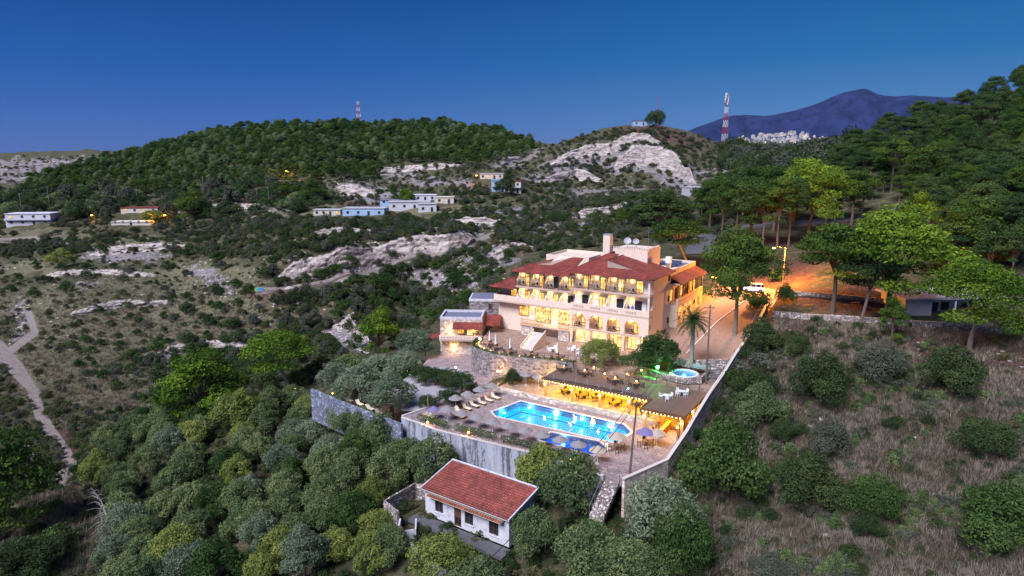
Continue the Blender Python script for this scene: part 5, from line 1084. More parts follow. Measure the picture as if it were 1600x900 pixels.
# terrace stairs up to the main floor
t = PT('stairs', 'broad light stairs with sloping side walls up to the hotel entrance', 'stairs', -6.3, 19.9, 4.0)
for k_ in range(11): MB().box(-1.1, 1.1, -4.6+.4*k_, -4.2+.4*k_, 0, .2*(k_+1)).build('step', M['coping'], t)
for x in (-1.35, 1.15):
    m = MB(); m.m = Matrix(); ys = (-4.9, 0); m.add([(x, -4.9, 0), (x+.2, -4.9, 0), (x+.2, -4.9, .7), (x, -4.9, .7), (x, -.2, 0), (x+.2, -.2, 0), (x+.2, -.2, 2.75), (x, -.2, 2.75)], [(0, 1, 2, 3), (7, 6, 5, 4), (3, 2, 6, 7), (0, 4, 5, 1), (0, 3, 7, 4), (1, 5, 6, 2)]); m.build('side_wall', M['plaster'], t)
for k_ in range(6): MB().box(-1.1, -1.02, -4.4+.7*k_, -4.25+.7*k_, .25+.35*k_, .36+.35*k_).build('stair_light', M['bulb'], t); 

# ------------------------------------------------------------------ the hotel
HB = 24.0
hotel = PT('hotel', 'large cream hotel with terracotta roofs and rows of lit balconies', 'hotel', 0, HB, 4.5)
def hb(m, a0, a1, b0, b1, z0, z1): return m.box(a0, a1, b0-HB, b1-HB, z0-4.5, z1-4.5)
def HL(a, b, z): return (a, b-HB, z-4.5)
wm = MB()                                            # masonry of the right block
hb(wm, -2.1, 13.1, 25.5, 34.5, 3.9, 17.35); hb(wm, -2.1, 11.0, 34.503, 40, 3.9, 17.35); wm.build('right_block_wall', M['plaster'], hotel)
wm = MB(); hb(wm, -19.5, -2.103, 26.2, 38, 3.4, 10.1); hb(wm, -14.6, -2.103, 26.3, 38, 10.103, 16.3); hb(wm, -19.5, -14.603, 27.2, 36, 10.103, 12.9); wm.build('left_block_wall', M['plaster'], hotel)
def slab(a0, a1, b0, b1, z, th=.32, nm='balcony_slab'): return hb(MB(), a0, a1, b0, b1, z-th, z).build(nm, M['trim'], hotel)
for z in (7.1, 10.65, 14.4): slab(-2.1, 11.7 if z < 8 else 13.1, 23.75, 25.497, z)
slab(-2.3, 13.35, 23.6, 25.497, 17.3, .15, 'eave_soffit')
def window(a, b, z, w_, h_, kind='pane_lit', side=False, nm='window', mull=1, parent=None, off=(0, 0, 0), fm='frame_wood'):
    """frame with glazing bars; side=True: on a wall that faces the a-direction"""
    t_ = .06; f = MB(); ax = (lambda m, x0, x1, z0, z1, d0, d1: m.box(x0, x1, -d1, -d0, z0, z1)) if not side else (lambda m, x0, x1, z0, z1, d0, d1: m.box(d0, d1, x0, x1, z0, z1))
    ax(f, 0, w_, 0, t_, 0, .09); ax(f, 0, w_, h_-t_, h_, 0, .09); ax(f, 0, t_, t_, h_-t_, 0, .09); ax(f, w_-t_, w_, t_, h_-t_, 0, .09)
    for k_ in range(mull): x = w_*(k_+1)/(mull+1); ax(f, x-.03, x+.03, t_, h_-t_, 0, .08)
    if h_ > 1.2: ax(f, t_, w_-t_, h_*.72, h_*.72+.05, .0, .07)
    fo = f.build(nm, M[fm], hotel if parent is None else parent, loc=HL(a, b, z) if parent is None else (a, b, z))
    g_ = MB(); ax(g_, t_, w_-t_, t_, h_-t_, .01, .03); g_.build('pane', M[kind], fo); return fo
# ---- right block bays
BW = 3.45
ch_loc = []
def top_chair(a, b, z, w_): ch_loc.append((a, b, z, w_))
ordb = ['first', 'second', 'third', 'fourth']
cyl_l = ['top', 'middle', 'arched']
for k in range(4):
    a0 = -2.1+BW*k
    # arched floor: front wall with an arch (built below); door and lamps
    window(a0+1.5, 25.5, 7.15, 1.5, 2.35, 'pane_lit' if k != 2 else 'pane_bright', nm='balcony_door')
    window(a0+1.55, 25.5, 10.7, 1.3, 2.3, ['pane_dark', 'pane_lit', 'pane_dark', 'pane_dark'][k], nm='balcony_door')
    window(a0+1.7, 25.5, 14.45, 1.35, 2.2, ['pane_lit', 'pane_lit', 'pane_bright', 'pane_lit'][k], nm='balcony_door')
    for z, on in ((9.3, 1), (12.9, 1), (16.3, 1)):  # top-floor globes are lit only to brighten the balcony recesses
        MB().lathe([(0, .2), (.09, .16), (.1, .04), (0, 0)], 8).build('balcony_lamp_or_fill', M['bulb'] if on else M['cushion'], hotel, loc=HL(a0+.9, 25.35, z))
        if on: lamp(PF(a0+.9, 25.1, z+.1), 45 if z < 10 else (20 if z < 14 else 11), (1, .56, .16), .1)
    # dividing walls with sloping top
    for z, h in ((10.65, 3.4), (14.4, 2.7)):
        if k:
            m = MB(); x = a0; m.add([(x-.06, -1.6+1.5, z-4.5), (x-.06, -1.6+3.0-1.35+1.45, z-4.5), (x-.06, 1.5, z-4.5+h), (x-.06, -.1, z-4.5+1.0), (x+.06, -.1, z-4.5), (x+.06, 1.5, z-4.5), (x+.06, 1.5, z-4.5+h), (x+.06, -.1, z-4.5+1.0)], [(0, 3, 2, 1), (4, 5, 6, 7), (3, 7, 6, 2), (0, 4, 7, 3), (0, 1, 5, 4)]); m.build('dividing_wall', M['plaster_in'], hotel)
    hb(MB(), a0-.07, a0+.07, 23.8, 23.94, 14.4, 17.15).build('roof_post', M['frame_wood'], hotel)
    # top railing
    r_ = MB(); hb(r_, a0+.12, a0+BW-.12, 23.84, 23.88, 15.33, 15.38); hb(r_, a0+.12, a0+BW-.12, 23.84, 23.88, 14.5, 14.54)
    for i in range(17): hb(r_, a0+.15+i*.195, a0+.175+i*.195, 23.85, 23.87, 14.54, 15.33)
    r_.build('balcony_railing', M['dark_metal'], hotel)
    r_ = MB(); hb(r_, a0+.5, a0+BW-.5, 23.84, 23.88, 8.1, 8.15); hb(r_, a0+.5, a0+BW-.5, 23.84, 23.88, 7.2, 7.24)
    for i in range(13): hb(r_, a0+.55+i*.19, a0+.575+i*.19, 23.85, 23.87, 7.24, 8.1)
    r_.build('balcony_railing', M['dark_metal'], hotel)
    for z, w_ in ((7.103, 'arched'), (14.403, 'top')): ch_loc.append((a0+.95, 24.55, z, f'{ordb[k]} {w_} balcony of the right block'))
    # solid dark boxes that paint in the shade of the parapet's perforations
    for i in range(7):
        for j in range(2): hb(MB(), a0+.55+i*.3, a0+.68+i*.3, 23.735, 23.757, 10.95+.22*j, 11.08+.22*j).build('perforation_shade', M['perforation_shade'], hotel)
# arched front wall
m = MB(); outer = [(-2.1, 7.1), (13.1, 7.1), (13.1, 10.33), (-2.1, 10.33)]; holes = []
for k in range(4):
    x0, x1 = -2.1+BW*k+.42, -2.1+BW*(k+1)-.3; cx, r_ = (x0+x1)/2, (x1-x0)/2; holes.append([(x0, 7.16), (x1, 7.16)]+[(cx+r_*math.cos(q), 8.6+r_*.86*math.sin(q)) for q in np.linspace(0, PI, 12)])
m.m = Matrix.Translation((0, 23.75-HB, -4.5)) @ Matrix.Rotation(PI/2, 4, 'X'); m.holed(outer, holes, .25, 0); m.m = Matrix.Identity(4)
m.build('arched_wall', M['plaster'], hotel)
hb(MB(), -2.1, 13.1, 23.76, 23.98, 10.653, 11.7).build('parapet', M['plaster'], hotel)
# end wall with side openings at the corner
hb(MB(), 12.85, 13.1, 24.003, 25.497, 3.9, 7.0).build('end_wall', M['plaster'], hotel)
m = MB(); m.m = Matrix.Translation((13.1, 24.0-HB, -4.5)) @ Matrix.Rotation(PI/2, 4, 'Z') @ Matrix.Rotation(PI/2, 4, 'X'); m.holed([(0.003, 7.003), (1.497, 7.003), (1.497, 10.33), (.003, 10.33)], [[(.3, 8.2), (1.2, 8.2), (1.2, 8.9), (1.0, 9.25), (.75, 9.35), (.5, 9.25), (.3, 8.9)]], .25, 0); m.m = Matrix.Identity(4); m.build('end_arch_wall', M['plaster'], hotel)
hb(MB(), 12.85, 13.1, 23.983, 25.497, 10.653, 11.7).build('parapet', M['plaster'], hotel); hb(MB(), 12.75, 13.1, 23.76, 24.1, 11.703, 14.077).build('corner_pier', M['plaster'], hotel); hb(MB(), 12.75, 13.1, 23.76, 24.1, 14.403, 17.147).build('corner_pier', M['plaster'], hotel)
for k_, a in enumerate((-2.1, 1.35, 4.8, 8.25, 11.35)): hb(MB(), a, a+.35, 23.76, 24.1, 3.9, 6.777).build('ground_pier', M['plaster'], hotel)
# bright ground floor glazing
for k in range(4):
    a0 = -2.1+BW*k+.4
    window(a0, 25.45, 4.05, BW-.5, 2.6, ['pane_bright', 'pane_bright', 'pane_restaurant', 'pane_bright'][k], nm='glass_front', mull=3, fm='white_paint' if k < 2 else 'frame_wood')
    lamp(PF(a0+1.4, 24.4, 6.3), 80, (1, .66, .26), .25); MB().lathe([(0, .12), (.1, .1), (.1, 0), (0, 0)], 8).build('soffit_lamp', M['bulb_white'], hotel, loc=HL(a0+1.4, 24.5, 6.62))
# side wall windows and their dark shutters
for (b, z) in ((33.2, 15.6), (33.2, 11.7), (33.2, 7.6), (31.8, 5.6)): window(13.1, b, z, .8, 1.1, 'pane_dark', True)
for i in range(10): hb(MB(), 13.103, 13.16, 25.8+i*.9, 26.34+i*.9, 16.95, 17.1).build('roof_bracket', M['frame_wood'], hotel)
# ---- left block
LBW = 3.125
for k in range(4):
    a0 = -14.6+LBW*k
    window(a0+1.35, 26.3, 13.45, 1.15, 2.2, ['pane_lit', 'pane_lit', 'pane_dark', 'pane_lit'][k], nm='balcony_door')
    window(a0+1.3, 26.3, 10.15, 1.15, 2.15, ['pane_lit', 'pane_bright', 'pane_lit', 'pane_dark'][k], nm='balcony_door')
    for z, on in ((12.1, True), (15.3, True)):  # upper row of globes added to brighten the recesses
        if on: MB().lathe([(0, .2), (.09, .16), (.1, .04), (0, 0)], 8).build('balcony_lamp_or_fill', M['bulb'], hotel, loc=HL(a0+.8, 26.15, z)); lamp(PF(a0+.8, 25.9, z+.1), 20 if z < 14 else 9, (1, .56, .16), .1)
    for z, h in ((10.1, 2.9), (13.4, 2.5)):
        m = MB(); x = a0+.06; y0, y1 = 24.95-HB, 26.3-HB; m.add([(x-.06, y0, z-4.5), (x-.06, y1, z-4.5), (x-.06, y1, z-4.5+h), (x-.06, y0, z-4.5+1), (x+.06, y0, z-4.5), (x+.06, y1, z-4.5), (x+.06, y1, z-4.5+h), (x+.06, y0, z-4.5+1)], [(0, 3, 2, 1), (4, 5, 6, 7), (3, 7, 6, 2), (0, 4, 7, 3)]); m.build('dividing_wall', M['plaster_in'], hotel)
    hb(MB(), a0-.07, a0+.07, 24.7, 24.84, 13.4, 16.1).build('roof_post', M['frame_wood'], hotel)
    r_ = MB(); hb(r_, a0+.1, a0+LBW-.1, 24.74, 24.78, 14.3, 14.35); hb(r_, a0+.1, a0+LBW-.1, 24.74, 24.78, 13.5, 13.54)
    for i in range(13): hb(r_, a0+.12+i*.2, a0+.145+i*.2, 24.75, 24.77, 13.54, 14.3)
    r_.build('balcony_railing', M['dark_metal'], hotel); ch_loc.append((a0+.7, 25.5, 13.403, f'{ordb[k]} top balcony of the left block'))
slab(-14.6, -2.103, 24.65, 26.297, 13.4); slab(-19.6, -2.103, 24.55, 26.197, 10.1); slab(-14.8, -2.3, 24.6, 26.297, 16.3, .15, 'eave_soffit')
hb(MB(), -19.6, -2.103, 24.56, 24.8, 10.103, 11.2).build('parapet', M['plaster'], hotel); hb(MB(), -19.6, -19.4, 24.803, 27.2, 10.103, 11.2).build('parapet', M['plaster'], hotel)
slab(-19.6, -14.603, 26.2, 27.2, 10.1)
window(-17.2, 27.2, 10.7, 1.4, 1.5, 'pane_lit', mull=2)
hb(MB(), -19.3, -19.15, 25.0, 25.15, 10.1, 12.85).build('roof_post', M['frame_wood'], hotel)
window(-14.6, 26.2, 7.2, 2.1, 1.9, 'pane_lit', mull=3); window(-10.9, 26.2, 6.4, 3.4, 3.0, 'pane_restaurant', mull=5); window(-5.8, 26.2, 6.6, 3.5, 2.9, 'pane_restaurant', mull=4)
hb(MB(), -13, -2.103, 23.8, 26.197, 5.9, 6.2).build('entrance_slab', M['trim'], hotel)
hb(MB(), -4.7, -2.5, 24.0, 24.3, 3.9, 5.897).build('foundation_wall', M['stone_pale'], hotel); hb(MB(), -12.9, -10.2, 24.0, 24.3, 3.9, 5.897).build('foundation_wall', M['stone_pale'], hotel)
for a0, a1 in ((-12.9, -7.9), (-4.7, -2.3)):
    r_ = MB(); hb(r_, a0, a1, 23.85, 23.93, 7.1, 7.2); hb(r_, a0, a1, 23.86, 23.92, 6.3, 6.36)
    for i in range(int((a1-a0)/.3)): hb(r_, a0+.05+i*.3, a0+.13+i*.3, 23.87, 23.91, 6.36, 7.1)
    r_.build('wooden_railing', M['honey_wood'], hotel)
for a in (-11.6, -6.6, -8.9): MB().lathe([(0, .25), (.11, .2), (.11, .05), (0, 0)], 8).build('wall_lamp', M['bulb'], hotel, loc=HL(a+.1 if a != -8.9 else -6.3, 26.05, 8.8))
for a in (-11.5, -8.7, -6.3, -4.0): lamp(PF(a, 25.2, 9.0), 70, (1, .6, .2), .12)
# ---- roofs
def roof_face(m, pts_, th=.14):
    n_ = len(pts_); v = [HL(*p) for p in pts_]; m.add(v+[(p[0], p[1], p[2]-th) for p in v], [tuple(range(n_)), tuple(range(n_, 2*n_))[::-1]]+[(i, n_+i, n_+(i+1) % n_, (i+1) % n_) for i in range(n_)])
def roof(nm, faces, walls=(), ridges=()):
    m = MB()
    for f in faces: roof_face(m, f)
    r_ = m.build(nm, M['terracotta'], hotel)
    for wl in walls: q = MB(); roof_face(q, wl, .02); q.build('gable_wall', M['plaster'], r_)
    for a, b in ridges: MB().tube([Vector(HL(*a))+Vector((0, 0, .03)), Vector(HL(*b))+Vector((0, 0, .03))], .11, 6).build('ridge_tiles', M['terracotta'], r_)
zf = lambda b: 17.38+(b-23.2)*.37
A0, B0 = (-2.8, 23.2, 17.38), (13.9, 23.2, 17.38)
Q = (9.6, 26.0, zf(26.0)); Rr = (4.1, 26.0, zf(26.0)); R2 = (4.1, 31, zf(31)); Pk = (2.3, 31, zf(31)); T = (4.1, 26.0, 19.75); T2 = (4.1, 35.3, 19.75); BB = (13.9, 35.0, 17.38)
roof('right_roof', [[A0, B0, Q, Rr, R2, Pk], [A0, Pk, (2.3, 38.3, zf(31)), (-2.8, 38.3, 17.38)], [B0, BB, T2, T, Q]], [[Rr, Q, T], [R2, Rr, T, (4.1, 31, 20.3)]], [(A0, Pk), (B0, Q), (T, T2), (T, Q), (Pk, (2.3, 38.3, zf(31)))])
zl = lambda b: 16.35+(b-24.2)*.42
A1, B1 = (-15.3, 24.2, 16.35), (-2.9, 24.2, 16.35)
roof('left_roof', [[A1, B1, (-2.9, 30.5, zl(30.5)), (-5.2, 30.5, zl(30.5)), (-8.2, 27.2, zl(27.2)), (-12.6, 27.0, zl(27.0))], [A1, (-12.6, 27.0, zl(27)), (-8.2, 27.2, 18.3), (-8.2, 33, 18.6), (-15.3, 33, 16.35)]], [[(-12.4, 27.1, zl(27.1)), (-8.2, 27.2, zl(27.2)), (-8.2, 27.2, 18.35)], [(-8.2, 27.2, zl(27.2)), (-5.2, 30.5, zl(30.5)), (-8.2, 30.5, 19.1), (-8.2, 27.2, 18.35)]], [(A1, (-12.6, 27, zl(27))), ((-8.2, 27.2, 18.4), (-8.2, 33, 18.65))])
roof('lower_left_roof', [[(-20.4, 24.0, 12.75), (-14.7, 24.0, 12.75), (-14.65, 28, 14.6), (-16.4, 28, 14.6)], [(-20.4, 24.0, 12.75), (-16.4, 28, 14.6), (-16.4, 34, 14.6), (-20.4, 34, 12.75)]], [], [((-20.4, 24, 12.75), (-16.4, 28, 14.6))])
# flat roofs with parapets behind
def flat_top(nm, a0, a1, b0, b1, z0, z1, top='roof_membrane'):
    w_ = hb(MB(), a0, a1, b0, b1, z0, z1-.5).build(nm, M['plaster'], hotel)
    for q in ((a0, a1, b0, b0+.25), (a0, a1, b1-.25, b1), (a0, a0+.25, b0+.253, b1-.253), (a1-.25, a1, b0+.253, b1-.253)): hb(MB(), *q, z1-.497, z1).build('roof_parapet', M['plaster'], hotel)
    hb(MB(), a0+.26, a1-.26, b0+.26, b1-.26, z1-.49, z1-.44).build('roof_surface', M[top], hotel)
flat_top('rear_left_block', -12.5, -3, 33.1, 42, 6, 18.7, 'plaster'); flat_top('rear_middle_block', -2.9, 3.8, 38.35, 46, 6, 18.8)
hb(MB(), .4, 1.8, 32, 33.4, 17.5, 23.4).build('chimney', M['plaster'], hotel)
for i in range(4): hb(MB(), .42+.37*i, .62+.37*i, 32.0, 33.4, 23.403, 23.65).build('chimney_pot_slot', M['grey_wall'], hotel)
hb(MB(), 1.9, 8.9, 33.2, 40, 17.5, 20.9).build('roof_lift_house', M['plaster'], hotel)
for i in range(14): hb(MB(), 1.95+.5*i, 2.22+.5*i, 33.2, 33.45, 20.903, 21.3).build('merlon', M['plaster'], hotel)
for i in range(12): hb(MB(), 8.65, 8.9, 33.6+.5*i, 33.87+.5*i, 20.903, 21.3).build('merlon', M['plaster'], hotel)
for i, (a, s_) in enumerate(((4.2, .7), (5.9, .58))):
    t = PT('satellite_dish', ['larger white satellite dish on the battlemented roof', 'smaller white satellite dish on the battlemented roof'][i], 'satellite dish', a, 35, 20.9); MB().cyl(0, 0, 0, 1.1, .06, 8).build('mast', M['grey_metal'], t)
    m = MB(); m.m = Matrix.Translation((0, -.15, 1.3)) @ Matrix.Rotation(R(55), 4, 'X') @ Matrix.Rotation(R(15), 4, 'Y'); m.lathe([(0, 0), (s_*.5, .08), (s_, .28), (s_*1.01, .26), (s_*.5, .04), (0, -.05)], 18); m.tube([(0, -s_*.9, .28), (0, 0, 1.0)], .02, 4); m.build('dish', M['grey_wall'], t)
t = PT('antenna', 'thin television aerial on the battlemented roof', 'antenna', 7.9, 36, 20.9); MB().cyl(0, 0, 0, 4.2, .035, 6).build('mast', M['grey_metal'], t)
for k_ in range(3): MB().tube([(-.5, 0, 3.2+.35*k_), (.5, 0, 3.2+.35*k_)], .015, 4).build('element', M['grey_metal'], t)
# ---- right rear wing with arcade
ww = MB(); hb(ww, 11.003, 12.6, 34.8, 51, 4.2, 15.6); ww.build('wing_wall', M['plaster'], hotel)
def wing_panel(nm, z0, z1, holes, d=.3):
    m = MB(); m.m = Matrix.Translation((14.5, 34.8-HB, -4.5)) @ Matrix.Rotation(PI/2, 4, 'Z') @ Matrix.Rotation(PI/2, 4, 'X'); m.holed([(0, z0), (15.6, z0), (15.6, z1), (0, z1)], holes, d, 0); m.m = Matrix.Identity(4); return m.build(nm, M['plaster'], hotel)
hl = []
for k in range(5):
    x0, x1 = .5+3.0*k, 3.0+3.0*k; cx, r_ = (x0+x1)/2, (x1-x0)/2; hl.append([(x0, 6.6), (x1, 6.6)]+[(cx+r_*math.cos(q), 9.4+r_*.85*math.sin(q)) for q in np.linspace(0, PI, 10)])
wing_panel('arcade_wall', 6.3, 12.1, hl)
for i in range(24):
    for j in range(1): MB().box(14.48, 14.515, 35.4+i*.6-HB, 35.55+i*.6-HB, 11.35-4.5, 11.55-4.5).build('perforation_shade', M['perforation_shade'], hotel)
slab(12.603, 14.197, 34.8, 50.4, 11.15); slab(12.603, 14.7, 34.8, 50.4, 14.9, .2, 'eave_soffit')
hb(MB(), 12.603, 14.197, 34.8, 35.05, 5.5, 10.827).build('wing_end_wall', M['plaster'], hotel)
for k in range(6): hb(MB(), 14.25, 14.45, 34.9+3.05*k, 35.1+3.05*k, 12.1, 14.697).build('roof_post', M['frame_wood'], hotel)
for k in range(5):
    window(12.6, 35.7+3*k, 11.2, 1.4, 2.2, ['pane_lit', 'pane_dark', 'pane_lit', 'pane_dark', 'pane_lit'][k], True, 'balcony_door'); lamp(PF(13.5, 36.3+3*k, 9.8), 90, (1, .56, .12), .15); MB().lathe([(0, .2), (.12, .16), (.12, .04), (0, 0)], 8).build('arcade_lamp', M['bulb'], hotel, loc=HL(12.75, 36.3+3*k, 9.7))
for z in (12.3, 8.6, 5.6): window(11.6, 34.8, z, .9, 1.5, 'pane_lit')
roof('wing_roof', [[(15.2, 35.2, 14.95), (15.2, 51, 14.95), (12.5, 51, 16.1), (12.5, 35.2, 16.1)]])
flat_top('wing_top', 5.5, 12.6, 40.2, 51, 13, 17.0)
t = PT('solar_panel', 'row of dark solar panels on the flat roof of the rear wing', 'solar panel', 9.0, 41.8, 16.56)
for k in range(4): MB().obox((0, 2.0*k, .45), (3.4, 1.1, .06), rx=R(25)).build('panel', M['solar'], t); MB().box(-1.6, 1.6, 2.0*k+.2, 2.0*k+.3, 0, .6).build('stand', M['grey_metal'], t)
t = PT('water_tank', 'white water heater box beside the battlemented roof block', 'water heater', 11.2, 38.4, 16.56); MB().box(-.5, .5, -.4, .4, 1.6, 2.8).build('tank', M['white_paint'], t); MB().box(-.4, .4, -.3, .3, 0, 1.597).build('stand', M['grey_metal'], t)
hb(MB(), 11.003, 12.6, 34.803, 40.1, 15.603, 17.2).build('wing_wall', M['plaster'], hotel)
for z in (12.2, 8.3): window(11.95, 25.5, z-1.3, .8, 1.9, 'pane_lit' if z < 9 else 'pane_dark', mull=0)
for q in ((-2.09, 12.8, 25.47, 25.496, 10.66, 14.07), (-2.09, 12.8, 25.47, 25.496, 14.41, 17.14), (-14.55, -2.12, 26.27, 26.296, 10.11, 13.07), (-14.55, -2.12, 26.27, 26.296, 13.41, 16.14)):
    pn = hb(MB(), *q).build('balcony_back_wall', M['plaster_in'], hotel)
for o_ in KIDS(hotel):
    if o_.name.startswith('balcony_door'): o_.location.y -= .04
# balcony furniture
for i, (a, b, z, w_) in enumerate(ch_loc):
    for d, rz in ((-.5, -1.2), (.55, 1.3)): put(CH, cf, PF(a+d+.2, b, z), R0+rz, f'dark chair on the {w_}', 'chair', f'chairs on the {w_}')
    put(TB, tf_, PF(a+.2, b, z), R0, f'small table on the {w_}', 'table', sc=.75)
# two guests on the middle balcony
def person(name_mat, loc, rz, label, arm=.5):
    t = thing('person', label, 'person', loc, rz); me = bpy.data.meshes.new('body')
    J = {'pel': (0, 0, .95, .15), 'sp': (0, .0, 1.2, .15), 'ch': (0, 0, 1.4, .17), 'nk': (0, 0, 1.53, .06), 'hd': (0, -.02, 1.68, .105), 'tp': (0, -.01, 1.76, .07),
         'hl': (-.1, 0, .88, .1), 'kl': (-.11, -.02, .5, .075), 'al': (-.11, 0, .09, .05), 'tl': (-.11, -.16, .04, .04), 'hr': (.1, 0, .88, .1), 'kr': (.12, -.02, .5, .075), 'ar': (.12, 0, .09, .05), 'tr': (.12, -.16, .04, .04),
         'sl': (-.2, 0, 1.43, .07), 'el': (-.27, -.08, 1.17, .05), 'wl': (-.2, -.08-arm*.5, 1.08, .035), 'fl': (-.18, -.16-arm*.5, 1.05, .035), 'sr': (.2, 0, 1.43, .07), 'er': (.27, -.06, 1.17, .05), 'wr': (.2, -.1-arm*.5, 1.1, .035), 'fr': (.18, -.18-arm*.5, 1.07, .035)}
    E_ = [('pel', 'sp'), ('sp', 'ch'), ('ch', 'nk'), ('nk', 'hd'), ('hd', 'tp'), ('pel', 'hl'), ('hl', 'kl'), ('kl', 'al'), ('al', 'tl'), ('pel', 'hr'), ('hr', 'kr'), ('kr', 'ar'), ('ar', 'tr'), ('ch', 'sl'), ('sl', 'el'), ('el', 'wl'), ('wl', 'fl'), ('ch', 'sr'), ('sr', 'er'), ('er', 'wr'), ('wr', 'fr')]
    ks = list(J); me.from_pydata([J[k_][:3] for k_ in ks], [(ks.index(a), ks.index(b)) for a, b in E_], []); o = link('body', me, t)
    o.modifiers.new('skin', 'SKIN'); 
    for i, k_ in enumerate(ks): me.skin_vertices[0].data[i].radius = (J[k_][3],)*2; me.skin_vertices[0].data[i].use_root = (i == 0)
    s_ = o.modifiers.new('sub', 'SUBSURF'); s_.levels = 1; s_.render_levels = 1; me.materials.append(M[name_mat])
    MB().lathe([(0, 1.60), (.09, 1.62), (.108, 1.69), (.08, 1.77), (0, 1.8)], 10).build('hair', M['frame_wood'], t, True, loc=(0, .02, .01)); MB().lathe([(0, 1.59), (.07, 1.61), (.09, 1.68), (.07, 1.74), (0, 1.76)], 10).build('face', M['skin'], t, True, loc=(0, -.05, -.005))
    return t
person('cloth_navy', PF(9.05, 24.35, 10.653), R0-.2, 'person in dark blue clothes leaning on the balcony parapet, left of a second guest')
person('cloth_purple', PF(9.75, 24.4, 10.653), R0+.3, 'person in purple top leaning on the balcony parapet, right of a second guest')
# ------------------------------------------------------------------ annex, cottage, jacuzzi, drive, far houses, towers
an = thing('stone_annex', 'two-storey rubble stone annex with red canopies left of the hotel', 'building', (-14, 127, 0), R(-3))
MB().box(0, 8.2, 0, 6.5, -1, 7.0).build('front_wall', M['stone_pale'], an)
for q in ((0, 8.2, 0, .3), (0, 8.2, 6.2, 6.5), (0, .3, .303, 6.197), (7.9, 8.2, .303, 6.197)): MB().box(*q, 7.003, 7.5).build('roof_parapet', M['white_plaster'], an)
MB().box(.31, 7.89, .31, 6.19, 7.003, 7.08).build('roof_surface', M['roof_membrane'], an)
MB().box(5.0, 12.6, 6.8, 13, 0, 9.2).build('rear_wall', M['stone'], an); MB().box(4.9, 12.7, 6.7, 13.1, 9.203, 9.7).build('rear_parapet', M['white_plaster'], an); MB().box(5.2, 12.4, 7.0, 12.8, 9.703, 9.75).build('rear_roof_surface', M['roof_membrane'], an)
MB().box(-.05, 8.3, -1.2, -.003, 3.0, 3.3).build('balcony_slab', M['trim'], an); MB().box(-.05, 8.3, -1.25, -1.05, 3.303, 4.1).build('balcony_parapet', M['plaster'], an)
for i in range(14): MB().box(.4+.55*i, .55+.55*i, -1.27, -1.248, 3.6, 3.75).build('perforation_shade', M['perforation_shade'], an)
m = MB(); m.add([(2.6, -1.7, 5.6), (8.4, -1.7, 5.6), (8.4, 0, 6.5), (2.6, 0, 6.5), (2.6, -1.7, 5.45), (8.4, -1.7, 5.45), (8.4, 0, 6.3), (2.6, 0, 6.3)], [(0, 1, 2, 3), (7, 6, 5, 4), (0, 4, 5, 1), (0, 3, 7, 4), (1, 5, 6, 2)]); m.build('canopy', M['terracotta'], an)
m = MB(); m.add([(8.4, 1.0, 5.7), (11.6, 1.0, 5.7), (11.6, 5.5, 6.8), (8.4, 5.5, 6.8), (8.4, 1, 5.55), (11.6, 1, 5.55), (11.6, 5.5, 6.6), (8.4, 5.5, 6.6)], [(0, 1, 2, 3), (7, 6, 5, 4), (0, 4, 5, 1), (0, 3, 7, 4), (1, 5, 6, 2)]); m.build('canopy', M['terracotta'], an)
m = MB(); m.add([(-3.4, .2, 2.5), (-.05, .2, 3.6), (-.05, 4.5, 3.6), (-3.4, 4.5, 2.5), (-3.4, .2, 2.35), (-.05, .2, 3.4), (-.05, 4.5, 3.4), (-3.4, 4.5, 2.35)], [(0, 1, 2, 3), (7, 6, 5, 4), (0, 4, 5, 1), (0, 3, 7, 4), (3, 2, 6, 7)]); m.build('side_canopy', M['terracotta'], an)
for x in (-3.2,): MB().box(x, x+.2, .3, .5, -.5, 2.4).build('canopy_post', M['honey_wood'], an)
window(3.3, 0, 4.2, 1.4, 1.6, 'pane_lit', parent=an, mull=2); window(5.2, 0, 3.9, 1.2, 1.9, 'pane_bright', parent=an); window(9.2, 6.8, 4.0, 1.6, 1.2, 'pane_lit', parent=an); window(10.9, 6.8, 5.2, .5, 2.4, 'pane_bright', parent=an, mull=0); window(8.9, 6.8, 7.6, .8, 1.2, 'pane_dark', parent=an)
for x, z in ((1.9, 5.4), (1.9, 4.3), (2.6, 1.8), (2.6, .9)): MB().lathe([(0, .25), (.1, .22), (.1, .03), (0, 0)], 8).build('wall_lamp', M['bulb'], an, loc=(x, -.18, z))
for x, z, e_ in ((1.9, 5.2, 40), (2.6, 1.5, 60), (6.5, 5.0, 40), (-1.5, 1.6, 90)): lamp((-14+x, 127-.6+(2.5 if x < 0 else 0), z), e_, (1, .55, .15), .15)
# ---- gravel garden + paths left of the pool
def sheet(name, px_pts, z, mat_, lift=0.02, drape=True, sub=1.2, kind='structure', label=None):
    """a path or paved sheet laid on the ground along a polygon of ground points"""
    pts_ = [W(x, y, z) for x, y in px_pts]; xs = [p.x for p in pts_]; ys = [p.y for p in pts_]; o0 = Vector((min(xs), min(ys), z)); pl = [(p.x, p.y) for p in pts_]
    m = MB().holed([(p[0]-o0.x, p[1]-o0.y) for p in pl], [], .25, 0); o = m.build(name, M[mat_]); o.location = (o0.x, o0.y, z+lift); return tag(o, label, kind=kind)
sheet('gravel_garden', [(668, 570), (735, 578), (750, 592), (700, 625), (655, 640), (628, 640), (612, 610), (640, 585)], 0, 'gravel', .03)
sheet('garden_path', [(672, 556), (738, 552), (740, 582), (800, 592), (846, 590), (800, 603), (782, 606), (754, 614), (742, 592), (720, 576), (660, 572)], 0, 'paving', .09)
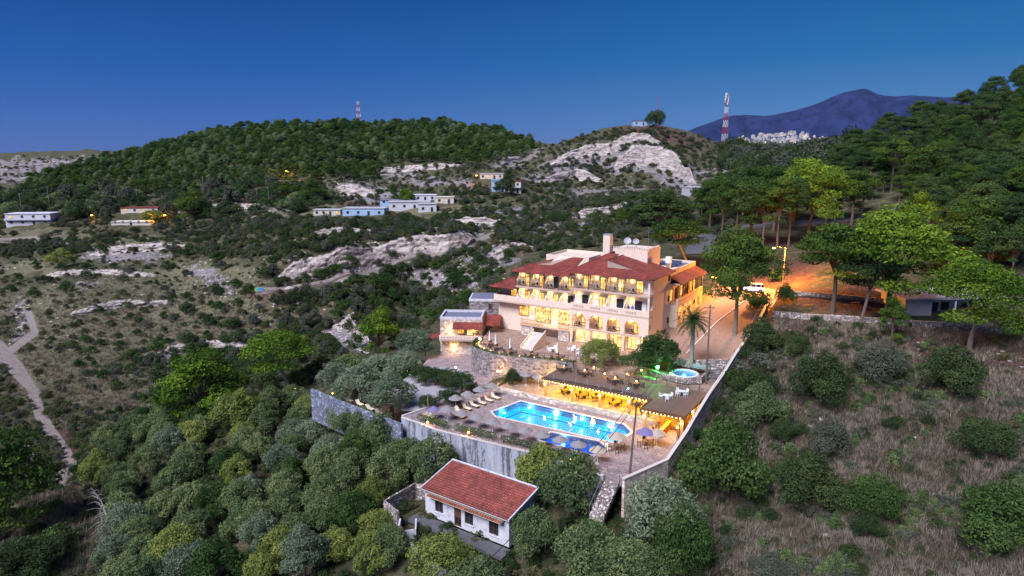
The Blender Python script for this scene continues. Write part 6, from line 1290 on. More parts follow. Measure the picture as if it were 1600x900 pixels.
for i, (x, y, w_, h_) in enumerate([(662, 598, 46, 27), (680, 602, 50, 27), (700, 605, 50, 27), (722, 612, 48, 30), (700, 632, 46, 22), (668, 636, 34, 18)]):
    at_px('mulberry_tree', OLIVE[1], x, y, w_, h_, 'shrub_dark', ['dark flat-topped tree at the left end of the clump on the gravel', 'dark flat-topped tree second from the left on the gravel', 'dark flat-topped tree with two thin trunks on the gravel', 'dark tree beside the single-globe lamp post', 'leafy dark tree at the near side of the gravel', 'small dark tree behind the mast of the deck corner'][i], z=0)
at_px('shrub', BIGBUSH[0], 800, 602, 30, 26, 'shrub_dark', 'round bush at the end of the raised stone bed', 'shrub', tn=('foliage', 'stem'), z=.1)
# wooden mast and stone pile at the deck corner
t = PT('flag_mast', 'bare wooden mast on the corner platform of the pool deck', 'mast', -8.2, -10.6, 0); MB().cyl(0, 0, 0, 2.9, .07, 8, .05).build('pole', M['honey_wood'], t); MB().box(-.5, .5, -.4, .4, 0, .25).build('base', M['white_plaster'], t)
t = PT('stone_heap', 'low pale stone planter at the foot of the mast', 'planter', -7.4, -11.4, 0); MB().box(-1.3, 1.3, -.6, .6, 0, .35).build('border', M['rough_stone'], t); MB().box(-1.1, 1.1, -.4, .4, .353, .42).build('soil', M['hay'], t)
# ---- perimeter wall on the right
pw = [(25.2, -15.5), (27.9, -8), (28.3, -2), (28.2, 8), (28.3, 16), (28.4, 22), (28.3, 32), (28, 40), (27.6, 49)]
pz = [.7, .9, 2.4, 4.3, 5.6, 7.0, 7.9, 8.8, 10.1]; pz[1] = .8
wall_run('perimeter_wall', pw, .36, [-6, -5, -4, -2, 0, 2, 4, 5, 7], pz, 'stone_pale', 'long pale rough perimeter wall climbing along the right side of the grounds', cap='coping')
# stone wall heading right
def world_wall(name, pp, th, h, mat_, label, foot=2.0, cap=None):
    P_ = [toPF(p.x, p.y) for p in pp]; return wall_run(name, P_, th, [p.z-foot for p in pp], [p.z+h for p in pp], mat_, label, cap=cap)
pp = [hit(x, y) for x, y in [(1207, 494), (1260, 499), (1320, 502), (1400, 508), (1480, 513), (1560, 520), (1680, 530)]]
world_wall('field_wall', pp, .5, 1.0, 'rough_stone', 'low rubble field wall running right from the perimeter wall')
lw = [W(487, 612, -1.2), (W(520, 626, -1.1)), W(560, 642, -1.0), W(600, 657, -.9), W(628, 668, -.8)]
world_wall('boundary_wall', lw, .35, .55, 'blue_block', 'long grey-white boundary wall below the olive garden left of the deck', 5)
lw = [hit(x, y)+Vector((0, 0, 1.9)) for x, y in [(398, 650), (430, 640), (468, 628)]]
world_wall('garden_stone_wall', lw, .6, .5, 'stone_pale', 'short rubble stone wall beside the lamp-lit pine', 4)
# olive garden loungers below the trees, lit orange
for i, (x, y) in enumerate([(545, 628), (562, 634), (578, 641), (592, 648), (606, 655)]):
    put(LG, lf, W(x, y, -1.1), R0+R(80), ['leftmost wooden lounger', 'second wooden lounger from the left', 'third wooden lounger from the left', 'fourth wooden lounger from the left', 'rightmost wooden lounger'][i]+' behind the boundary wall under the olives', 'sun lounger', 'loungers under the olives')
for i, (x, y) in enumerate([(520, 618), (572, 636), (612, 655)]): bulb_thing('garden_lamp', ['orange ground lamp at the left end behind the boundary wall', 'orange ground lamp among the loungers under the olives', 'orange ground lamp beside the nearest olive of the boundary wall'][i], 'lamp', W(x, y, -1.3), .3, 40, 'bulb_orange', .09, (1, .4, .08))
bulb_thing('garden_lamp', 'green garden lamp under an olive on the gravel', 'lamp', W(636, 583, 0), .3, 40, 'bulb_green', .12, (.1, 1, .2))
# ---- right side of terrace: palm, trees, whirlpool, poles
def palm():
    p = PF(22.4, 18.7, 4.8); t = thing('palm_tree', 'tall date palm with arching fronds between the hotel and the perimeter wall', 'tree', p, 0); m = MB(); h = 7.6
    for i in range(12): m.lathe([(.40-.006*i, h*i/12), (.36-.006*i, h*(i+1)/12)], 10)
    m.build('trunk', M['bark_pale'], t)
    for k_ in range(44):
        an_ = k_*2.4; el = 1.25-1.75*(k_/44)+random.uniform(-.1, .1); L_ = 3.5*random.uniform(.85, 1.1); f = MB(); prev = Vector((0, 0, h)); d = Vector((math.cos(an_)*math.cos(el), math.sin(an_)*math.cos(el), math.sin(el))); pts_ = [prev.copy()]
        for s_ in range(7): prev = prev+d*L_/7; pts_.append(prev.copy()); d = (d+Vector((0, 0, -.2))).normalized()
        f.tube(pts_, [.05]+[.03]*6+[.01], 3, False)
        for j in range(1, 8):
            for sub in (0, .5):
                q = pts_[j-1].lerp(pts_[j], sub); dd = (pts_[j]-pts_[j-1]).normalized(); sd_ = dd.cross(Vector((0, 0, 1))).normalized(); l = .62*math.sin(PI*min(1, (j+sub)/8.5+.12))+.1
                for s_ in (-1, 1):
                    tip = q+sd_*s_*l+dd*l*.55+Vector((0, 0, -.18*l)); f.add([q, q+dd*.16, tip], [(0, 1, 2)])
        f.build('frond', M['palm_green'], t)
palm()
T_ = lambda pr, a, b, z, w_, h_, m_, lab, **k: plant('garden_tree', pr, PF(a, b, z), random.uniform(0, 6), w_/PH[id(pr)][1], M[m_].name, lab, 'tree', None, (h_/PH[id(pr)][0])/(w_/PH[id(pr)][1]), bark='bark_pale')
T_(OLIVE[1], 9.2, 12.6, 4.0, 7.2, 5.0, 'olive_yellow', 'bushy terrace tree lit from below in front of the hotel facade')
T_(PINE[3], 15.2, 12.0, 4.0, 6.8, 4.0, 'laurel', 'small flat-crowned terrace tree with a white trunk')
T_(OLIVE[2], 18.0, 15.2, 4.0, 7.6, 6.6, 'laurel', 'leafy terrace tree glowing green from the garden lamp')
T_(OLIVE[3], 17.4, 17.2, 4.1, 4.2, 3.4, 'pine_green', 'smaller tree close to the right corner of the hotel')
bulb_thing('garden_lamp', 'bright green garden lamp between the terrace tree and the whirlpool', 'lamp', PF(18.9, 12.7, 4.0), 1.5, 2300, 'bulb_green', .26, (.08, 1, .2))
bulb_thing('garden_lamp', 'green lamp shining on the wall at the right corner of the hotel', 'lamp', PF(14.2, 23.2, 4.6), 1.0, 160, 'bulb_green', .12, (.1, 1, .2))
for i, (a, b) in enumerate([(15.2, 22.4), (17.0, 21.6)]): bulb_thing('garden_lamp', ['orange lamp nearest the right corner of the hotel', 'orange lamp at the foot of the palm behind the leafy terrace tree'][i], 'lamp', PF(a, b, 4.6), .9, 190, 'bulb_orange', .15, (1, .5, .08))
bulb_thing('garden_lamp', 'small yellow lamp on the paving behind the roof deck railing', 'lamp', PF(16.4, 12.4, 4.5), .3, 40, 'bulb', .1)
t = PT('whirlpool', 'round turquoise whirlpool in a low stone-clad ring', 'whirlpool', 22.6, 14.6, 4.05)
MB().lathe([(2.2, 0), (2.2, .85), (1.75, .85), (1.75, .2), (0, .2)], 28).build('tub', M['tub_white'], t); MB().lathe([(2.35, 0), (2.35, .6), (2.203, .6)], 28).build('stone_cladding', M['stone_pale'], t); MB().lathe([(1.745, .215), (0, .21)], 28).build('floor_tile', M['pool_tile'], t)
q = MB(); q.add([(1.74*math.cos(2*PI*k_/28), 1.74*math.sin(2*PI*k_/28), .72) for k_ in range(28)], [tuple(range(28))]); q.build('water', M['water'], t); lamp(PF(22.6, 14.6, 5.0), 90, (.1, .9, .8), .3)
t = PT('whirlpool_bench', 'grey bench with a steel frame behind the whirlpool', 'bench', 24.2, 17.6, 4.7); MB().box(-1.3, 1.3, -.3, .3, .4, .48).build('seat', M['grey_metal'], t); MB().box(-1.3, 1.3, .28, .34, .5, .9).build('backrest', M['grey_metal'], t)
for x in (-1.1, 1.1): MB().box(x-.05, x+.05, -.25, .25, 0, .398).build('leg', M['grey_metal'], t)
wall_run('bed_wall', [(19, 20.2), (22, 19.4), (27.8, 21.5)], .4, [4]*3, [5.6, 5.6, 6.2], 'rough_stone', 'low stone retaining wall behind the whirlpool')
wall_run('whirlpool_wall', [(17.6, 13.4), (20, 12.2), (23.5, 11.8), (25.6, 13.2), (25.8, 16)], .4, [4.2]*5, [4.95, 5.0, 5.0, 5.2, 5.3], 'rough_stone', 'low stone wall curving in front of the whirlpool')
def pole(label, p, h, lean=0, arm=True, r=.15, mat_='pole_wood', grp=None):
    t = thing('utility_pole', label, 'utility pole', p, 0, grp); MB().tube([(0, 0, -.8), (lean*h*.5, 0, h*.5), (lean*h, 0, h)], [r, r*.85, r*.65], 8).build('pole', M[mat_], t)
    if arm: MB().box(lean*h-.7, lean*h+.7, -.06, .06, h-.5, h-.38).build('crossarm', M[mat_], t); [MB().cyl(lean*h+x, 0, h-.38, h-.2, .04, 6).build('insulator', M['white_paint'], t) for x in (-.6, 0, .6)]
    return Vector(p)+Vector((lean*h, 0, h))
tp1 = pole('leaning wooden utility pole in front of the bar tables', PF(24.9, -12.9, 0), 9.6, .06, True)
tp2 = pole('wooden utility pole beside the palm and the perimeter wall', PF(26.3, 13.6, 4.4), 12.0)
tp3 = pole('thin wooden pole at the corner where the perimeter wall meets the field wall', PF(29.2, 40, 8), 6.0, arm=False, r=.1)
def wire(label, a, b, sag, r=.022, mat_='dark_metal'):
    a, b = Vector(a), Vector(b); m = MB(); o0 = a.copy(); pts_ = [a.lerp(b, k_/14)-o0-Vector((0, 0, sag*4*(k_/14)*(1-k_/14))) for k_ in range(15)]; o = m.tube(pts_, r, 4, False).build('cable', M[mat_]); o.location = o0; tag(o, label, 'cable')
nf = Vector((-8, 44, 3))
wire('upper black power cable running from the leaning pole down past the cottage', tp1+Vector((-.6, 0, -.2)), nf, 1.2, .035)
wire('lower black power cable running from the leaning pole down past the cottage', tp1+Vector((.0, 0, -.35)), nf+Vector((.8, 0, -.5)), 1.2, .035)
wire('cable between the leaning pole and the pole beside the palm', tp1, tp2, .8)
wire('second cable between the leaning pole and the pole beside the palm', tp1+Vector((.6, 0, -.2)), tp2+Vector((.6, 0, -.2)), 1.0)
wire('pale cable crossing from the roof deck corner over the perimeter wall to the thin pole', PF(28.4, -3, 2.2), tp3, .5, .03, 'bark_pale')
# steps down beside the deck
t = PT('garden_stairs', 'stone steps with a wooden handrail at the front corner of the pool deck', 'stairs', 23.6, -15.1, 0)
for k_ in range(12): MB().box(-.9, .9, -.36*(k_+1), -.36*k_, -.22*(k_+1)-.6, -.22*(k_+1)+.0).build('step', M['rough_stone'], t)
for x in (-.95, .95):
    MB().tube([(x, 0, .9), (x, -4.3, -1.75)], .03, 4).build('handrail', M['grey_metal'], t)
    for k_ in range(4): MB().cyl(x, -1.4*k_, -.35-.86*k_, .9-.86*k_, .03, 6).build('handrail_post', M['grey_metal'], t)
railing([PF(17.5, -13.2, .0), PF(22.3, -13.6, .0), PF(24.8, -12.9, 0)], 'low pale railing at the right front corner of the deck', 'grey_metal', .9, 1.2, 3)
# ---- tiled cottage
cX, cY = -10.9, 77.9; cr_ = math.atan2(70.3-77.9, -.1+10.9); ct_ = thing('cottage', 'whitewashed cottage with a red tiled roof below the pool deck', 'cottage', (cX, cY, -6.3), cr_)
CL_, CWd = 12.9, 5.4; hf_, hr_ = 3.75, 4.9
def trap(m, x, th, y0, y1, z0, z1): m.add([(x, y0, 0), (x+th, y0, 0), (x+th, y1, 0), (x, y1, 0), (x, y0, z0), (x+th, y0, z0), (x+th, y1, z1), (x, y1, z1)], [(3, 2, 1, 0), (4, 5, 6, 7), (0, 1, 5, 4), (2, 3, 7, 6), (0, 4, 7, 3), (1, 2, 6, 5)])
wins = [(1.6, .95, 2.9, 2.85), (6.35, .9, 7.65, 2.85), (10.0, .8, 11.4, 2.85)]
m = MB(); m.m = Matrix.Rotation(PI/2, 4, 'X'); m.holed([(0, 0), (CL_, 0), (CL_, hf_), (0, hf_)], [[(a, b), (c, b), (c, d), (a, d)] for a, b, c, d in wins]+[[(4.7, .02), (5.8, .02), (5.8, 2.8), (4.7, 2.8)]], .3, 0); m.m = Matrix.Identity(4)
for v_i, v in enumerate(m.v): m.v[v_i] = (v[0], v[1], v[2])
m.build('front_wall', M['white_plaster'], ct_)
m = MB(); trap(m, 0, .3, .303, CWd, hf_, hr_-.02); m.build('left_gable_wall', M['white_plaster'], ct_); m = MB(); trap(m, CL_-.3, .3, .303, CWd, hf_, hr_-.02); m.build('right_gable_wall', M['white_plaster'], ct_)
MB().box(.303, CL_-.303, CWd-.3, CWd, 0, hr_-.05).build('rear_wall', M['white_plaster'], ct_)
for a, b, c, d in wins:
    f = MB(); f.box(a, c, .12, .2, b, b+.08); f.box(a, c, .12, .2, d-.08, d); 
    for x in (a, (a+c)/2-.04, c-.08): f.box(x, x+.08, .12, .2, b+.08, d-.08)
    for zz in (.35, .65): f.box(a+.08, c-.08, .13, .19, b+(d-b)*zz, b+(d-b)*zz+.05)
    fo = f.build('window', M['frame_wood'], ct_); MB().box(a+.02, c-.02, .22, .25, b+.02, d-.02).build('pane', M['pane_dark'], fo); MB().box(a-.08, c+.08, -.12, -.003, b-.12, b-.04).build('sill', M['white_plaster'], fo)
    for x in (a+.2, a+.45, a+.85, a+1.08): MB().cyl(x, -.03, b, d, .018, 4).build('bar', M['dark_metal'], fo)
d_ = MB().box(4.7, 5.8, .12, .2, .02, 2.8).build('door', M['frame_wood'], ct_); MB().box(5.6, 5.68, .06, .12, 1.1, 1.25).build('handle', M['grey_metal'], d_)
for x in (4.8, 5.3): MB().box(x, x+.4, .09, .118, .3, 1.2).build('door_panel', M['dark_metal'], d_)
# roof: deck, tile courses (each tile is real geometry), edges
sl_ = math.atan2(hr_-hf_, CWd); rl = math.hypot(CWd+.9, (hr_-hf_)*(CWd+.9)/CWd); ro = bpy.data.objects.new('roof', None)
m = MB(); m.box(-.35, CL_+.35, 0, rl, -.12, 0); ro = m.build('roof', M['white_plaster'], ct_); ro.location = (0, -.5, hf_-.12); ro.rotation_euler = (sl_, 0, 0)
rows, colsn = 15, 42; tw = (CL_+.4)/colsn; th_ = (rl-.1)/rows; co = []; fc = []
for j in range(rows):
    for i in range(colsn):
        x0 = -.2+tw*i; y0 = .03+th_*j; jz = random.uniform(-.012, .012); base = len(co)
        for (yy, zz) in ((y0, .14+jz), (y0+th_*1.06, .02+jz)):
            for u_, v_ in ((0, 0), (.25, .03), (.5, .04), (.75, .03), (.94, 0)): co.append((x0+tw*u_, yy, zz+v_))
        for k_ in range(4): fc.append((base+k_, base+k_+1, base+6+k_, base+5+k_))
        b2 = len(co); co += [(x0, y0, .01), (x0+tw*.94, y0, .01)]; fc += [(b2, b2+1, base+4, base+2), (b2, base+2, base+1, base)]
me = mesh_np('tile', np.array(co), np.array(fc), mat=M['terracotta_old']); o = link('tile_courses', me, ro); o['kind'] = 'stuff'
for x in (-.36, CL_+.2): MB().box(x, x+.16, 0, rl, .003, .17).build('verge', M['white_plaster'], ro)
MB().box(-.36, CL_+.36, rl-.12, rl+.08, .003, .2).build('ridge_edge', M['white_plaster'], ro)
# lean-to awning over door and windows
m = MB(); m.add([(.9, -.8, 3.1), (12.3, -.8, 3.1), (12.3, -.003, 3.32), (.9, -.003, 3.32), (.9, -.8, 3.05), (12.3, -.8, 3.05), (12.3, -.003, 3.25), (.9, -.003, 3.25)], [(0, 1, 2, 3), (7, 6, 5, 4), (0, 4, 5, 1), (0, 3, 7, 4), (1, 5, 6, 2)]); aw = m.build('awning', M['hay'], ct_)
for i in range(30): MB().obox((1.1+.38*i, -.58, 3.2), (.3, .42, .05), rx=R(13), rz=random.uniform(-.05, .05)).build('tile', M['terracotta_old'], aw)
# yard walls of the cottage
def local_wall(nm, label, pts_, h, th=.28, mat_='white_plaster', z=-6.6):
    P_ = []
    for x, y in pts_:
        v = Vector((cX, cY, 0))+Matrix.Rotation(cr_, 3, 'Z') @ Vector((x, y, 0)); P_.append(toPF(v.x, v.y))
    return wall_run(nm, P_, th, [z-1]*len(P_), [z+h]*len(P_), mat_, label)
local_wall('shed_wall', 'broken wall round the roofless shed left of the cottage', [(-.1, 4.8), (-4.6, 3.0), (-4.6, -2.6), (-1.2, -3.6)], 1.9, mat_='rough_stone')
local_wall('yard_wall', 'low concrete wall of a small basin in front of the roofless shed', [(-1.0, -3.5), (.8, -5.8), (2.2, -4.2), (.6, -2.4)], 1.0, .2)
local_wall('yard_wall', 'concrete edge running right along the cottage yard', [(3.0, -6.0), (8, -7.5), (14, -8.0)], .5, .2)
m = MB().box(-1, 13.5, -2.2, -.32, -.35, .02); m.build('terrace_slab', M['asphalt'], ct_)
# ---- drive, car, street lamp, road
def ribbon(name, line, wd, mat_, lift=.12, kind='structure', n_=8, label=None):
    P3 = [hit(x, y) for x, y in line]; C2 = arcp([(p.x, p.y) for p in P3], n_); co = []; fc = []; k_ = 5
    for i, c in enumerate(C2):
        d = Vector(C2[min(i+1, len(C2)-1)])-Vector(C2[max(i-1, 0)]); d.normalize(); nx = Vector((-d.y, d.x))
        zs_ = height(np.array([c[0]+nx.x*wd*(j/(k_-1)-.5) for j in range(k_)]), np.array([c[1]+nx.y*wd*(j/(k_-1)-.5) for j in range(k_)])); zm = float(np.max(zs_))
        for j in range(k_): q = Vector(c)+nx*wd*(j/(k_-1)-.5); co.append((q.x, q.y, max(float(zs_[j]), zm-.5)+lift))
        co.append((co[-1][0], co[-1][1], co[-1][2]-.8)); co.insert(len(co)-1-k_, (co[-1-k_][0], co[-1-k_][1], co[-1-k_][2]-.8))
    kk = k_+2
    for i in range(len(C2)-1):
        for j in range(kk-1): fc.append((i*kk+j, i*kk+j+1, (i+1)*kk+j+1, (i+1)*kk+j))
    m = MB().add(co, fc); return tag(m.build(name, M[mat_]), label, kind=kind)
dr = [(13.2, 21.5), (27.6, 21.8), (27.4, 49), (30, 66), (13.5, 66), (15.4, 54), (15.3, 38)]
co = []; fc = []; na, nb = 16, 44
for j in range(nb):
    b = 21.2+45*j/(nb-1); a0 = 11.9 if b < 38 else 13.4; a1 = 27.9 if b < 50 else 27.9+(b-50)*.2
    for i in range(na): a = a0+(a1-a0)*i/(na-1); p = PF(a, b); co.append((p.x, p.y, 4.36+min(max((b-20)/38, 0), 1)*5.4+.12))
for j in range(nb-1):
    for i in range(na-1): q = j*na+i; fc.append((q, q+1, q+na+1, q+na))
m = MB().add(co, fc); tag(m.build('driveway', M['drive']), kind='structure')
ribbon('road', [(1092, 398), (1094, 386), (1106, 372), (1130, 362), (1180, 354), (1240, 350), (1300, 346), (1350, 341), (1400, 330), (1425, 320)], 7.0, 'asphalt', .25)
ribbon('cliff_path', [(403, 456), (440, 453), (470, 448), (515, 440), (560, 430), (610, 416), (650, 402), (700, 394), (740, 378)], 2.4, 'dusty_road', .1)
ribbon('dirt_track', [(-20, 555), (20, 565), (45, 600), (58, 635), (80, 675), (105, 715), (100, 760)], 2.0, 'dusty_road', .05)
ribbon('far_road', [(845, 232), (835, 243), (820, 252), (800, 262)], 7, 'dusty_road', .4)
ribbon('left_road', [(-20, 376), (30, 376), (80, 379), (130, 383)], 4, 'dusty_road', .1)
# kerb lines on the drive
wall_run('kerb', [(19.8, 24.5), (20.5, 40), (22.5, 54)], .25, [4.5, 6.6, 8.5], [5.25, 7.55, 9.6], 'coping', 'pale kerb dividing the driveway')
def car():
    p = PF(22.2, 61.5, 9.9); t = thing('parked_car', 'white sport utility car parked under the orange street lamp', 'car', p, R0+R(12)); m = MB()
    sec = [(-2.3, .45, .85, .78), (-2.15, .35, 1.0, .86), (-1.5, .28, 1.08, .9), (-.6, .26, 1.1, .92), (1.0, .26, 1.12, .92), (2.0, .3, 1.1, .9), (2.25, .4, .95, .82)]
    vs = []; 
    for x, z0, z1, w_ in sec: vs += [(x, -w_, z0), (x, -w_, z1*.8), (x, -w_*.93, z1), (x, w_*.93, z1), (x, w_, z1*.8), (x, w_, z0)]
    fs = [(i*6+k_, i*6+(k_+1) % 6, (i+1)*6+(k_+1) % 6, (i+1)*6+k_) for i in range(6) for k_ in range(6)]+[tuple(range(6))[::-1], tuple(range(36, 42))]; m.add(vs, fs); m.build('body', M['car_paint'], t)
    c = MB(); vs = []
    for x, w0, z in ((-1.25, .84, 1.06), (-.55, .72, 1.6), (1.5, .72, 1.62), (2.15, .82, 1.08)): vs += [(x, -w0, z), (x, w0, z)]
    c.add([(-1.25, -.86, 1.05), (-1.25, .86, 1.05), (2.12, .86, 1.08), (2.12, -.86, 1.08), (-.55, -.7, 1.62), (-.55, .7, 1.62), (1.75, .7, 1.64), (1.75, -.7, 1.64)], [(4, 5, 6, 7), (0, 1, 5, 4), (1, 2, 6, 5), (2, 3, 7, 6), (3, 0, 4, 7)]); c.build('glasshouse', M['black_glass'], t)
    MB().box(-.5, 1.7, -.68, .68, 1.645, 1.70).build('roof', M['car_paint'], t)
    for s_ in (-1, 1):
        for x0 in (-.55, .45, 1.45): MB().obox((x0, s_*.79, 1.35), (.08, .05, .6), rx=R(15)*s_).build('pillar', M['car_paint'], t)
        for x in (-1.45, 1.4):
            w_ = MB(); w_.m = Matrix.Translation((x, s_*.86, .34)) @ Matrix.Rotation(PI/2, 4, 'X'); w_.cyl(0, 0, -.11, .11, .34, 16); wh = w_.build('wheel', M['tyre'], t); r_ = MB(); r_.m = w_.m; r_.cyl(0, 0, -.125, .125, .2, 10); r_.build('rim', M['grey_metal'], wh)
        MB().box(-2.32, -2.18, s_*.55-.2, s_*.55+.2, .72, .88).build('headlight', M['white_paint'], t); MB().box(2.2, 2.3, s_*.7-.1, s_*.7+.1, .8, 1.0).build('tail_light', M['red_wall'], t); MB().box(-.95, -.8, s_*.95-.1, s_*.95+.1, 1.0, 1.15).build('mirror', M['car_paint'], t)
car()
def street_lamp(p, h, en, label, arm=1.2, ang=0, col=(1, .345, .022), pm='pole_wood', r=.22):
    t = thing('street_lamp', label, 'street lamp', p, ang); MB().cyl(0, 0, -.5, h, .11, 8, .08).build('pole', M[pm], t); MB().tube([(0, 0, h-.3), (-arm*.6, 0, h+.05), (-arm, 0, h)], .04, 5).build('arm', M['grey_metal'], t)
    hd = MB().obox((-arm-.15, 0, h-.02), (.6, .26, .12)).build('lamp_head', M['grey_metal'], t); MB().lathe([(0, -.26), (r*.8, -.18), (r, -.06), (0, -.03)], 10).build('bulb', M['bulb_orange'], hd, loc=(-arm-.15, 0, h-.05))
    lamp(Vector(p)+Matrix.Rotation(ang, 3, 'Z') @ Vector((-arm-.15, 0, h-.35)), en, col, .25)
street_lamp(PF(27.2, 66, 9.8), 9.4, 38000, 'orange street lamp on a wooden pole beside the car park', 2.3)
street_lamp(PF(16.6, 52.5, 9.2), 4.8, 1800, 'small orange lamp behind the crown of the tall pine', .6)
# yard on the right: low walls, tables
yz = hit(1280, 480).z
pp = [hit(1235, 462), hit(1300, 466), hit(1380, 474)]; world_wall('yard_back_wall', pp, .4, .9, 'rough_stone', 'low stone wall at the back of the orange-lit yard')
for i, (x, y) in enumerate([(1262, 480), (1336, 476), (1350, 484)]):
    t = thing('yard_bench', ['wooden picnic bench in the orange-lit yard', 'bench at the right of the orange-lit yard', 'small play bench beside the right bench of the yard'][i], 'bench', hit(x, y), .2*i); MB().box(-.9, .9, -.2, .2, .4, .46).build('seat', M['wood'], t)
    for q in (-.7, .7): MB().box(q-.05, q+.05, -.18, .18, 0, .398).build('leg', M['wood'], t)
at_px('shrub', BIGBUSH[0], 1226, 474, 34, 30, 'laurel', 'spiky shrub beside the street lamp at the end of the perimeter wall', 'shrub', tn=('foliage', 'stem')); at_px('shrub', BIGBUSH[1], 1186, 484, 44, 16, 'laurel', 'shrub bed inside the bend of the perimeter wall', 'shrub', tn=('foliage', 'stem'))
at_px('shrub', BIGBUSH[0], 1212, 440, 24, 18, 'laurel', 'shrub behind the parked car under the street lamp', 'shrub', tn=('foliage', 'stem'))
# grey bungalow on the right
p = hit(1420, 498); bg_ = thing('bungalow', 'grey flat-roofed bungalow with a covered porch behind the field wall', 'house', (p.x, p.y+1.5, p.z-.2), R(4))
MB().box(0, 5.0, 0, 7, 0, 3.3).build('wall', M['grey_wall'], bg_); MB().box(5.0, 15, 1.8, 8, 0, 3.2).build('wall', M['white_plaster'], bg_); MB().box(15, 34, 1.2, 8, 0, 3.2).build('wall', M['white_plaster'], bg_)
MB().box(-.4, 34.5, -.6, 8.5, 3.303, 3.6).build('roof', M['grey_wall'], bg_)
for x in (8, 12, 17, 21, 25.5): window(x, 1.2 if x > 15 else 1.8, .9, 1.5, 1.5, 'pane_dark', parent=bg_)
window(6.2, 1.8, .05, 1.2, 2.3, 'pane_dark', parent=bg_, nm='door')
for x in (9, 15, 21, 27): MB().box(x, x+.2, -.4, -.2, 0, 3.297).build('porch_post', M['white_plaster'], bg_)
# ---- far houses
def house(x, y, wpx, hm, label, wall, roofm='grey_wall', rz=0, dep=8, fl=1, lit=(), parapet=True, win=4, lift=0, gap=0):
    p = hit(x, y, 120, 1200); zc = proj(*p)[2]; w_ = wpx*zc/F; t = thing('house', label, 'house', (p.x, p.y, p.z+lift), rz); H_ = hm*fl
    MB().box(-w_/2, w_/2, 0, dep, -2.5, H_).build('wall', M[wall], t); MB().box(-w_/2-.25, w_/2+.25, -.3, dep+.3, H_+.003, H_+.3).build('roof', M[roofm], t)
    for f in range(fl):
        n_ = win
        for i in range(n_):
            x_ = -w_/2+w_*(i+.5)/n_-.6; k_ = 'pane_lit' if (f, i) in lit else 'pane_dark'
            if i == n_//2 and f == 0: window(x_, 0, .05, 1.1, 2.1, k_, parent=t, nm='door')
            else: window(x_, 0, f*hm+1.0, 1.2, 1.2, k_, parent=t)
        if fl > 1 and f: MB().box(-w_/2, w_/2, -1.2, -.003, f*hm-.15, f*hm).build('balcony', M[wall], t); MB().box(-w_/2, w_/2, -1.2, -1.1, f*hm+.003, f*hm+.85).build('balcony_parapet', M['white_plaster'], t)
    return t, w_, zc
house(45, 352, 66, 2.9, 'white two-storey house with long balconies at the far left', 'white_plaster', 'white_plaster', .1, 9, 2, ((1, 0),))
house(70, 341, 40, 2.6, 'small white rooftop house behind the long-balconied one', 'white_plaster', 'white_plaster', .1, 6, 1, (), win=3)
house(218, 333, 56, 2.7, 'white house with red-trimmed terraces lit beside the orange glow', 'cream_wall', 'terracotta', .05, 8, 1, ((0, 0), (0, 2)))
house(205, 352, 60, 1.5, 'low pale terrace house below the red-trimmed one', 'cream_wall', 'cream_wall', .05, 8, 1, (), win=5)
house(511, 337, 42, 2.8, 'low pale green house at the left end of the shed row', 'cream_wall', 'grey_wall', 0, 7, 1, ((0, 3),))
house(568, 337, 66, 3.4, 'long light blue shed in the middle of the far plateau', 'blue_wall', 'grey_wall', -.05, 9, 1, (), win=4)
house(640, 327, 64, 3.4, 'grey-roofed white barn behind the light blue shed', 'white_plaster', 'grey_wall', .12, 10, 1, (), win=4)
house(668, 331, 28, 3.6, 'white gable end of the barn with two small windows', 'white_plaster', 'grey_wall', .12, 8, 1, (), win=2)
house(659, 314, 44, 2.9, 'small white house beyond the barn beside the bright tree', 'white_plaster', 'white_plaster', 0, 8, 1, (), win=4)
house(694, 318, 30, 3.0, 'half-built beige house right of the barn', 'cream_wall', 'cream_wall', 0, 7, 1, (), win=2)
house(612, 320, 36, 2.2, 'low blue-roofed hut left of the grey barn', 'blue_wall', 'roof_membrane', 0, 6, 1, (), win=3)
house(780, 300, 22, 3.0, 'tall pale blue house beside the dark trees at the quarry foot', 'blue_wall', 'blue_wall', .1, 7, 2, (), win=2)
house(804, 302, 20, 3.1, 'two-storey cream house with a red roof at the quarry foot', 'cream_wall', 'terracotta', -.2, 8, 2, (), win=2)
house(768, 280, 36, 3.0, 'long low house above the two tall ones at the quarry foot', 'cream_wall', 'grey_wall', 0, 7, 1, ((0, 1),), win=4)
house(452, 290, 34, 2.8, 'orange-lit house at the edge of the pine wood', 'cream_wall', 'hay', 0, 7, 1, ((0, 0), (0, 1)), win=4)
house(1000, 197, 22, 3.2, 'small house with a red roof on top of the quarry hill', 'blue_wall', 'terracotta', 0, 6, 1, (), win=2, lift=.5)
house(1098, 305, 40, 3.6, 'pale concrete building at the right foot of the quarry hill', 'grey_wall', 'grey_wall', .3, 9, 1, (), win=3)
for i, (x, y, en, h) in enumerate([(451, 284, 5200, 7), (748, 288, 1500, 5), (240, 347, 3200, 4), (262, 348, 1500, 4), (148, 345, 600, 3)]): street_lamp(hit(x, y, 200), h, en, ['orange street lamp at the lit house by the pine wood', 'orange street lamp by the low house at the quarry foot', 'orange street lamp lighting the red-trimmed house', 'orange lamp among bushes right of the red-trimmed house', 'small yellow lamp in front of the far left houses'][i], 1, r=.5)
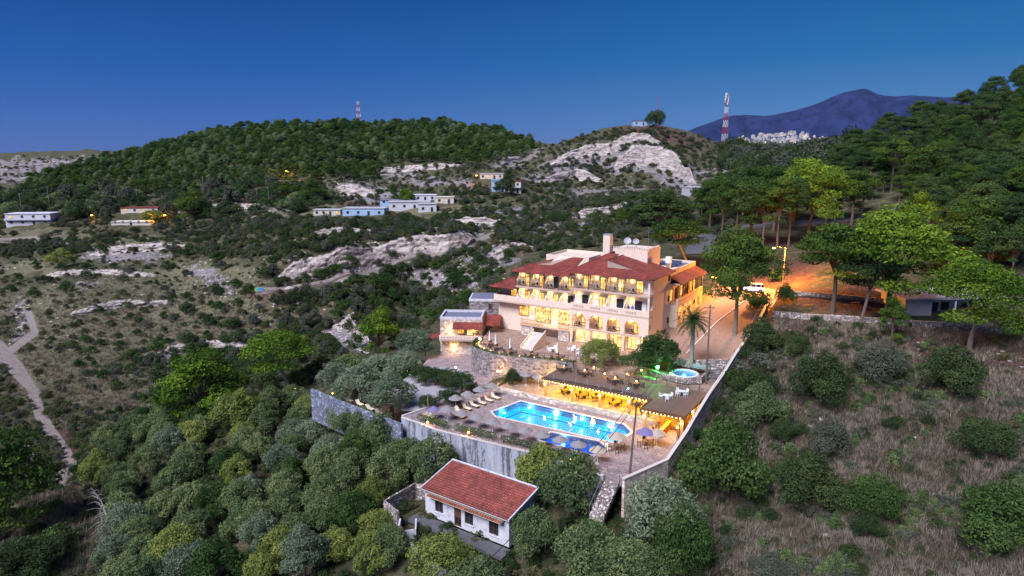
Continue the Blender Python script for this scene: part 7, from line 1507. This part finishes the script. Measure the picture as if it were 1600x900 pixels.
for i, (x, y, h) in enumerate([(34, 332, 30), (78, 326, 34), (192, 319, 22), (215, 319, 24), (318, 268+30, 22), (420, 318, 26), (402, 316, 22), (538, 305, 30), (586, 322, 30), (656, 303, 30), (686, 308, 26), (858, 205+25, 20), (876, 205+20, 14), (568-10, 262, 12), (735, 300, 18)]):
    p = hit(x, y, 150); zc = proj(*p)[2]; pole(['pale utility pole at the left end of the far-left white house', 'taller pale utility pole behind the far-left white house', 'pale utility pole left of the red-trimmed house', 'pale utility pole right behind the red-trimmed house', 'pale pole on the edge of the wood above the conical tree', 'pale pole below the orange-lit house', 'shorter pale pole below the orange-lit house', 'pale pole on the rocky band above the sheds', 'pale pole right behind the light blue shed', 'pale pole above the small white house', 'pale pole above the half-built beige house', 'first pole on the left shoulder of the quarry hill', 'second pole on the left shoulder of the quarry hill', 'small pole at the lower edge of the pine wood', 'pale pole between the half-built house and the tall houses'][i], p, h*zc/F, 0, True, .16, 'bark_pale', 'far utility poles')
# trees by the far houses
for i, (x, y, w_, h_, m_, lab) in enumerate([(790, 306, 36, 30, 'shrub_dark', 'dark tree between the two tall houses at the quarry foot'), (635, 318, 28, 22, 'pine_bright', 'bright green tree left of the small white house'), (300, 342, 50, 46, 'pine_green', 'dark green tree cluster right of the orange glow'), (240, 347, 40, 18, 'olive_yellow', 'yellow-lit tree in front of the red-trimmed house'), (490, 320, 44, 40, 'pine_green', 'conical green tree left of the rocky band'), (1024, 200, 36, 26, 'shrub_dark', 'single dark tree on the summit of the quarry hill'), (96, 418, 40, 28, 'olive_yellow', 'bright yellow-green tree on the left terraces'), (455, 312, 40, 34, 'pine_green', 'pine below the orange-lit house')]):
    at_px('broadleaf_tree', OLIVE[i % 4] if m_ != 'pine_green' else DENSE[0], x, y, w_, h_, m_, lab)
# bins at the end of the cliff path
for i, (x, m_) in enumerate([(401, 'bin_green'), (405, 'bin_blue'), (409, 'bin_blue')]):
    t = thing('waste_bin', ['green waste container at the start of the cliff path', 'blue waste container in the middle at the start of the cliff path', 'blue waste container on the right at the start of the cliff path'][i], 'container', hit(x, 456)+Vector((0, 0, .1)), .2); MB().box(-.5, .5, -.4, .4, .1, 1.1).build('body', M[m_], t); MB().box(-.55, .55, -.45, .45, 1.103, 1.2).build('lid', M[m_], t)
# ---- lattice towers
def tower(label, p, h, w_, name='lattice_tower'):
    t = thing(name, label, 'tower', p, .3); n_ = 9
    for k_ in range(n_):
        z0, z1 = h*k_/n_, h*(k_+1)/n_; a, b = w_*(1-.72*k_/n_)/2, w_*(1-.72*(k_+1)/n_)/2; m = MB(); r_ = w_*.018
        c0 = [(-a, -a), (a, -a), (a, a), (-a, a)]; c1 = [(-b, -b), (b, -b), (b, b), (-b, b)]
        for i in range(4): j = (i+1) % 4; m.tube([(*c0[i], z0), (*c1[i], z1)], r_*1.5, 4); m.tube([(*c0[i], z0), (*c1[j], z1)], r_, 4); m.tube([(*c0[j], z0), (*c1[i], z1)], r_, 4); m.tube([(*c0[i], z0), (*c0[j], z0)], r_, 4)
        m.build('lattice_section', M['tower_white' if k_ % 2 == 0 else 'tower_red'], t)
    for k_ in range(5):
        z = h*(.82+.04*k_)
        for q in range(4): an_ = q*PI/2+k_*.4; MB().obox((math.cos(an_)*h*.026, math.sin(an_)*h*.026, z), (h*.014, h*.014, h*.034), rz=an_).build('antenna_panel', M['white_paint' if q % 2 else 'grey_metal'], t)
    MB().cyl(0, 0, h, h*1.06, w_*.015, 5).build('lightning_rod', M['grey_metal'], t)
def px_tower(x, yb, hpx, label, ratio, lift=0, near=300): p = hit(x, yb, near, 1200); zc = proj(*p)[2]; tower(label, p+Vector((0, 0, lift-1)), hpx*zc/F*1.0, hpx*zc/F*ratio)
px_tower(1131, 238, 92, 'tall red and white lattice antenna tower on the ridge before the blue mountain', .085)
px_tower(561, 200, 42, 'red and white lattice antenna tower rising out of the wooded hill', .2)
px_tower(431, 203, 16, 'stubby dark antenna on the left part of the wooded hill', .5)
p = hit(1028, 198, 300, 900); t = thing('radio_mast', 'thin rust-coloured mast on the summit of the quarry hill', 'mast', p, 0); zc = proj(*p)[2]; MB().cyl(0, 0, 0, 48*zc/F, .28, 6, .14).build('pole', M['tower_red'], t)
# ---- village at the foot of the mountain
vm = ['grey_wall', 'cream_wall', 'grey_wall', 'cream_wall']; vh = []
for i in range(4):
    m = MB(); m.box(-5, 5, -4, 4, -4, 6.5); m.box(-3, 3.5, -3, 3, 6.5, 9.0); vh.append(m.mesh('village_house', M[vm[i]]))
wnd = MB()
for f in range(2):
    for k_ in range(4): wnd.box(-4.3+2.4*k_, -3.0+2.4*k_, -4.06, -4.01, 1+3*f, 2.6+3*f)
wnd_d = wnd.mesh('window', M['pane_dark']); wnd_l = wnd.mesh('window_lit', M['pane_bright'])
vx = []
for i in range(170):
    x = random.gauss(1214, 44) if i % 3 else random.uniform(1098, 1296); y = 217+abs(x-1225)*.05+random.uniform(-7, 9)-(4 if abs(x-1225) < 40 else 0)
    if x > 1325 or x < 1096 or abs(x-1131) < 7: continue
    D = random.uniform(2000, 2700); q = WD(x, y+1, D); o = link('village_house', vh[i % 4]); o.location = q; o.rotation_euler = (0, 0, random.uniform(-.6, .6)); s_ = random.uniform(.5, .95); o.scale = (s_, s_, s_)
    tag(o, 'small pale house of the far village below the blue mountain', 'house', 'houses of the far village'); wo_ = link('window', wnd_l if random.random() < .2 else wnd_d, o)
    vx.append(q)
# the slope the village stands on
xs_ = np.linspace(1050, 1480, 60); co = []
for j, (dy_, D_) in enumerate([(30, 1500), (16, 1900), (9, 2150), (2, 2400), (-6, 2750), (-2, 3300)]):
    for x in xs_: q = WD(x, 219+abs(x-1225)*.05+dy_+1.5, D_); co.append((q.x, q.y, q.z-2+4*float(fbm(np.array([q.x/60]), np.array([q.y/60]), 3, 9)[0])-2))
idn = np.arange(360).reshape(6, 60); qq = np.stack([idn[:-1, :-1], idn[:-1, 1:], idn[1:, 1:], idn[1:, :-1]], -1).reshape(-1, 4)
mat('village_slope', (.05, .055, .035), .95, (.10, .085, .06), 0, .03)
tag(link('hillside', mesh_np('hillside', co, qq, mat=M['village_slope'], smooth=True)), 'dark slope that carries the far village', kind='structure')
# dead tree
p = hit(172, 850); t = thing('dead_tree', 'bare grey dead tree leaning at the edge of the grove', 'tree', p, 0); m = MB(); h = 8.5
top = Vector((-1.6, 0, h)); m.tube([(0.6, 0, -.3), (.2, 0, h*.4), (-.6, .2, h*.75), top], [.16, .12, .07, .02], 6); m.build('trunk', M['deadwood'], t)
for k_ in range(26):
    f = .25+.73*k_/26; b0 = Vector((.6-2.2*f**1.5, .1, h*f)); s_ = -1 if k_ % 3 else 1; l = 3.6*(1.15-f)*random.uniform(.7, 1.1); d = Vector((s_*.8, random.uniform(-.6, .6), -.35 if f < .6 else .25)).normalized()
    MB().tube([b0, b0+d*l*.5+Vector((0, 0, .1)), b0+d*l+Vector((0, 0, -.25))], [.04, .025, .01], 4, False).build('branch', M['deadwood'], t)
for s_, f in ((lf, LG),): pass

# ---- air: a very thin blue haze; the mountain's blue is painted in its colour
hz = MB().box(-9000, 9000, -300, 11500, -40, 720).build('haze', None); hm = bpy.data.materials.new('haze'); hm.use_nodes = True; t = hm.node_tree; t.nodes.clear()
v = N(t, 'ShaderNodeVolumePrincipled'); v.inputs['Color'].default_value = (.32, .52, 1, 1); v.inputs['Density'].default_value = .000012; v.inputs['Anisotropy'].default_value = .0
o = N(t, 'ShaderNodeOutputMaterial'); t.links.new(v.outputs[0], o.inputs['Volume']); hz.data.materials.append(hm); tag(hz, kind='stuff')

for a, b in ((8.4, 11.9), (14.4, 11.5)): bulb_thing('garden_lamp', 'warm ground spotlight under the '+('bushy' if a < 10 else 'flat-crowned')+' terrace tree', 'lamp', PF(a, b, 4.0), .15, 170, 'bulb', .07, (1, .7, .25))
